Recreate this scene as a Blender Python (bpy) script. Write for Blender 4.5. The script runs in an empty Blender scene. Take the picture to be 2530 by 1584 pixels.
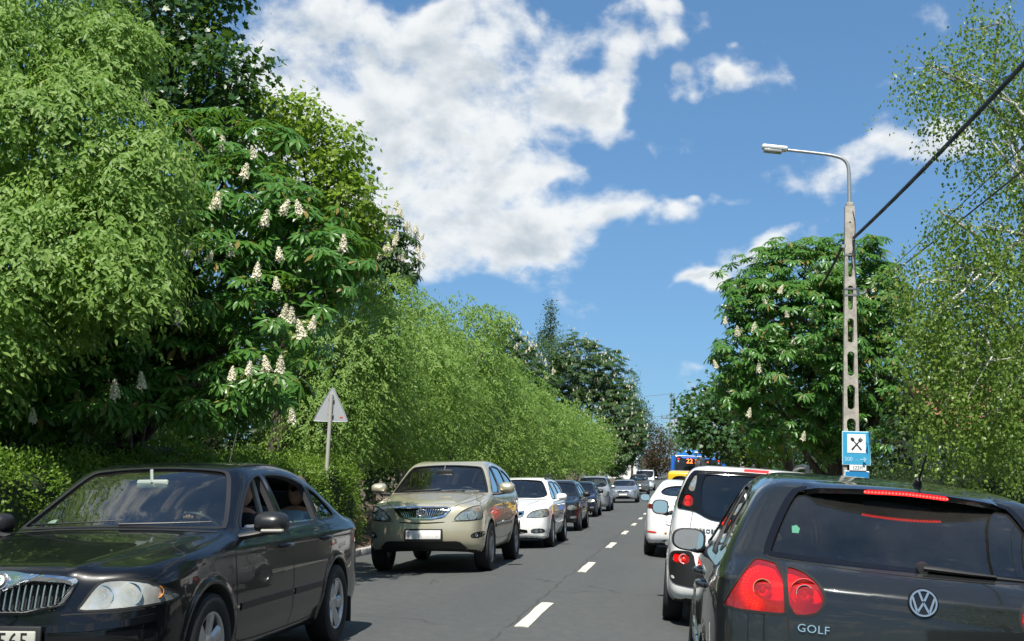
import bpy, bmesh, math, random
import numpy as np
from mathutils import Vector, Matrix
from mathutils.geometry import delaunay_2d_cdt

random.seed(7)
RNG = np.random.default_rng(11)
SC = bpy.context.scene
COL = SC.collection
R = math.radians

# ------------------------------------------------------------------ camera
CAM_H = 1.35
cam = bpy.data.cameras.new("camera")
cam.sensor_width = 36.0
cam.lens = 40.16
cam.clip_start = 0.05
cam.clip_end = 3000.0
cam_ob = bpy.data.objects.new("camera", cam)
COL.objects.link(cam_ob)
# orientation: looking 8.2 deg left of the road, pitched 7.9 deg up, rolled 2 deg
_a = Vector((0.14458, -0.14439, -1.0)).normalized()          # road direction seen by the camera
_z = Vector((0.035, 1.0, 0.035 * 0.14458 - 0.14439)).normalized()   # world up seen by the camera
_x = _a.cross(_z)
cam_ob.matrix_world = Matrix(((_x.x, _x.y, _x.z, 0), (_a.x, _a.y, _a.z, 0), (_z.x, _z.y, _z.z, CAM_H), (0, 0, 0, 1)))
SC.camera = cam_ob

# ------------------------------------------------------------------ sun and sky
SUN_DIR = Vector((-0.06, -0.58, 1.0)).normalized()            # towards the sun: high behind the camera
SUN_EL = math.asin(SUN_DIR.z)
SUN_AZ = math.atan2(SUN_DIR.x, SUN_DIR.y)
sun = bpy.data.lights.new("sun", 'SUN')
sun.energy = 4.2
sun.angle = R(0.53)
sun.color = (1.0, 0.955, 0.87)
sun_ob = bpy.data.objects.new("sun", sun)
COL.objects.link(sun_ob)
sun_ob.rotation_euler = SUN_DIR.to_track_quat('Z', 'Y').to_euler()
sun_ob.location = (0, -20, 40)

SC.view_settings.view_transform = 'Standard'
SC.view_settings.look = 'None'
SC.view_settings.exposure = 1.0
SC.view_settings.gamma = 1.0
SC.view_settings.use_curve_mapping = False
SC.cycles.max_bounces = 10
SC.cycles.transparent_max_bounces = 24
SC.cycles.transmission_bounces = 8
SC.cycles.glossy_bounces = 5
SC.cycles.diffuse_bounces = 3
SC.cycles.caustics_reflective = False
SC.cycles.caustics_refractive = False
SC.cycles.sample_clamp_indirect = 6.0
SC.cycles.use_denoising = True

world = bpy.data.worlds.new("World")
SC.world = world
world.use_nodes = True


class NT:
    """Small helper for wiring node trees."""
    def __init__(s, tree):
        s.t = tree
    def new(s, kind, **kw):
        n = s.t.nodes.new(kind)
        for k, v in kw.items():
            setattr(n, k, v)
        return n
    def link(s, a, b):
        s.t.links.new(a, b)
    def put(s, sock, v):
        if hasattr(v, 'is_output'):
            s.t.links.new(v, sock)
        elif v is not None:
            sock.default_value = v
    def math(s, op, a, b=None, c=None, clamp=False):
        n = s.new('ShaderNodeMath', operation=op, use_clamp=clamp)
        for i, v in enumerate((a, b, c)):
            s.put(n.inputs[i], v)
        return n.outputs[0]
    def vmath(s, op, a, b=None):
        n = s.new('ShaderNodeVectorMath', operation=op)
        s.put(n.inputs[0], a)
        s.put(n.inputs[1], b)
        return n.outputs['Value'] if op in ('DOT_PRODUCT', 'LENGTH') else n.outputs[0]
    def ramp(s, v, a, b, lo=0.0, hi=1.0, smooth=True):
        n = s.new('ShaderNodeMapRange', interpolation_type='SMOOTHSTEP' if smooth else 'LINEAR')
        n.clamp = True
        s.put(n.inputs[0], v)
        for i, q in zip((1, 2, 3, 4), (a, b, lo, hi)):
            s.put(n.inputs[i], q)
        return n.outputs[0]
    def mix(s, f, a, b, mode='MIX'):
        n = s.new('ShaderNodeMix', data_type='RGBA', blend_type=mode)
        s.put(n.inputs[0], f)
        s.put(n.inputs[6], a)
        s.put(n.inputs[7], b)
        return n.outputs[2]
    def noise(s, vec, scale, detail=4.0, rough=0.55, dim='3D', dist=0.0):
        n = s.new('ShaderNodeTexNoise', noise_dimensions=dim)
        s.put(n.inputs['Vector'], vec)
        n.inputs['Scale'].default_value = scale
        n.inputs['Detail'].default_value = detail
        n.inputs['Roughness'].default_value = rough
        n.inputs['Distortion'].default_value = dist
        return n.outputs['Fac']


def build_world():
    n = NT(world.node_tree)
    nodes = world.node_tree.nodes
    nodes.clear()
    out = n.new('ShaderNodeOutputWorld')
    sky = n.new('ShaderNodeTexSky', sky_type='NISHITA')
    sky.sun_disc = False
    sky.sun_elevation = SUN_EL
    sky.sun_rotation = SUN_AZ
    sky.altitude = 150
    sky.air_density = 1.0
    sky.dust_density = 0.25
    sky.ozone_density = 3.0
    tc = n.new('ShaderNodeTexCoord')
    nv = n.vmath('NORMALIZE', tc.outputs['Generated'])
    sep = n.new('ShaderNodeSeparateXYZ')
    n.link(nv, sep.inputs[0])
    az = n.math('ARCTAN2', sep.outputs[0], sep.outputs[1])
    el = n.math('ARCSINE', sep.outputs[2])
    aev = n.new('ShaderNodeCombineXYZ')
    n.link(az, aev.inputs[0]); n.link(el, aev.inputs[1])
    ae0 = aev.outputs[0]
    # ragged outlines: the banks are looked up through a small warp
    wn = n.new('ShaderNodeTexNoise')
    wn.inputs['Scale'].default_value = 11.0
    wn.inputs['Detail'].default_value = 3.0
    n.link(ae0, wn.inputs['Vector'])
    ae = n.vmath('ADD', ae0, n.vmath('MULTIPLY', n.vmath('SUBTRACT', wn.outputs['Color'], (.5, .5, .5)), (0.17, 0.12, 0.0)))
    # cloud banks (azimuth, elevation, half width, half height, weight)
    acc = 0.0
    for (a0, e0, ra, re, wt) in CLOUDS:
        m = n.new('ShaderNodeVectorMath', operation='MULTIPLY_ADD')
        n.put(m.inputs[0], ae)
        m.inputs[1].default_value = (1 / ra, 1 / re, 0)
        m.inputs[2].default_value = (-a0 / ra, -e0 / re, 0)
        q = n.vmath('DOT_PRODUCT', m.outputs[0], m.outputs[0])
        acc = n.math('MULTIPLY_ADD', n.math('POWER', 0.36788, q), wt, acc)
    # scattered cumulus over the rest of the sky, the layer seen from below
    zc = n.math('MAXIMUM', n.math('ADD', sep.outputs[2], 0.12), 0.03)
    lay = n.new('ShaderNodeCombineXYZ')
    n.put(lay.inputs[0], n.math('DIVIDE', sep.outputs[0], zc))
    n.put(lay.inputs[1], n.math('DIVIDE', sep.outputs[1], zc))
    big = n.noise(lay.outputs[0], 1.15, 2.0, 0.5)
    away = n.ramp(n.math('ABSOLUTE', n.math('ADD', az, 0.05)), 0.45, 0.75)
    far = n.math('MAXIMUM', away, n.ramp(el, 0.52, 0.72))
    rest = n.math('MULTIPLY', n.math('MULTIPLY', n.ramp(big, 0.44, 0.64), 0.8), far)
    acc = n.math('MINIMUM', n.math('ADD', acc, rest), 1.0)
    tex = n.vmath('MULTIPLY', ae0, (1.0, 1.35, 1.0))
    fine = n.noise(tex, 12.0, 10.0, 0.58, dist=0.12)
    dens = n.math('MULTIPLY_ADD', n.math('SUBTRACT', fine, 0.5), 2.9, n.math('MULTIPLY', acc, 0.92))
    cover = n.ramp(dens, CL_LO, CL_HI)
    # thick parts turn grey, tops towards the sun stay bright
    soft = n.noise(n.vmath('ADD', tex, (0.0, 0.03, 0.0)), 12.0, 5.0, 0.58, dist=0.12)
    body = n.math('MULTIPLY_ADD', n.math('SUBTRACT', soft, 0.5), 3.2, acc)
    body = n.ramp(body, 0.55, 1.75)
    ccol = n.mix(body, CL_LIGHT, CL_DARK)
    low = n.ramp(sep.outputs[2], -0.02, 0.04)
    cover = n.math('MULTIPLY', n.math('MULTIPLY', cover, 0.96), low)
    # photographic rendering of the blue: softer contrast between zenith and horizon
    gm = n.new('ShaderNodeGamma')
    gm.inputs[1].default_value = 0.58
    n.link(sky.outputs[0], gm.inputs[0])
    blue = n.vmath('MULTIPLY', gm.outputs[0], (0.68, 1.10, 1.52))
    mixed = n.mix(cover, blue, ccol)
    bg = n.new('ShaderNodeBackground')
    bg.inputs[1].default_value = 0.085
    n.link(mixed, bg.inputs[0])
    n.link(bg.outputs[0], out.inputs[0])
    world.cycles.sampling_method = 'MANUAL'
    world.cycles.sample_map_resolution = 512


CL_LO, CL_HI = 0.20, 0.92
CL_LIGHT = (5.5, 5.65, 5.7, 1)
CL_DARK = (2.9, 3.35, 3.75, 1)
CLOUDS = [
    (-0.348, 0.3397, 0.0675, 0.0475, 0.92),
    (-0.3073, 0.2864, 0.0798, 0.0564, 0.98),
    (-0.2547, 0.3614, 0.0611, 0.0405, 0.67),
    (-0.214, 0.3141, 0.0813, 0.0564, 1.04),
    (-0.1419, 0.3386, 0.0531, 0.0337, 0.92),
    (-0.0838, 0.3292, 0.0284, 0.0189, 0.85),
    (-0.2302, 0.2552, 0.0926, 0.0461, 0.98),
    (-0.1436, 0.2809, 0.0445, 0.023, 0.73),
    (-0.1013, 0.2711, 0.0242, 0.0135, 0.55),
    (-0.2465, 0.2029, 0.0677, 0.0311, 0.98),
    (-0.1714, 0.2101, 0.0562, 0.0195, 0.67),
    (-0.1073, 0.2196, 0.036, 0.0195, 0.55),
    (-0.0587, 0.2389, 0.0517, 0.0232, 0.76),
    (-0.006, 0.2284, 0.0177, 0.0155, 0.55),
    (-0.2144, 0.4023, 0.0742, 0.0145, 0.55),
    (-0.3516, 0.3913, 0.0599, 0.0179, 0.49),
    (-0.1205, 0.3886, 0.0493, 0.0183, 0.43),
    (-0.0426, 0.3648, 0.0243, 0.0222, 0.85),
    (-0.0496, 0.3401, 0.0364, 0.0131, 0.49),
    (0.0131, 0.3318, 0.023, 0.0149, 1.04),
    (-0.0164, 0.3976, 0.0162, 0.0145, 0.73),
    (-0.0625, 0.3927, 0.0245, 0.0146, 0.3),
    (0.0132, 0.1791, 0.0175, 0.0093, 1.04),
    (0.0676, 0.2136, 0.0342, 0.0138, 0.76),
    (0.0496, 0.1956, 0.0268, 0.0173, 0.76),
    (0.0964, 0.2258, 0.017, 0.0068, 0.49),
    (0.0473, 0.2535, 0.0175, 0.0084, 0.55),
    (0.0123, 0.252, 0.0118, 0.0095, 0.61),
    (0.0389, 0.368, 0.0087, 0.0051, 0.49),
    (0.1602, 0.2818, 0.0616, 0.014, 0.59),
    (0.1949, 0.2971, 0.0322, 0.0181, 0.51),
    (0.1071, 0.27, 0.0227, 0.0112, 0.37),
    (0.078, 0.3517, 0.0117, 0.0091, 0.3),
    (0.0215, 0.0932, 0.0229, 0.0096, 0.37),
    (-0.0143, 0.0576, 0.0307, 0.007, 0.61),
    (-0.1514, 0.1813, 0.0359, 0.0099, 0.37),
]
build_world()


# ------------------------------------------------------------------ helpers: objects
def tag(o, label=None, cat=None, group=None, kind=None):
    if label: o["label"] = label
    if cat: o["category"] = cat
    if group: o["group"] = group
    if kind: o["kind"] = kind
    return o


def link(name, me, parent=None, mats=None):
    o = bpy.data.objects.new(name, me)
    COL.objects.link(o)
    if parent is not None:
        o.parent = parent
    if mats is not None and me is not None and not me.materials:
        for m in (mats if isinstance(mats, (list, tuple)) else [mats]):
            me.materials.append(m)
    return o


def empty(name, loc, rot=(0, 0, 0)):
    o = bpy.data.objects.new(name, None)
    COL.objects.link(o)
    o.location = loc
    o.rotation_euler = rot
    o.empty_display_size = 0.2
    return o


def mesh_np(name, V, F, smooth=False):
    """V (n,3) array, F list of index arrays (each (m,k)) or a single (m,k) array."""
    if not isinstance(F, list):
        F = [F]
    F = [np.asarray(f, np.int32) for f in F if len(f)]
    me = bpy.data.meshes.new(name)
    V = np.asarray(V, np.float32)
    me.vertices.add(len(V))
    me.vertices.foreach_set('co', V.ravel())
    nl = sum(f.size for f in F)
    nf = sum(len(f) for f in F)
    me.loops.add(nl)
    me.polygons.add(nf)
    me.loops.foreach_set('vertex_index', np.concatenate([f.ravel() for f in F]) if F else np.zeros(0, np.int32))
    st, tot, o = [], [], 0
    for f in F:
        st.append(o + np.arange(len(f)) * f.shape[1])
        tot.append(np.full(len(f), f.shape[1]))
        o += f.size
    if F:
        me.polygons.foreach_set('loop_start', np.concatenate(st).astype(np.int32))
    me.update(calc_edges=True)
    if smooth:
        me.polygons.foreach_set('use_smooth', np.ones(nf, bool))
    return me


class MB:
    """Collects boxes, tubes, lathes and prisms into one mesh."""
    def __init__(s):
        s.v, s.f, s.n = [], [], 0
    def add(s, V, F):
        V = np.asarray(V, float)
        s.v.append(V)
        for f in F:
            s.f.append([i + s.n for i in f])
        s.n += len(V)
        return s
    def box(s, c, size, rot=None, taper=1.0):
        hx, hy, hz = [q / 2 for q in size]
        V = np.array([[x * (taper if z > 0 else 1) * hx, y * (taper if z > 0 else 1) * hy, z * hz]
                      for z in (-1, 1) for y in (-1, 1) for x in (-1, 1)], float)
        if rot is not None:
            V = V @ np.array(rot).T
        V = V + np.array(c)
        return s.add(V, [(0, 2, 3, 1), (4, 5, 7, 6), (0, 1, 5, 4), (2, 6, 7, 3), (0, 4, 6, 2), (1, 3, 7, 5)])
    def rbox(s, c, size, r=0.02, rot=None, seg=2):
        """box with rounded vertical edges and chamfered top and bottom"""
        hx, hy, hz = [q / 2 for q in size]
        r = min(r, hx * .98, hy * .98, hz * .98)
        ring = []
        for cx, cy, a0 in ((1, 1, 0), (-1, 1, 90), (-1, -1, 180), (1, -1, 270)):
            for k in range(seg + 1):
                a = R(a0 + 90 * k / seg)
                ring.append((cx * (hx - r), cy * (hy - r), math.cos(a), math.sin(a)))
        rings = []
        for (rr, z) in ((0.0, -hz), (r * .7, -hz + r * .3), (r, -hz + r), (r, hz - r), (r * .7, hz - r * .3), (0.0, hz)):
            rings.append([(x + ca * rr, y + sa * rr, z) for x, y, ca, sa in ring])
        n = len(ring)
        V = np.array(rings, float).reshape(-1, 3)
        F = []
        for k in range(len(rings) - 1):
            for i in range(n):
                j = (i + 1) % n
                F.append((k * n + i, k * n + j, (k + 1) * n + j, (k + 1) * n + i))
        F.append(tuple(range(n))[::-1])
        F.append(tuple(range((len(rings) - 1) * n, len(rings) * n)))
        if rot is not None:
            V = V @ np.array(rot).T
        return s.add(V + np.array(c), F)
    def tube(s, pts, rad, seg=8, cap=True, flat=1.0):
        pts = [np.array(p, float) for p in pts]
        rad = [rad] * len(pts) if np.isscalar(rad) else list(rad)
        rings = []
        up = np.array([0, 0, 1.0])
        prev = None
        for i, p in enumerate(pts):
            t = (pts[min(i + 1, len(pts) - 1)] - pts[max(i - 1, 0)])
            t = t / (np.linalg.norm(t) + 1e-9)
            if prev is None:
                a = np.cross(t, up)
                if np.linalg.norm(a) < .1:
                    a = np.cross(t, np.array([1.0, 0, 0]))
            else:
                a = prev - t * np.dot(prev, t)
            a = a / (np.linalg.norm(a) + 1e-9)
            prev = a
            b = np.cross(t, a)
            rings.append([p + rad[i] * (a * math.cos(q) + b * math.sin(q) * flat) for q in np.linspace(0, 2 * math.pi, seg, endpoint=False)])
        V = np.array(rings).reshape(-1, 3)
        F = []
        for k in range(len(pts) - 1):
            for i in range(seg):
                j = (i + 1) % seg
                F.append((k * seg + i, k * seg + j, (k + 1) * seg + j, (k + 1) * seg + i))
        if cap:
            F.append(tuple(range(seg))[::-1])
            F.append(tuple(range((len(pts) - 1) * seg, len(pts) * seg)))
        return s.add(V, F)
    def lathe(s, prof, axis='x', seg=32, c=(0, 0, 0), close=False):
        """prof: (radius, height along axis)"""
        V = []
        for r, h in prof:
            for q in np.linspace(0, 2 * math.pi, seg, endpoint=False):
                u, w = r * math.cos(q), r * math.sin(q)
                V.append({'x': (h, u, w), 'y': (u, h, w), 'z': (u, w, h)}[axis])
        F = []
        m = len(prof)
        for k in range(m if close else m - 1):
            k2 = (k + 1) % m
            for i in range(seg):
                j = (i + 1) % seg
                F.append((k * seg + i, k * seg + j, k2 * seg + j, k2 * seg + i))
        return s.add(np.array(V) + np.array(c), F)
    def prism(s, poly, lo, hi, axis='y'):
        """closed 2D polygon extruded between lo and hi along an axis; poly coords are the other two axes in order"""
        def pt(a, b, h):
            return {'x': (h, a, b), 'y': (a, h, b), 'z': (a, b, h)}[axis]
        n = len(poly)
        V = [pt(a, b, lo) for a, b in poly] + [pt(a, b, hi) for a, b in poly]
        F = [tuple(range(n)), tuple(range(2 * n - 1, n - 1, -1))]
        for i in range(n):
            j = (i + 1) % n
            F.append((i, i + n, j + n, j))
        return s.add(V, F)
    def sphere(s, c, r, seg=16, rings=10):
        r = np.array([r] * 3 if np.isscalar(r) else r, float)
        V = [(0, 0, -1)]
        for k in range(1, rings):
            a = math.pi * k / rings - math.pi / 2
            for i in range(seg):
                q = 2 * math.pi * i / seg
                V.append((math.cos(a) * math.cos(q), math.cos(a) * math.sin(q), math.sin(a)))
        V.append((0, 0, 1))
        F = []
        for i in range(seg):
            j = (i + 1) % seg
            F.append((0, 1 + j, 1 + i))
            for k in range(rings - 2):
                F.append((1 + k * seg + i, 1 + k * seg + j, 1 + (k + 1) * seg + j, 1 + (k + 1) * seg + i))
            F.append((1 + (rings - 2) * seg + i, 1 + (rings - 2) * seg + j, len(V) - 1))
        return s.add(np.array(V) * r + np.array(c), F)
    def mesh(s, name, smooth=None, fix=True):
        me = bpy.data.meshes.new(name)
        V = np.concatenate(s.v) if s.v else np.zeros((0, 3))
        me.from_pydata(V.tolist(), [], s.f)
        if fix:
            bm = bmesh.new(); bm.from_mesh(me)
            bmesh.ops.recalc_face_normals(bm, faces=bm.faces)
            bm.to_mesh(me); bm.free()
        me.update()
        if smooth:
            me.polygons.foreach_set('use_smooth', np.ones(len(me.polygons), bool))
            me.set_sharp_from_angle(angle=R(smooth))
        return me
    def build(s, name, mat, parent=None, smooth=None):
        return link(name, s.mesh(name, smooth), parent, mat)


def chaikin(pts, n=2, closed=True):
    P = np.array(pts, float)
    for _ in range(n):
        if closed:
            Q = np.roll(P, -1, 0)
            P = np.stack([.75 * P + .25 * Q, .25 * P + .75 * Q], 1).reshape(-1, P.shape[1])
        else:
            A, B = P[:-1], P[1:]
            M = np.stack([.75 * A + .25 * B, .25 * A + .75 * B], 1).reshape(-1, P.shape[1])
            P = np.concatenate([P[:1], M[1:-1], P[-1:]])
    return P


def resample(P, step, closed=True):
    P = np.array(P, float)
    Q = np.concatenate([P, P[:1]]) if closed else P
    L = np.concatenate([[0], np.cumsum(np.linalg.norm(np.diff(Q, axis=0), axis=1))])
    n = max(4, int(round(L[-1] / step)))
    t = np.linspace(0, L[-1], n, endpoint=not closed)
    return np.stack([np.interp(t, L, Q[:, k]) for k in range(Q.shape[1])], 1)


def mirror2(P):
    P = np.array(P, float).copy()
    P[:, 0] *= -1
    return P[::-1]


def outset(P, d):
    """move a closed polygon outwards by d"""
    P = np.array(P, float)
    area = 0.5 * np.sum(P[:, 0] * np.roll(P[:, 1], -1) - np.roll(P[:, 0], -1) * P[:, 1])
    T = np.roll(P, -1, 0) - np.roll(P, 1, 0)
    T /= np.linalg.norm(T, axis=1)[:, None] + 1e-9
    N = np.stack([T[:, 1], -T[:, 0]], 1) * (1 if area > 0 else -1)
    return P + N * d


def text_mesh(body, size, depth=0.004, spacing=1.0, xscale=1.0, font_shear=0.0):
    cu = bpy.data.curves.new("lettering", 'FONT')
    cu.body = body
    cu.size = size
    cu.extrude = depth
    cu.align_x = 'CENTER'
    cu.align_y = 'CENTER'
    cu.space_character = spacing
    cu.resolution_u = 3
    cu.shear = font_shear
    tmp = bpy.data.objects.new("lettering_tmp", cu)
    COL.objects.link(tmp)
    dg = bpy.context.evaluated_depsgraph_get()
    me = bpy.data.meshes.new_from_object(tmp.evaluated_get(dg))
    bpy.data.objects.remove(tmp)
    bpy.data.curves.remove(cu)
    if xscale != 1.0:
        me.transform(Matrix.Diagonal((xscale, 1, 1, 1)))
    me.materials.clear()
    return me


# ------------------------------------------------------------------ helpers: materials
_M = {}


def principled(name, color, rough=0.5, metal=0.0, coat=0.0, spec=0.5, emit=None, emit_s=0.0, trans=0.0, coat_rough=0.03, alpha=1.0):
    if name in _M:
        return _M[name]
    m = bpy.data.materials.new(name)
    m.use_nodes = True
    b = m.node_tree.nodes['Principled BSDF']
    b.inputs['Base Color'].default_value = (*color, 1)
    b.inputs['Roughness'].default_value = rough
    b.inputs['Metallic'].default_value = metal
    b.inputs['Specular IOR Level'].default_value = spec
    b.inputs['Coat Weight'].default_value = coat
    b.inputs['Coat Roughness'].default_value = coat_rough
    b.inputs['Transmission Weight'].default_value = trans
    if emit:
        b.inputs['Emission Color'].default_value = (*emit, 1)
        b.inputs['Emission Strength'].default_value = emit_s
    m.diffuse_color = (*color, 1)
    _M[name] = m
    return m


def bsdf(m):
    return m.node_tree.nodes['Principled BSDF']


def paint(name, color, metal=0.0, rough=0.35, dust=0.25, dust_col=(0.16, 0.15, 0.125), flake=0.0, coat=1.0):
    """car paint: clear coat over a base, with a film of road dust low down and in patches"""
    if name in _M:
        return _M[name]
    m = principled(name, color, rough, metal, coat, spec=.12 if max(color) < .06 else .5)
    n = NT(m.node_tree)
    b = bsdf(m)
    tc = n.new('ShaderNodeTexCoord')
    nz = n.noise(tc.outputs['Object'], 3.0, 6.0, 0.65)
    fine = n.noise(tc.outputs['Object'], 90.0, 3.0, 0.6)
    sep = n.new('ShaderNodeSeparateXYZ')
    n.link(tc.outputs['Object'], sep.inputs[0])
    low = n.ramp(sep.outputs[2], 0.75, 0.2)
    amt = n.math('MULTIPLY', n.ramp(nz, 0.35, 0.75), dust * 0.45)
    amt = n.math('MULTIPLY_ADD', low, dust * 0.8, amt)
    amt = n.math('MULTIPLY', amt, n.ramp(fine, 0.2, 0.7, 0.5, 1.0), clamp=True)
    base = (*color, 1)
    if flake:
        vor = n.new('ShaderNodeTexVoronoi')
        vor.inputs['Scale'].default_value = 900
        n.link(tc.outputs['Object'], vor.inputs['Vector'])
        base = n.mix(n.math('MULTIPLY', n.ramp(vor.outputs['Distance'], 0.1, 0.5), flake), base, tuple(min(1, c * 2.2 + .05) for c in color) + (1,))
    n.put(b.inputs['Base Color'], n.mix(amt, base, (*dust_col, 1)))
    n.put(b.inputs['Roughness'], n.math('MULTIPLY_ADD', amt, 0.5, rough))
    n.put(b.inputs['Coat Weight'], n.math('SUBTRACT', coat, n.math('MULTIPLY', amt, 0.9), clamp=True))
    n.put(b.inputs['Coat Roughness'], n.math('MULTIPLY_ADD', amt, 0.35, 0.025))
    if metal:
        n.put(b.inputs['Metallic'], n.math('MULTIPLY', n.math('SUBTRACT', 1.0, amt), metal))
    return m


def glass(name, tint=(0.55, 0.62, 0.60), rough=0.0, ior=1.52, dirt_lit=0.03, dirt_lit_col=(.35, .34, .31)):
    """thin window glass: tinted see-through sheet with Fresnel reflection and a diffuse layer for dust or painted-in lit tone"""
    if name in _M:
        return _M[name]
    m = bpy.data.materials.new(name)
    m.use_nodes = True
    n = NT(m.node_tree)
    m.node_tree.nodes.clear()
    out = n.new('ShaderNodeOutputMaterial')
    tr = n.new('ShaderNodeBsdfTransparent')
    tr.inputs[0].default_value = (*tint, 1)
    gl = n.new('ShaderNodeBsdfGlossy')
    gl.inputs['Roughness'].default_value = rough
    gl.inputs['Color'].default_value = (0.97, 1, 1, 1)
    df = n.new('ShaderNodeBsdfDiffuse')
    df.inputs['Color'].default_value = (*dirt_lit_col, 1)
    fr = n.new('ShaderNodeFresnel')
    fr.inputs['IOR'].default_value = ior
    f2 = n.math('MULTIPLY', fr.outputs[0], 1.7, clamp=True)
    m1 = n.new('ShaderNodeMixShader')
    n.link(f2, m1.inputs[0]); n.link(tr.outputs[0], m1.inputs[1]); n.link(gl.outputs[0], m1.inputs[2])
    tc = n.new('ShaderNodeTexCoord')
    nz = n.noise(tc.outputs['Object'], 2.2, 7.0, 0.6)
    m2 = n.new('ShaderNodeMixShader')
    n.link(n.math('MULTIPLY', n.ramp(nz, 0.1, 0.9), dirt_lit), m2.inputs[0])
    n.link(m1.outputs[0], m2.inputs[1]); n.link(df.outputs[0], m2.inputs[2])
    n.link(m2.outputs[0], out.inputs[0])
    _M[name] = m
    return m


def emission(name, color, s):
    return principled(name, tuple(c * .5 for c in color), 0.3, emit=color, emit_s=s)


# shared materials
RUBBER = principled("tyre_rubber", (0.018, 0.018, 0.019), 0.75, spec=0.3)
TRIM = principled("black_trim", (0.012, 0.012, 0.013), 0.5)
SEAL = principled("window_seal", (0.010, 0.010, 0.011), 0.45)
GLOSSBLACK = principled("gloss_black", (0.006, 0.006, 0.007), 0.08)
CABIN = principled("cabin_lining", (0.035, 0.035, 0.038), 0.85)
CABIN_LIGHT = principled("cabin_pale_lining", (0.42, 0.40, 0.36), 0.8)
SEATCLOTH = principled("seat_cloth", (0.03, 0.031, 0.034), 0.9)
CHROME = principled("chrome", (0.78, 0.79, 0.80), 0.09, 1.0)
SATIN = principled("satin_silver", (0.62, 0.63, 0.64), 0.28, 1.0)
ALLOY = principled("alloy_wheel", (0.50, 0.51, 0.53), 0.32, 0.9)
REFLECTOR = principled("lamp_reflector", (0.85, 0.86, 0.87), 0.16, 1.0)
LAMPGREY = principled("lamp_bezel", (0.42, 0.44, 0.45), 0.3, 0.6)
UNDER = principled("underbody", (0.012, 0.012, 0.012), 0.9)
GAP = principled("panel_gap", (0.004, 0.004, 0.004), 0.8)
WIN = glass("window_glass", (0.58, 0.68, 0.64))
WIN_DARK = glass("tinted_window_glass", (0.12, 0.14, 0.135))
LENS = glass("clear_lens", (0.90, 0.93, 0.93), dirt_lit=0.10)
LENS_MILKY = glass("milky_lens", (0.85, 0.88, 0.87), dirt_lit=0.80, dirt_lit_col=(.70, .71, .66))  # pale diffuse layer whitens the lens and softens the bowls
LENS_RED = glass("red_lens", (0.92, 0.05, 0.045), dirt_lit=0.55, dirt_lit_col=(.62, .035, .035))  # diffuse red painted in so recessed lamps look sunlit
LENS_AMBER = glass("amber_lens", (0.9, 0.35, 0.03))
REDBACK = principled("red_lamp_back", (0.85, 0.16, 0.14), 0.3)
RED_LIT = emission("brake_light_glow", (1.0, 0.012, 0.012), 1.6)
RED_SOFT = emission("tail_light_glow", (1.0, 0.02, 0.012), 0.9)
AMBER_LIT = emission("indicator_glow", (1.0, 0.38, 0.06), 6.0)
AMBER = principled("amber_bulb", (0.8, 0.28, 0.03), 0.25)
PLATE_WHITE = principled("plate_white", (0.72, 0.72, 0.69), 0.45)
PLATE_INK = principled("plate_ink", (0.012, 0.012, 0.014), 0.5)
MIRRORGLASS = principled("mirror_glass", (0.86, 0.88, 0.90), 0.01, 1.0)


# ------------------------------------------------------------------ car bodies: smooth profile solids meshed on a grid
def smax(a, b, k):
    h = np.maximum(k - np.abs(a - b), 0) / k
    return np.maximum(a, b) + h * h * k * .25


def sstep(t):
    t = np.clip(t, 0, 1)
    return t * t * (3 - 2 * t)


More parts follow.
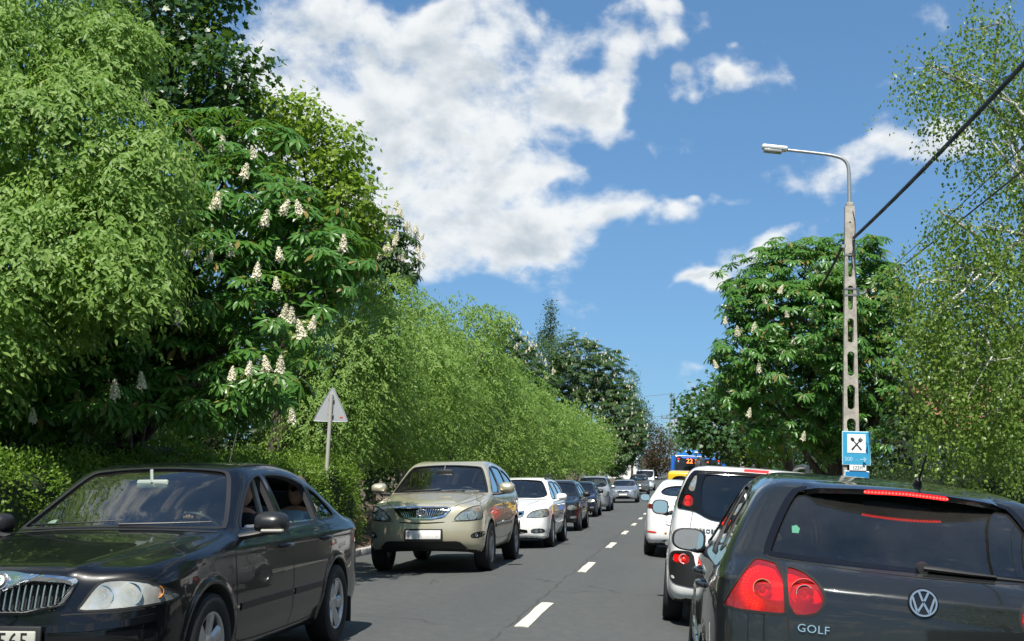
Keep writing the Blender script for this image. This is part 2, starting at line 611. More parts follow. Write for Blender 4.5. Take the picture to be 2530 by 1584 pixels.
class Prof:
    """closed smooth 2D outline turned into a signed distance table"""
    def __init__(s, pts, n=2, res=0.018, blur=2):
        P = chaikin(pts, n)
        s.res = res
        lo = P.min(0) - .4
        hi = P.max(0) + .4
        s.lo = lo
        nx, ny = (np.ceil((hi - lo) / res).astype(int) + 1)
        gx = lo[0] + np.arange(nx) * res
        gy = lo[1] + np.arange(ny) * res
        X, Y = np.meshgrid(gx, gy, indexing='ij')
        D = np.full(X.shape, 1e9)
        S = np.zeros(X.shape, bool)
        Q = np.roll(P, -1, 0)
        for (ax, ay), (bx, by) in zip(P, Q):
            ex, ey = bx - ax, by - ay
            l2 = ex * ex + ey * ey
            if l2 < 1e-12:
                continue
            t = np.clip(((X - ax) * ex + (Y - ay) * ey) / l2, 0, 1)
            D = np.minimum(D, (X - ax - t * ex) ** 2 + (Y - ay - t * ey) ** 2)
            c = ((ay > Y) != (by > Y)) & (X < ex * (Y - ay) / ((by - ay) if by != ay else 1e-9) + ax)
            S ^= c
        D = np.sqrt(D) * np.where(S, -1, 1)
        for _ in range(blur):
            D[1:-1] = (D[:-2] + 2 * D[1:-1] + D[2:]) / 4
            D[:, 1:-1] = (D[:, :-2] + 2 * D[:, 1:-1] + D[:, 2:]) / 4
        s.D = D.astype(np.float32)
        s.n = np.array(D.shape)
    def fast(s, a, b):
        u = np.clip((a - s.lo[0]) / s.res, 1.001, s.n[0] - 3.001)
        v = np.clip((b - s.lo[1]) / s.res, 1.001, s.n[1] - 3.001)
        iu = u.astype(np.int32); iv = v.astype(np.int32)
        fu = u - iu; fv = v - iv
        flat = s.D.ravel(); ny = s.n[1]; k = iu * ny + iv
        return (flat[k] * (1 - fv) + flat[k + 1] * fv) * (1 - fu) + (flat[k + ny] * (1 - fv) + flat[k + ny + 1] * fv) * fu
    def __call__(s, a, b):
        u = np.clip((a - s.lo[0]) / s.res, 1.001, s.n[0] - 3.001)
        v = np.clip((b - s.lo[1]) / s.res, 1.001, s.n[1] - 3.001)
        iu = u.astype(np.int32); iv = v.astype(np.int32)
        fu = (u - iu).astype(np.float32); fv = (v - iv).astype(np.float32)
        def w(f):
            g = 1 - f
            return (g * g * g / 6, (3 * f ** 3 - 6 * f * f + 4) / 6, (3 * g ** 3 - 6 * g * g + 4) / 6, f ** 3 / 6)
        wu, wv = w(fu), w(fv)
        flat = s.D.ravel()
        ny = s.n[1]
        out = 0
        for i in range(4):
            base = (iu + (i - 1)) * ny + iv
            row = 0
            for j in range(4):
                row = row + wv[j] * flat[base + (j - 1)]
            out = out + wu[i] * row
        return out


def surface_nets(F, lo, h):
    ins = F < 0
    nx, ny, nz = F.shape
    c = np.zeros((nx - 1, ny - 1, nz - 1), np.int8)
    for i in (0, 1):
        for j in (0, 1):
            for k in (0, 1):
                c += ins[i:nx - 1 + i, j:ny - 1 + j, k:nz - 1 + k]
    act = (c > 0) & (c < 8)
    idx = np.full(act.shape, -1, np.int32)
    cells = np.argwhere(act)
    idx[act] = np.arange(len(cells))
    P = np.zeros((len(cells), 3)); N = np.zeros(len(cells))
    corners = [(i, j, k) for i in (0, 1) for j in (0, 1) for k in (0, 1)]
    val = {q: F[cells[:, 0] + q[0], cells[:, 1] + q[1], cells[:, 2] + q[2]] for q in corners}
    for q in corners:
        for ax in range(3):
            if q[ax] == 0:
                r = list(q); r[ax] = 1; r = tuple(r)
                a, b = val[q], val[r]
                m = (a < 0) != (b < 0)
                t = np.where(m, a / np.where(m, a - b, 1), 0)
                pos = np.repeat(np.array(q, float)[None], len(cells), 0)
                pos[:, ax] += t
                P[m] += pos[m]
                N[m] += 1
    V = lo + (cells + P / N[:, None]) * h
    quads = []
    for ax in range(3):
        a = np.take(ins, range(0, F.shape[ax] - 1), ax)
        b = np.take(ins, range(1, F.shape[ax]), ax)
        e = np.argwhere(a != b)
        flip = a[tuple(e.T)]
        o1, o2 = [q for q in range(3) if q != ax]
        ok = (e[:, o1] > 0) & (e[:, o2] > 0) & (e[:, o1] < F.shape[o1] - 1) & (e[:, o2] < F.shape[o2] - 1)
        e, flip = e[ok], flip[ok]
        def cell(d1, d2):
            q = e.copy(); q[:, o1] -= d1; q[:, o2] -= d2
            return idx[tuple(q.T)]
        q = np.stack([cell(1, 1), cell(0, 1), cell(0, 0), cell(1, 0)], 1)
        if ax == 1:
            flip = ~flip
        q[~flip] = q[~flip][:, ::-1]
        quads.append(q)
    return V, np.concatenate(quads)


class Shape:
    """one vehicle body: profiles, warps and the queries the details need"""
    def __init__(s, side, plan, front, kf=.30, kr=.22, crown=.05, k1=.09, k2=.12, slope=0.0, extra=None, h=.03, gh=None):
        s.side = Prof(side)
        pl = [(x, y) for x, y in plan]
        s.plan = Prof(pl + [(-.6, pl[-1][1]), (-.6, pl[0][1])])
        s.front = Prof([(-.6, front[0][1])] + list(front) + [(-.6, front[-1][1])])
        s.kf, s.kr, s.crown, s.k1, s.k2, s.slope, s.extra, s.h, s.gh = kf, kr, crown, k1, k2, slope, extra, h, gh
        sp = np.array(side)
        s.ymin, s.ymax = sp[:, 0].min(), sp[:, 0].max()
        s.zmin, s.zmax = sp[:, 1].min(), sp[:, 1].max()
        s.w = np.array(front)[:, 0].max()
    def __call__(s, p, fast=False):
        x = np.abs(p[:, 0]); y = p[:, 1]; z = p[:, 2]
        side, front, plan = (s.side.fast, s.front.fast, s.plan.fast) if fast else (s.side, s.front, s.plan)
        S = sstep((y + .7) / 1.4)
        x2 = x * x
        yw = y + (s.kf * S - s.kr * (1 - S)) * x2
        zw = z + s.crown * x2
        a = side(yw, zw)
        xf = x
        if s.gh:
            yc, amt, z0 = s.gh
            xf = x + amt * (y - yc) ** 2 * sstep((z - z0) / .35)
        b = front(xf, z - s.slope * y)
        c = plan(x, y)
        d = smax(smax(a, b, s.k1), c, s.k2)
        if s.extra is not None:
            d = d + s.extra(x, y, z)
        return d
    def grad(s, p, e=.004):
        g = np.zeros_like(p)
        for k in range(3):
            q = p.copy(); q[:, k] += e
            r = p.copy(); r[:, k] -= e
            g[:, k] = s(q) - s(r)
        return g / (np.linalg.norm(g, axis=1)[:, None] + 1e-9)
    def mesh_arrays(s, fn=None, h=None, bounds=None, snap=True):
        fn = fn or s
        h = h or s.h
        if bounds is None:
            lo = np.array([-s.w - .08, s.ymin - .08, s.zmin - .08])
            hi = np.array([s.w + .08, s.ymax + .08, s.zmax + .08])
        else:
            lo, hi = map(np.array, bounds)
        n = np.ceil((hi - lo) / h).astype(int) + 1
        m = int(math.ceil(hi[0] / h))
        lo[0] = -m * h                       # symmetric about x = 0: evaluate one half
        n[0] = 2 * m + 1
        ax = [lo[k] + np.arange(n[k]) * h for k in range(3)]
        ax[0] = ax[0][m:]
        G = np.stack(np.meshgrid(*ax, indexing='ij'), -1).reshape(-1, 3)
        F = fn(G, True).reshape(m + 1, n[1], n[2])
        F = np.concatenate([F[:0:-1], F])
        V, Q = surface_nets(F, lo, h)
        if snap:
            for _ in range(4):
                d = fn(V)
                V = V - s.grad(V) * np.clip(d, -.02, .02)[:, None]
        return V, Q
    # --- projections of 2D outlines onto the body
    AX = {'F': ((0, 2), 1, -1, 4.0), 'B': ((0, 2), 1, 1, -4.0), 'R': ((1, 2), 0, -1, 2.0), 'L': ((1, 2), 0, 1, -2.0), 'T': ((0, 1), 2, -1, 3.6)}
    def project(s, P, axis):
        (i, j), k, sg, st = s.AX[axis]
        if abs(st) == 4.0:
            st = math.copysign(max(4.0, s.ymax + .5), st) if abs(s.ymax) < 20 else st
        P = np.asarray(P, float)
        p = np.zeros((len(P), 3))
        p[:, i] = P[:, 0]; p[:, j] = P[:, 1]; p[:, k] = st
        for _ in range(60):
            d = s(p)
            if np.max(np.abs(d)) < 2e-4:
                break
            d = np.where(np.abs(p[:, k] - st) > 2 * abs(st), 0, d)
            p[:, k] += sg * np.clip(d, -.3, .6) * .85
        return p
    def near(s, p, steps=4):
        for _ in range(steps):
            p = p - s.grad(p) * np.clip(s(p), -.05, .05)[:, None]
        return p


def inside(P, X, Y):
    ins = np.zeros(len(X), bool)
    for (ax, ay), (bx, by) in zip(P, np.roll(P, -1, 0)):
        ins ^= ((ay > Y) != (by > Y)) & (X < (bx - ax) * (Y - ay) / ((by - ay) if by != ay else 1e-9) + ax)
    return ins


def tri_fill(P, step, holes=()):
    """triangulate a closed polygon with interior points"""
    P = np.asarray(P, float)
    n = len(P)
    lo, hi = P.min(0), P.max(0)
    gx = np.arange(lo[0] + step / 2, hi[0], step)
    gy = np.arange(lo[1] + step / 2, hi[1], step)
    pts = [Vector(q) for q in P]
    if len(gx) and len(gy):
        X, Y = [q.ravel() for q in np.meshgrid(gx, gy)]
        ins = np.zeros(len(X), bool)
        dm = np.full(len(X), 1e9)
        for (ax, ay), (bx, by) in zip(P, np.roll(P, -1, 0)):
            ins ^= ((ay > Y) != (by > Y)) & (X < (bx - ax) * (Y - ay) / ((by - ay) if by != ay else 1e-9) + ax)
            ex, ey = bx - ax, by - ay
            t = np.clip(((X - ax) * ex + (Y - ay) * ey) / (ex * ex + ey * ey + 1e-12), 0, 1)
            dm = np.minimum(dm, (X - ax - t * ex) ** 2 + (Y - ay - t * ey) ** 2)
        ok = ins & (dm > (step * .35) ** 2)
        pts += [Vector((a, b)) for a, b in zip(X[ok], Y[ok])]
    edges = [(i, (i + 1) % n) for i in range(n)]
    for H in holes:
        m = len(pts)
        pts += [Vector(q) for q in H]
        edges += [(m + i, m + (i + 1) % len(H)) for i in range(len(H))]
    co, ed, fa, *_ = delaunay_2d_cdt(pts, edges, [], 1, 1e-6)
    C = np.array([(c.x, c.y) for c in co])
    fa = [tuple(f) for f in fa]
    if holes:
        ctr = np.array([C[list(f)].mean(0) for f in fa])
        keep = np.ones(len(fa), bool)
        for H in holes:
            keep &= ~inside(np.asarray(H, float), ctr[:, 0], ctr[:, 1])
        keep &= inside(P, ctr[:, 0], ctr[:, 1])
        fa = [f for f, k in zip(fa, keep) if k]
    return C, fa


def patch_arrays(shape, poly, axis, o=0.0, t=0.0, step=.05, rs=.03, keep=False, holes=()):
    """skin patch over the body inside a 2D outline, lifted by o, t thick (0 = single sheet)"""
    P = np.asarray(poly, float) if keep else resample(poly, rs)
    C, F = tri_fill(P, step, [resample(h, rs) for h in holes])
    p = shape.project(C, axis)
    n = shape.grad(p)
    top = p + n * o
    if not t:
        # orient outwards
        f0 = F[0]
        nn = np.cross(top[f0[1]] - top[f0[0]], top[f0[2]] - top[f0[0]])
        if np.dot(nn, n[f0[0]]) < 0:
            F = [f[::-1] for f in F]
        return top, F
    bot = p + n * (o - t)
    m = len(top)
    cnt = {}
    for f in F:
        for a, b in zip(f, f[1:] + f[:1]):
            cnt[(a, b)] = 1
    rim = [(a, b) for (a, b) in cnt if (b, a) not in cnt]
    FF = list(F) + [tuple(i + m for i in f[::-1]) for f in F] + [(b, a, a + m, b + m) for a, b in rim]
    return np.concatenate([top, bot]), FF


class Car:
    """assembles one vehicle: an Empty with its parts"""
    def __init__(s, name, shape, loc, rot, label, cat, paint_mat, group=None):
        s.sh = shape
        s.root = empty(name, loc, rot)
        tag(s.root, label, cat, group)
        s.paint = paint_mat
        s.cut = []            # cutters (V,F)
        s.arch = []
        s.cavity = None
    def part(s, name, V, F, mat, parent=None, smooth=40):
        me = MB().add(V, F).mesh(name, smooth)
        return link(name, me, parent or s.root, mat)
    def patch(s, name, poly, axis, mat, o=.002, t=0.0, parent=None, step=.05, rs=.03, smooth=40, holes=()):
        V, F = patch_arrays(s.sh, poly, axis, o, t, step, rs, holes=holes)
        return s.part(name, V, F, mat, parent, smooth)
    def hole(s, poly, axis, depth=.12, out=.05, step=.07, rs=.035):
        s.cut.append(patch_arrays(s.sh, poly, axis, out, out + depth, step, rs))
    def ribbon(s, name, line, axis, w, mat, o=.0012, closed=False, parent=None, step=.035, raise_=0.0):
        P = resample(line, step, closed)
        p = s.sh.project(P, axis)
        p = s.sh.near(p, 2)
        return s.strip(name, p, w, mat, o, closed, parent, raise_)
    def strip(s, name, p, w, mat, o=.0012, closed=False, parent=None, raise_=0.0):
        n = s.sh.grad(p)
        if closed:
            t = np.roll(p, -1, 0) - np.roll(p, 1, 0)
        else:
            t = np.gradient(p, axis=0)
        t /= np.linalg.norm(t, axis=1)[:, None] + 1e-9
        b = np.cross(n, t)
        m = len(p)
        if raise_:
            V = np.concatenate([p + b * w / 2 - n * .004, p + b * w * .42 + n * raise_, p - b * w * .42 + n * raise_, p - b * w / 2 - n * .004])
            rows = 4
        else:
            V = np.concatenate([p + b * w / 2 + n * o, p - b * w / 2 + n * o])
            rows = 2
        F = []
        rng = range(m if closed else m - 1)
        for i in rng:
            j = (i + 1) % m
            for r in range(rows - 1):
                F.append((r * m + i, r * m + j, (r + 1) * m + j, (r + 1) * m + i))
        return s.part(name, V, F, mat, parent, 22 if raise_ else 50)
    def window(s, name, poly, axis, mat=None, seal=.018, smooth_n=2, cut=True, parent=None, label=None, depth=.13, seal_mat=None):
        P = chaikin(poly, smooth_n)
        if cut:
            s.hole(P, axis, depth)
        V, F = patch_arrays(s.sh, outset(resample(P, .035), .012), axis, -.010 if cut else .003, 0.0, .06, .035)
        o = s.part(name, V, F, mat or WIN, parent, 60)
        if seal:
            s.ribbon('window_seal', P, axis, seal, seal_mat or SEAL, .0025, True, parent=o)
        if label:
            o["label"] = label
        return o
    def arches(s, ys, z, r, x0=.5):
        for y in ys:
            for sx in (-1, 1):
                poly = [(y + r * math.cos(q), z + r * math.sin(q)) for q in np.linspace(0, 2 * math.pi, 40, endpoint=False)]
                mb = MB().prism(poly, min(sx * x0, sx * 1.3), max(sx * x0, sx * 1.3), 'x')
                s.arch.append((np.concatenate(mb.v), mb.f))
        s.archspec = (ys, z, r)
    def cabin(s, y0, y1, z0, inset=.045):
        sh = s.sh
        def fn(p, fast=True):
            d = sh(p, fast) + inset
            d = np.maximum(d, z0 - p[:, 2])
            d = np.maximum(d, p[:, 1] - y1)
            return np.maximum(d, y0 - p[:, 1])
        V, Q = sh.mesh_arrays(fn, max(.045, sh.h), None, False)
        s.cavity = (V, [tuple(q) for q in Q.tolist()])
    def finish(s, name='body'):
        sh = s.sh
        V, Q = sh.mesh_arrays()
        me = mesh_np(name, V, Q)
        tmp = bpy.data.objects.new("shell", me)
        COL.objects.link(tmp)
        groups = []
        if s.cavity: groups.append([s.cavity])
        # cutters that do not touch each other go in one pass, others in further passes
        bins = []
        for c in s.cut + s.arch:
            lo, hi = c[0].min(0), c[0].max(0)
            for bn in bins:
                if all(np.any(lo > h2 + .002) or np.any(hi < l2 - .002) for l2, h2, _ in bn):
                    bn.append((lo, hi, c)); break
            else:
                bins.append([(lo, hi, c)])
        groups += [[c for _, _, c in bn] for bn in bins]
        cutters = []
        for gi, grp in enumerate(groups):
            mb = MB()
            for V2, F2 in grp:
                mb.add(V2, F2)
            cm = mb.mesh("cutter")
            co = bpy.data.objects.new("cutter", cm)
            COL.objects.link(co)
            cutters.append(co)
            md = tmp.modifiers.new("cut", 'BOOLEAN')
            md.operation = 'DIFFERENCE'
            md.object = co
            md.solver = SOLVER
        dg = bpy.context.evaluated_depsgraph_get()
        out = bpy.data.meshes.new_from_object(tmp.evaluated_get(dg))
        bpy.data.objects.remove(tmp)
        for c in cutters:
            bpy.data.objects.remove(c)
        out.name = name
        # which faces are painted skin, which are cut walls
        nf = len(out.polygons)
        ctr = np.zeros(nf * 3, np.float32); out.polygons.foreach_get('center', ctr); ctr = ctr.reshape(-1, 3).astype(float)
        nor = np.zeros(nf * 3, np.float32); out.polygons.foreach_get('normal', nor); nor = nor.reshape(-1, 3).astype(float)
        g = sh.grad(ctr)
        skin = (np.abs(sh(ctr)) < .006) & (np.sum(g * nor, 1) > .75)
        under = skin & (nor[:, 2] < -.82) & (ctr[:, 2] < sh.zmin + .10)
        mi = np.where(skin, 0, 1)
        mi[under] = 2
        if hasattr(s, 'zone'):
            mi = s.zone(ctr, mi)
        out.materials.clear()
        for m in [s.paint, CABIN, UNDER] + getattr(s, 'zone_mats', []):
            out.materials.append(m)
        out.polygons.foreach_set('material_index', mi.astype(np.int32))
        out.polygons.foreach_set('use_smooth', np.ones(nf, bool))
        # exact normals on the skin
        nv = len(out.vertices)
        co = np.zeros(nv * 3, np.float32); out.vertices.foreach_get('co', co); co = co.reshape(-1, 3).astype(float)
        vn = sh.grad(co, .006)
        nl = len(out.loops)
        lv = np.zeros(nl, np.int32); out.loops.foreach_get('vertex_index', lv)
        tot = np.zeros(nf, np.int32); out.polygons.foreach_get('loop_total', tot)
        lf = np.repeat(np.arange(nf), tot)
        ln = np.where(skin[lf][:, None], vn[lv], nor[lf])
        out.normals_split_custom_set(ln.tolist())
        out.update()
        s.body = link(name, out, s.root)
        return s.body


SOLVER = 'MANIFOLD'
_wheel_cache = {}


def wheel_meshes(key, r, w, rim_r, spokes, style='spoke', mat=None):
    if key in _wheel_cache:
        return _wheel_cache[key]
    # axis x, outer face at +x
    tyre = MB().lathe([(rim_r * .97, -w * .40), (rim_r * 1.06, -w * .48), (r * .90, -w * .50), (r * .975, -w * .43), (r, -w * .30), (r, w * .30),
                       (r * .975, w * .43), (r * .90, w * .50), (rim_r * 1.06, w * .48), (rim_r * .985, w * .42), (rim_r * .97, w * .36)], 'x', 40, close=True)
    t = tyre.mesh('tyre', 35)
    t.materials.append(RUBBER)
    mb = MB()
    mb.lathe([(rim_r * .99, w * .44), (rim_r * .93, w * .42), (rim_r * .90, w * .30), (rim_r * .86, -w * .30), (rim_r * .97, -w * .42)], 'x', 36)
    mb.lathe([(0.0, w * .36), (.055, w * .36), (.075, w * .32), (.08, w * .16), (.0, w * .14)], 'x', 20)
    for k in range(spokes):
        a = 2 * math.pi * k / spokes + .3
        ca, sa = math.cos(a), math.sin(a)
        wi, wo = (.026, .036) if style == 'spoke' else (.034, .058)
        q = []
        for rr, ww, hh in ((.05, wi, w * .33), (rim_r * .5, (wi + wo) / 2, w * .37), (rim_r * .93, wo, w * .40)):
            for sg, dz in ((-1, -.014), (-.55, 0), (.55, 0), (1, -.014)):
                y, z = ca * rr - sa * ww * sg, sa * rr + ca * ww * sg
                q.append((hh + dz, y, z))
            for sg in (1, -1):
                y, z = ca * rr - sa * ww * sg * .8, sa * rr + ca * ww * sg * .8
                q.append((hh - .04, y, z))
        F = []
        for s2 in (0, 6):
            for i in range(6):
                j = (i + 1) % 6
                F.append((s2 + i, s2 + j, s2 + 6 + j, s2 + 6 + i))
        mb.add(q, F)
    rim = mb.mesh('rim', 35)
    rim.materials.append(mat or ALLOY)
    hub = MB().lathe([(0, w * .02), (rim_r * .62, w * .02), (rim_r * .62, -w * .1), (0, -w * .1)], 'x', 24).mesh('brake_disc', 30)
    hub.materials.append(principled("brake_iron", (0.05, 0.048, 0.045), 0.5, 0.6))
    _wheel_cache[key] = (t, rim, hub)
    return _wheel_cache[key]


def add_wheels(car, ys, z, track, key, r, w, rim_r, spokes, style='spoke', mat=None, steer=0.0):
    t, rim, hub = wheel_meshes(key, r, w, rim_r, spokes, style, mat)
    for i, y in enumerate(ys):
        for sx in (-1, 1):
            wo = link('wheel', t, car.root)
            wo.location = (sx * track, y, z)
            wo.rotation_euler = (0.7 * i + sx, 0, (math.pi if sx < 0 else 0) + (steer if i == 0 else 0))
            link('rim', rim, wo)
            link('brake_disc', hub, wo)


def add_seats(car, fy, ry, z=.50, x=.36, mat=SEATCLOTH, bench=True):
    for sx in (-1, 1):
        mb = MB()
        tilt = np.array(Matrix.Rotation(R(14), 3, 'X'))
        mb.rbox((sx * x, fy + .20, z), (.50, .52, .16), .05)
        mb.rbox((sx * x, fy - .12, z + .33), (.48, .13, .60), .06, tilt)
        mb.rbox((sx * x, fy - .22, z + .74), (.26, .09, .19), .045, tilt)
        mb.build('front_seat', mat, car.root, 40)
    if bench:
        mb = MB()
        tilt = np.array(Matrix.Rotation(R(16), 3, 'X'))
        mb.rbox((0, ry + .22, z + .0), (1.28, .5, .18), .06)
        mb.rbox((0, ry - .10, z + .30), (1.28, .14, .60), .06, tilt)
        for sx in (-1, 1):
            mb.rbox((sx * .36, ry - .20, z + .66), (.26, .09, .15), .04, tilt)
        mb.build('rear_bench', mat, car.root, 40)


def add_dash(car, y, z, w, wheel_y, wheel_x=-.36, mat=CABIN):
    mb = MB()
    P = [(y + .34, z - .03), (y + .10, z + .0), (y - .06, z - .02), (y - .12, z - .10), (y - .10, z - .38), (y + .34, z - .38)]
    mb.prism(P, -w, w, 'x')
    mb.build('dashboard', mat, car.root, 35)
    mb = MB()
    n = 28
    tilt = Matrix.Rotation(R(65), 3, 'X')
    c = Vector((wheel_x, wheel_y, z - .07))
    ring = [c + tilt @ Vector((.185 * math.cos(2 * math.pi * k / n), .185 * math.sin(2 * math.pi * k / n), 0)) for k in range(n + 1)]
    mb.tube(ring, .016, 8, cap=False)
    for a in (200, 340, 270):
        mb.tube([c + tilt @ Vector((.03 * math.cos(R(a)), .03 * math.sin(R(a)), -.02)), c + tilt @ Vector((.18 * math.cos(R(a)), .18 * math.sin(R(a)), 0))], .016, 6, flat=.5)
    mb.rbox(c + tilt @ Vector((0, 0, -.02)), (.13, .12, .05), .03, np.array(tilt))
    mb.build('steering_wheel', TRIM, car.root, 40)


def add_mirror(car, pos, sx, size, paint_mat, glass_y=-1, fold=0.0, base=None, lower=None):
    """door mirror: a rounded shell, its glass facing the rear, an arm to the door"""
    w, d, h = size
    mb = MB()
    n, m = 24, 9
    V, F = [], []
    for k in range(m):                     # from the mirror glass (rear) to the nose (front)
        t = k / (m - 1)
        sc = math.sqrt(max(0.0, 1 - (t ** 2.2))) if k < m - 1 else .12
        for i in range(n):
            a = 2 * math.pi * i / n
            ca, sa = math.cos(a), math.sin(a)
            ex = 2 / 3.2
            u = math.copysign(abs(ca) ** ex, ca) * w / 2
            v = math.copysign(abs(sa) ** ex, sa) * h / 2
            if u * sx > 0:
                v *= 1 - .18 * (u * sx / (w / 2)) ** 2
            V.append((u * (0.25 + .75 * sc), t * d, v * (.15 + .85 * sc)))
    for k in range(m - 1):
        for i in range(n):
            j = (i + 1) % n
            F.append((k * n + i, k * n + j, (k + 1) * n + j, (k + 1) * n + i))
    F.append(tuple(range(n)))
    F.append(tuple(range((m - 1) * n, m * n)))
    V = np.array(V) + np.array(pos)
    o = MB().add(V, F).build('door_mirror', paint_mat, car.root, 60)
    G = np.array([[V[i][0] * .86 + pos[0] * .14, pos[1] - .004, V[i][2] * .86 + pos[2] * .14] for i in range(n)])
    rimv = np.array([[V[i][0], pos[1] - .001, V[i][2]] for i in range(n)])
    MB().add(G, [tuple(range(n))]).build('mirror_glass', MIRRORGLASS, o)
    MB().add(np.concatenate([G, rimv]), [(i, (i + 1) % n, n + (i + 1) % n, n + i) for i in range(n)]).build('mirror_rim', TRIM, o)
    b = base or (pos[0] - sx * (w / 2 + .06), pos[1] + d * .5, pos[2] - h * .55)
    MB().tube([b, ((b[0] + pos[0]) / 2, b[1], pos[2] - h * .46), (pos[0] - sx * w * .1, pos[1] + d * .35, pos[2] - h * .36)], [.035, .03, .035], 8, flat=.7).build('mirror_arm', lower or TRIM, o, 50)
    return o


def round_badge(car, c, r, axis_y, mat=CHROME, t=.012):
    """chrome disc facing +y or -y"""
    mb = MB()
    mb.lathe([(0, 0), (r * .9, 0), (r, t * .4), (r, t)] if axis_y < 0 else [(r, -t), (r, -t * .4), (r * .9, 0), (0, 0)], 'y', 32, c)
    return mb


# ------------------------------------------------------------------ black sedan (oncoming, near left)
MOULD = principled("moulding_black", (.006, .006, .007), .42, spec=.3)


def bump(t, w):
    return np.exp(-(t / w) ** 2)


def door_lines(c, sides, lines, w=.007):
    for ax in sides:
        for ln in lines:
            c.ribbon('panel_gap', chaikin(ln, 2, False), ax, w, GAP, .0012)


def door_handle(c, y, z, ax, mat, w=.20):
    p = c.sh.project([(y, z)], ax)[0]
    sx = 1 if ax == 'R' else -1
    c.patch('handle_recess', chaikin([(y - w * .42, z - .03), (y + w * .42, z - .03), (y + w * .42, z + .028), (y - w * .42, z + .028)], 2), ax, TRIM, .001, 0, None, .05, .02)
    mb = MB()
    mb.tube([(p[0] - sx * .004, y - w / 2, z), (p[0] + sx * .030, y - w * .36, z + .004), (p[0] + sx * .034, y, z + .006), (p[0] + sx * .030, y + w * .36, z + .004), (p[0] - sx * .004, y + w / 2, z)],
            [.014, .016, .016, .016, .014], 8, flat=1.0)
    return mb.build('door_handle', mat, c.root, 60)


def lamp(c, name, poly, axis, spots=(), lens=None, back=None, depth=.075, smooth_n=1, label=None, bezel=.012, bezel_mat=None):
    """lamp unit: a pocket in the body, a reflector bowl for every spot, a lens flush with the skin.
    spots: (u, v, radius, material)"""
    P = chaikin(poly, smooth_n)
    c.hole(P, axis, depth, .05, .05, .025)
    V, F = patch_arrays(c.sh, outset(resample(P, .02), .004), axis, -depth + .012, 0, .04, .02)
    bk = c.part(name, V, F, back or LAMPGREY, None, 50)
    (i, j), k, sg, st = Shape.AX[axis]
    for (u, v, r, mat) in spots:
        p0 = c.sh.project([(u, v)], axis)
        nn = c.sh.grad(p0)[0]
        vd = np.zeros(3); vd[k] = -sg
        nn = nn * .35 + vd * .65
        nn /= np.linalg.norm(nn)
        q = Vector(nn).to_track_quat('Z', 'Y').to_matrix()
        base = p0[0] - nn * depth * .62
        mb = MB().lathe([(r, depth * .5), (r * .93, depth * .5), (r * .80, depth * .12), (r * .45, -depth * .12), (r * .28, -depth * .16), (r * .28, depth * .12), (r * .18, depth * .2), (0, depth * .22)], 'z', 24)
        VV = np.concatenate(mb.v) @ np.array(q).T + base
        MB().add(VV, mb.f).build('reflector', mat, bk, 35)
    V, F = patch_arrays(c.sh, resample(P, .02), axis, -.002, 0, .035, .02)
    c.part('lens', V, F, lens or LENS, bk, 60)
    if bezel:
        c.ribbon('lamp_edge', P, axis, bezel, bezel_mat or GAP, .0015, True, parent=bk, step=.02)
    if label:
        bk["label"] = label
    return bk


def plate_flat(c, ctr, w, h, axis_y, mat=PLATE_WHITE, surround=TRIM, tilt=0.0, text=None, size=.085, text_x=0.0, spacing=1.0, xs=.8):
    """number plate facing +y or -y"""
    rot = Matrix.Rotation(tilt, 3, 'X')
    mb = MB().rbox((0, 0, 0), (w, .016, h), .008)
    o = link('number_plate', mb.mesh('number_plate', 40), c.root, mat)
    o.location = ctr
    o.rotation_euler = (tilt, 0, 0)
    mb = MB().rbox((0, -.014 * axis_y, 0), (w + .05, .02, h + .05), .012)
    link('plate_holder', mb.mesh('plate_holder', 40), o, surround)
    if text:
        me = text_mesh(text, size, .0012, spacing, xs)
        t = link('plate_lettering', me, o, PLATE_INK)
        t.location = (text_x, .009 * axis_y, 0)
        t.rotation_euler = (R(90), 0, math.pi if axis_y > 0 else 0)
    return o


def wiper(c, pts, axis, mat=TRIM, w=.014, lift=.012):
    P = resample(chaikin(pts, 2, False), .05, False)
    p = c.sh.project(P, axis)
    n = c.sh.grad(p)
    k = np.linspace(0, 1, len(p))[:, None]
    MB().tube(p + n * lift, list(np.linspace(w * .55, w * .3, len(p))), 6).build('wiper', mat, c.root, 50)


def octavia_extra(x, y, z):
    d = 0
    # bonnet creases running from the grille corners to the screen pillars
    xl = .36 + (2.15 - y) * .24
    d = d - .010 * bump(x - xl, .05) * sstep((y - .9) / .2) * sstep((z - .72) / .1)
    # shoulder line
    zl = .875 + .012 * (-y)
    d = d - .008 * bump(z - zl, .03) * sstep((1.9 - y) / .3) * sstep((x - .6) / .15)
    # sill step
    d = d + .010 * bump(z - .30, .05) * sstep((x - .6) / .1)
    # wheel arch lips
    for yc in (1.29, -1.29):
        rr = np.sqrt((y - yc) ** 2 + (z - .32) ** 2)
        d = d - .010 * bump(rr - .375, .028) * sstep((x - .6) / .1)
    return d


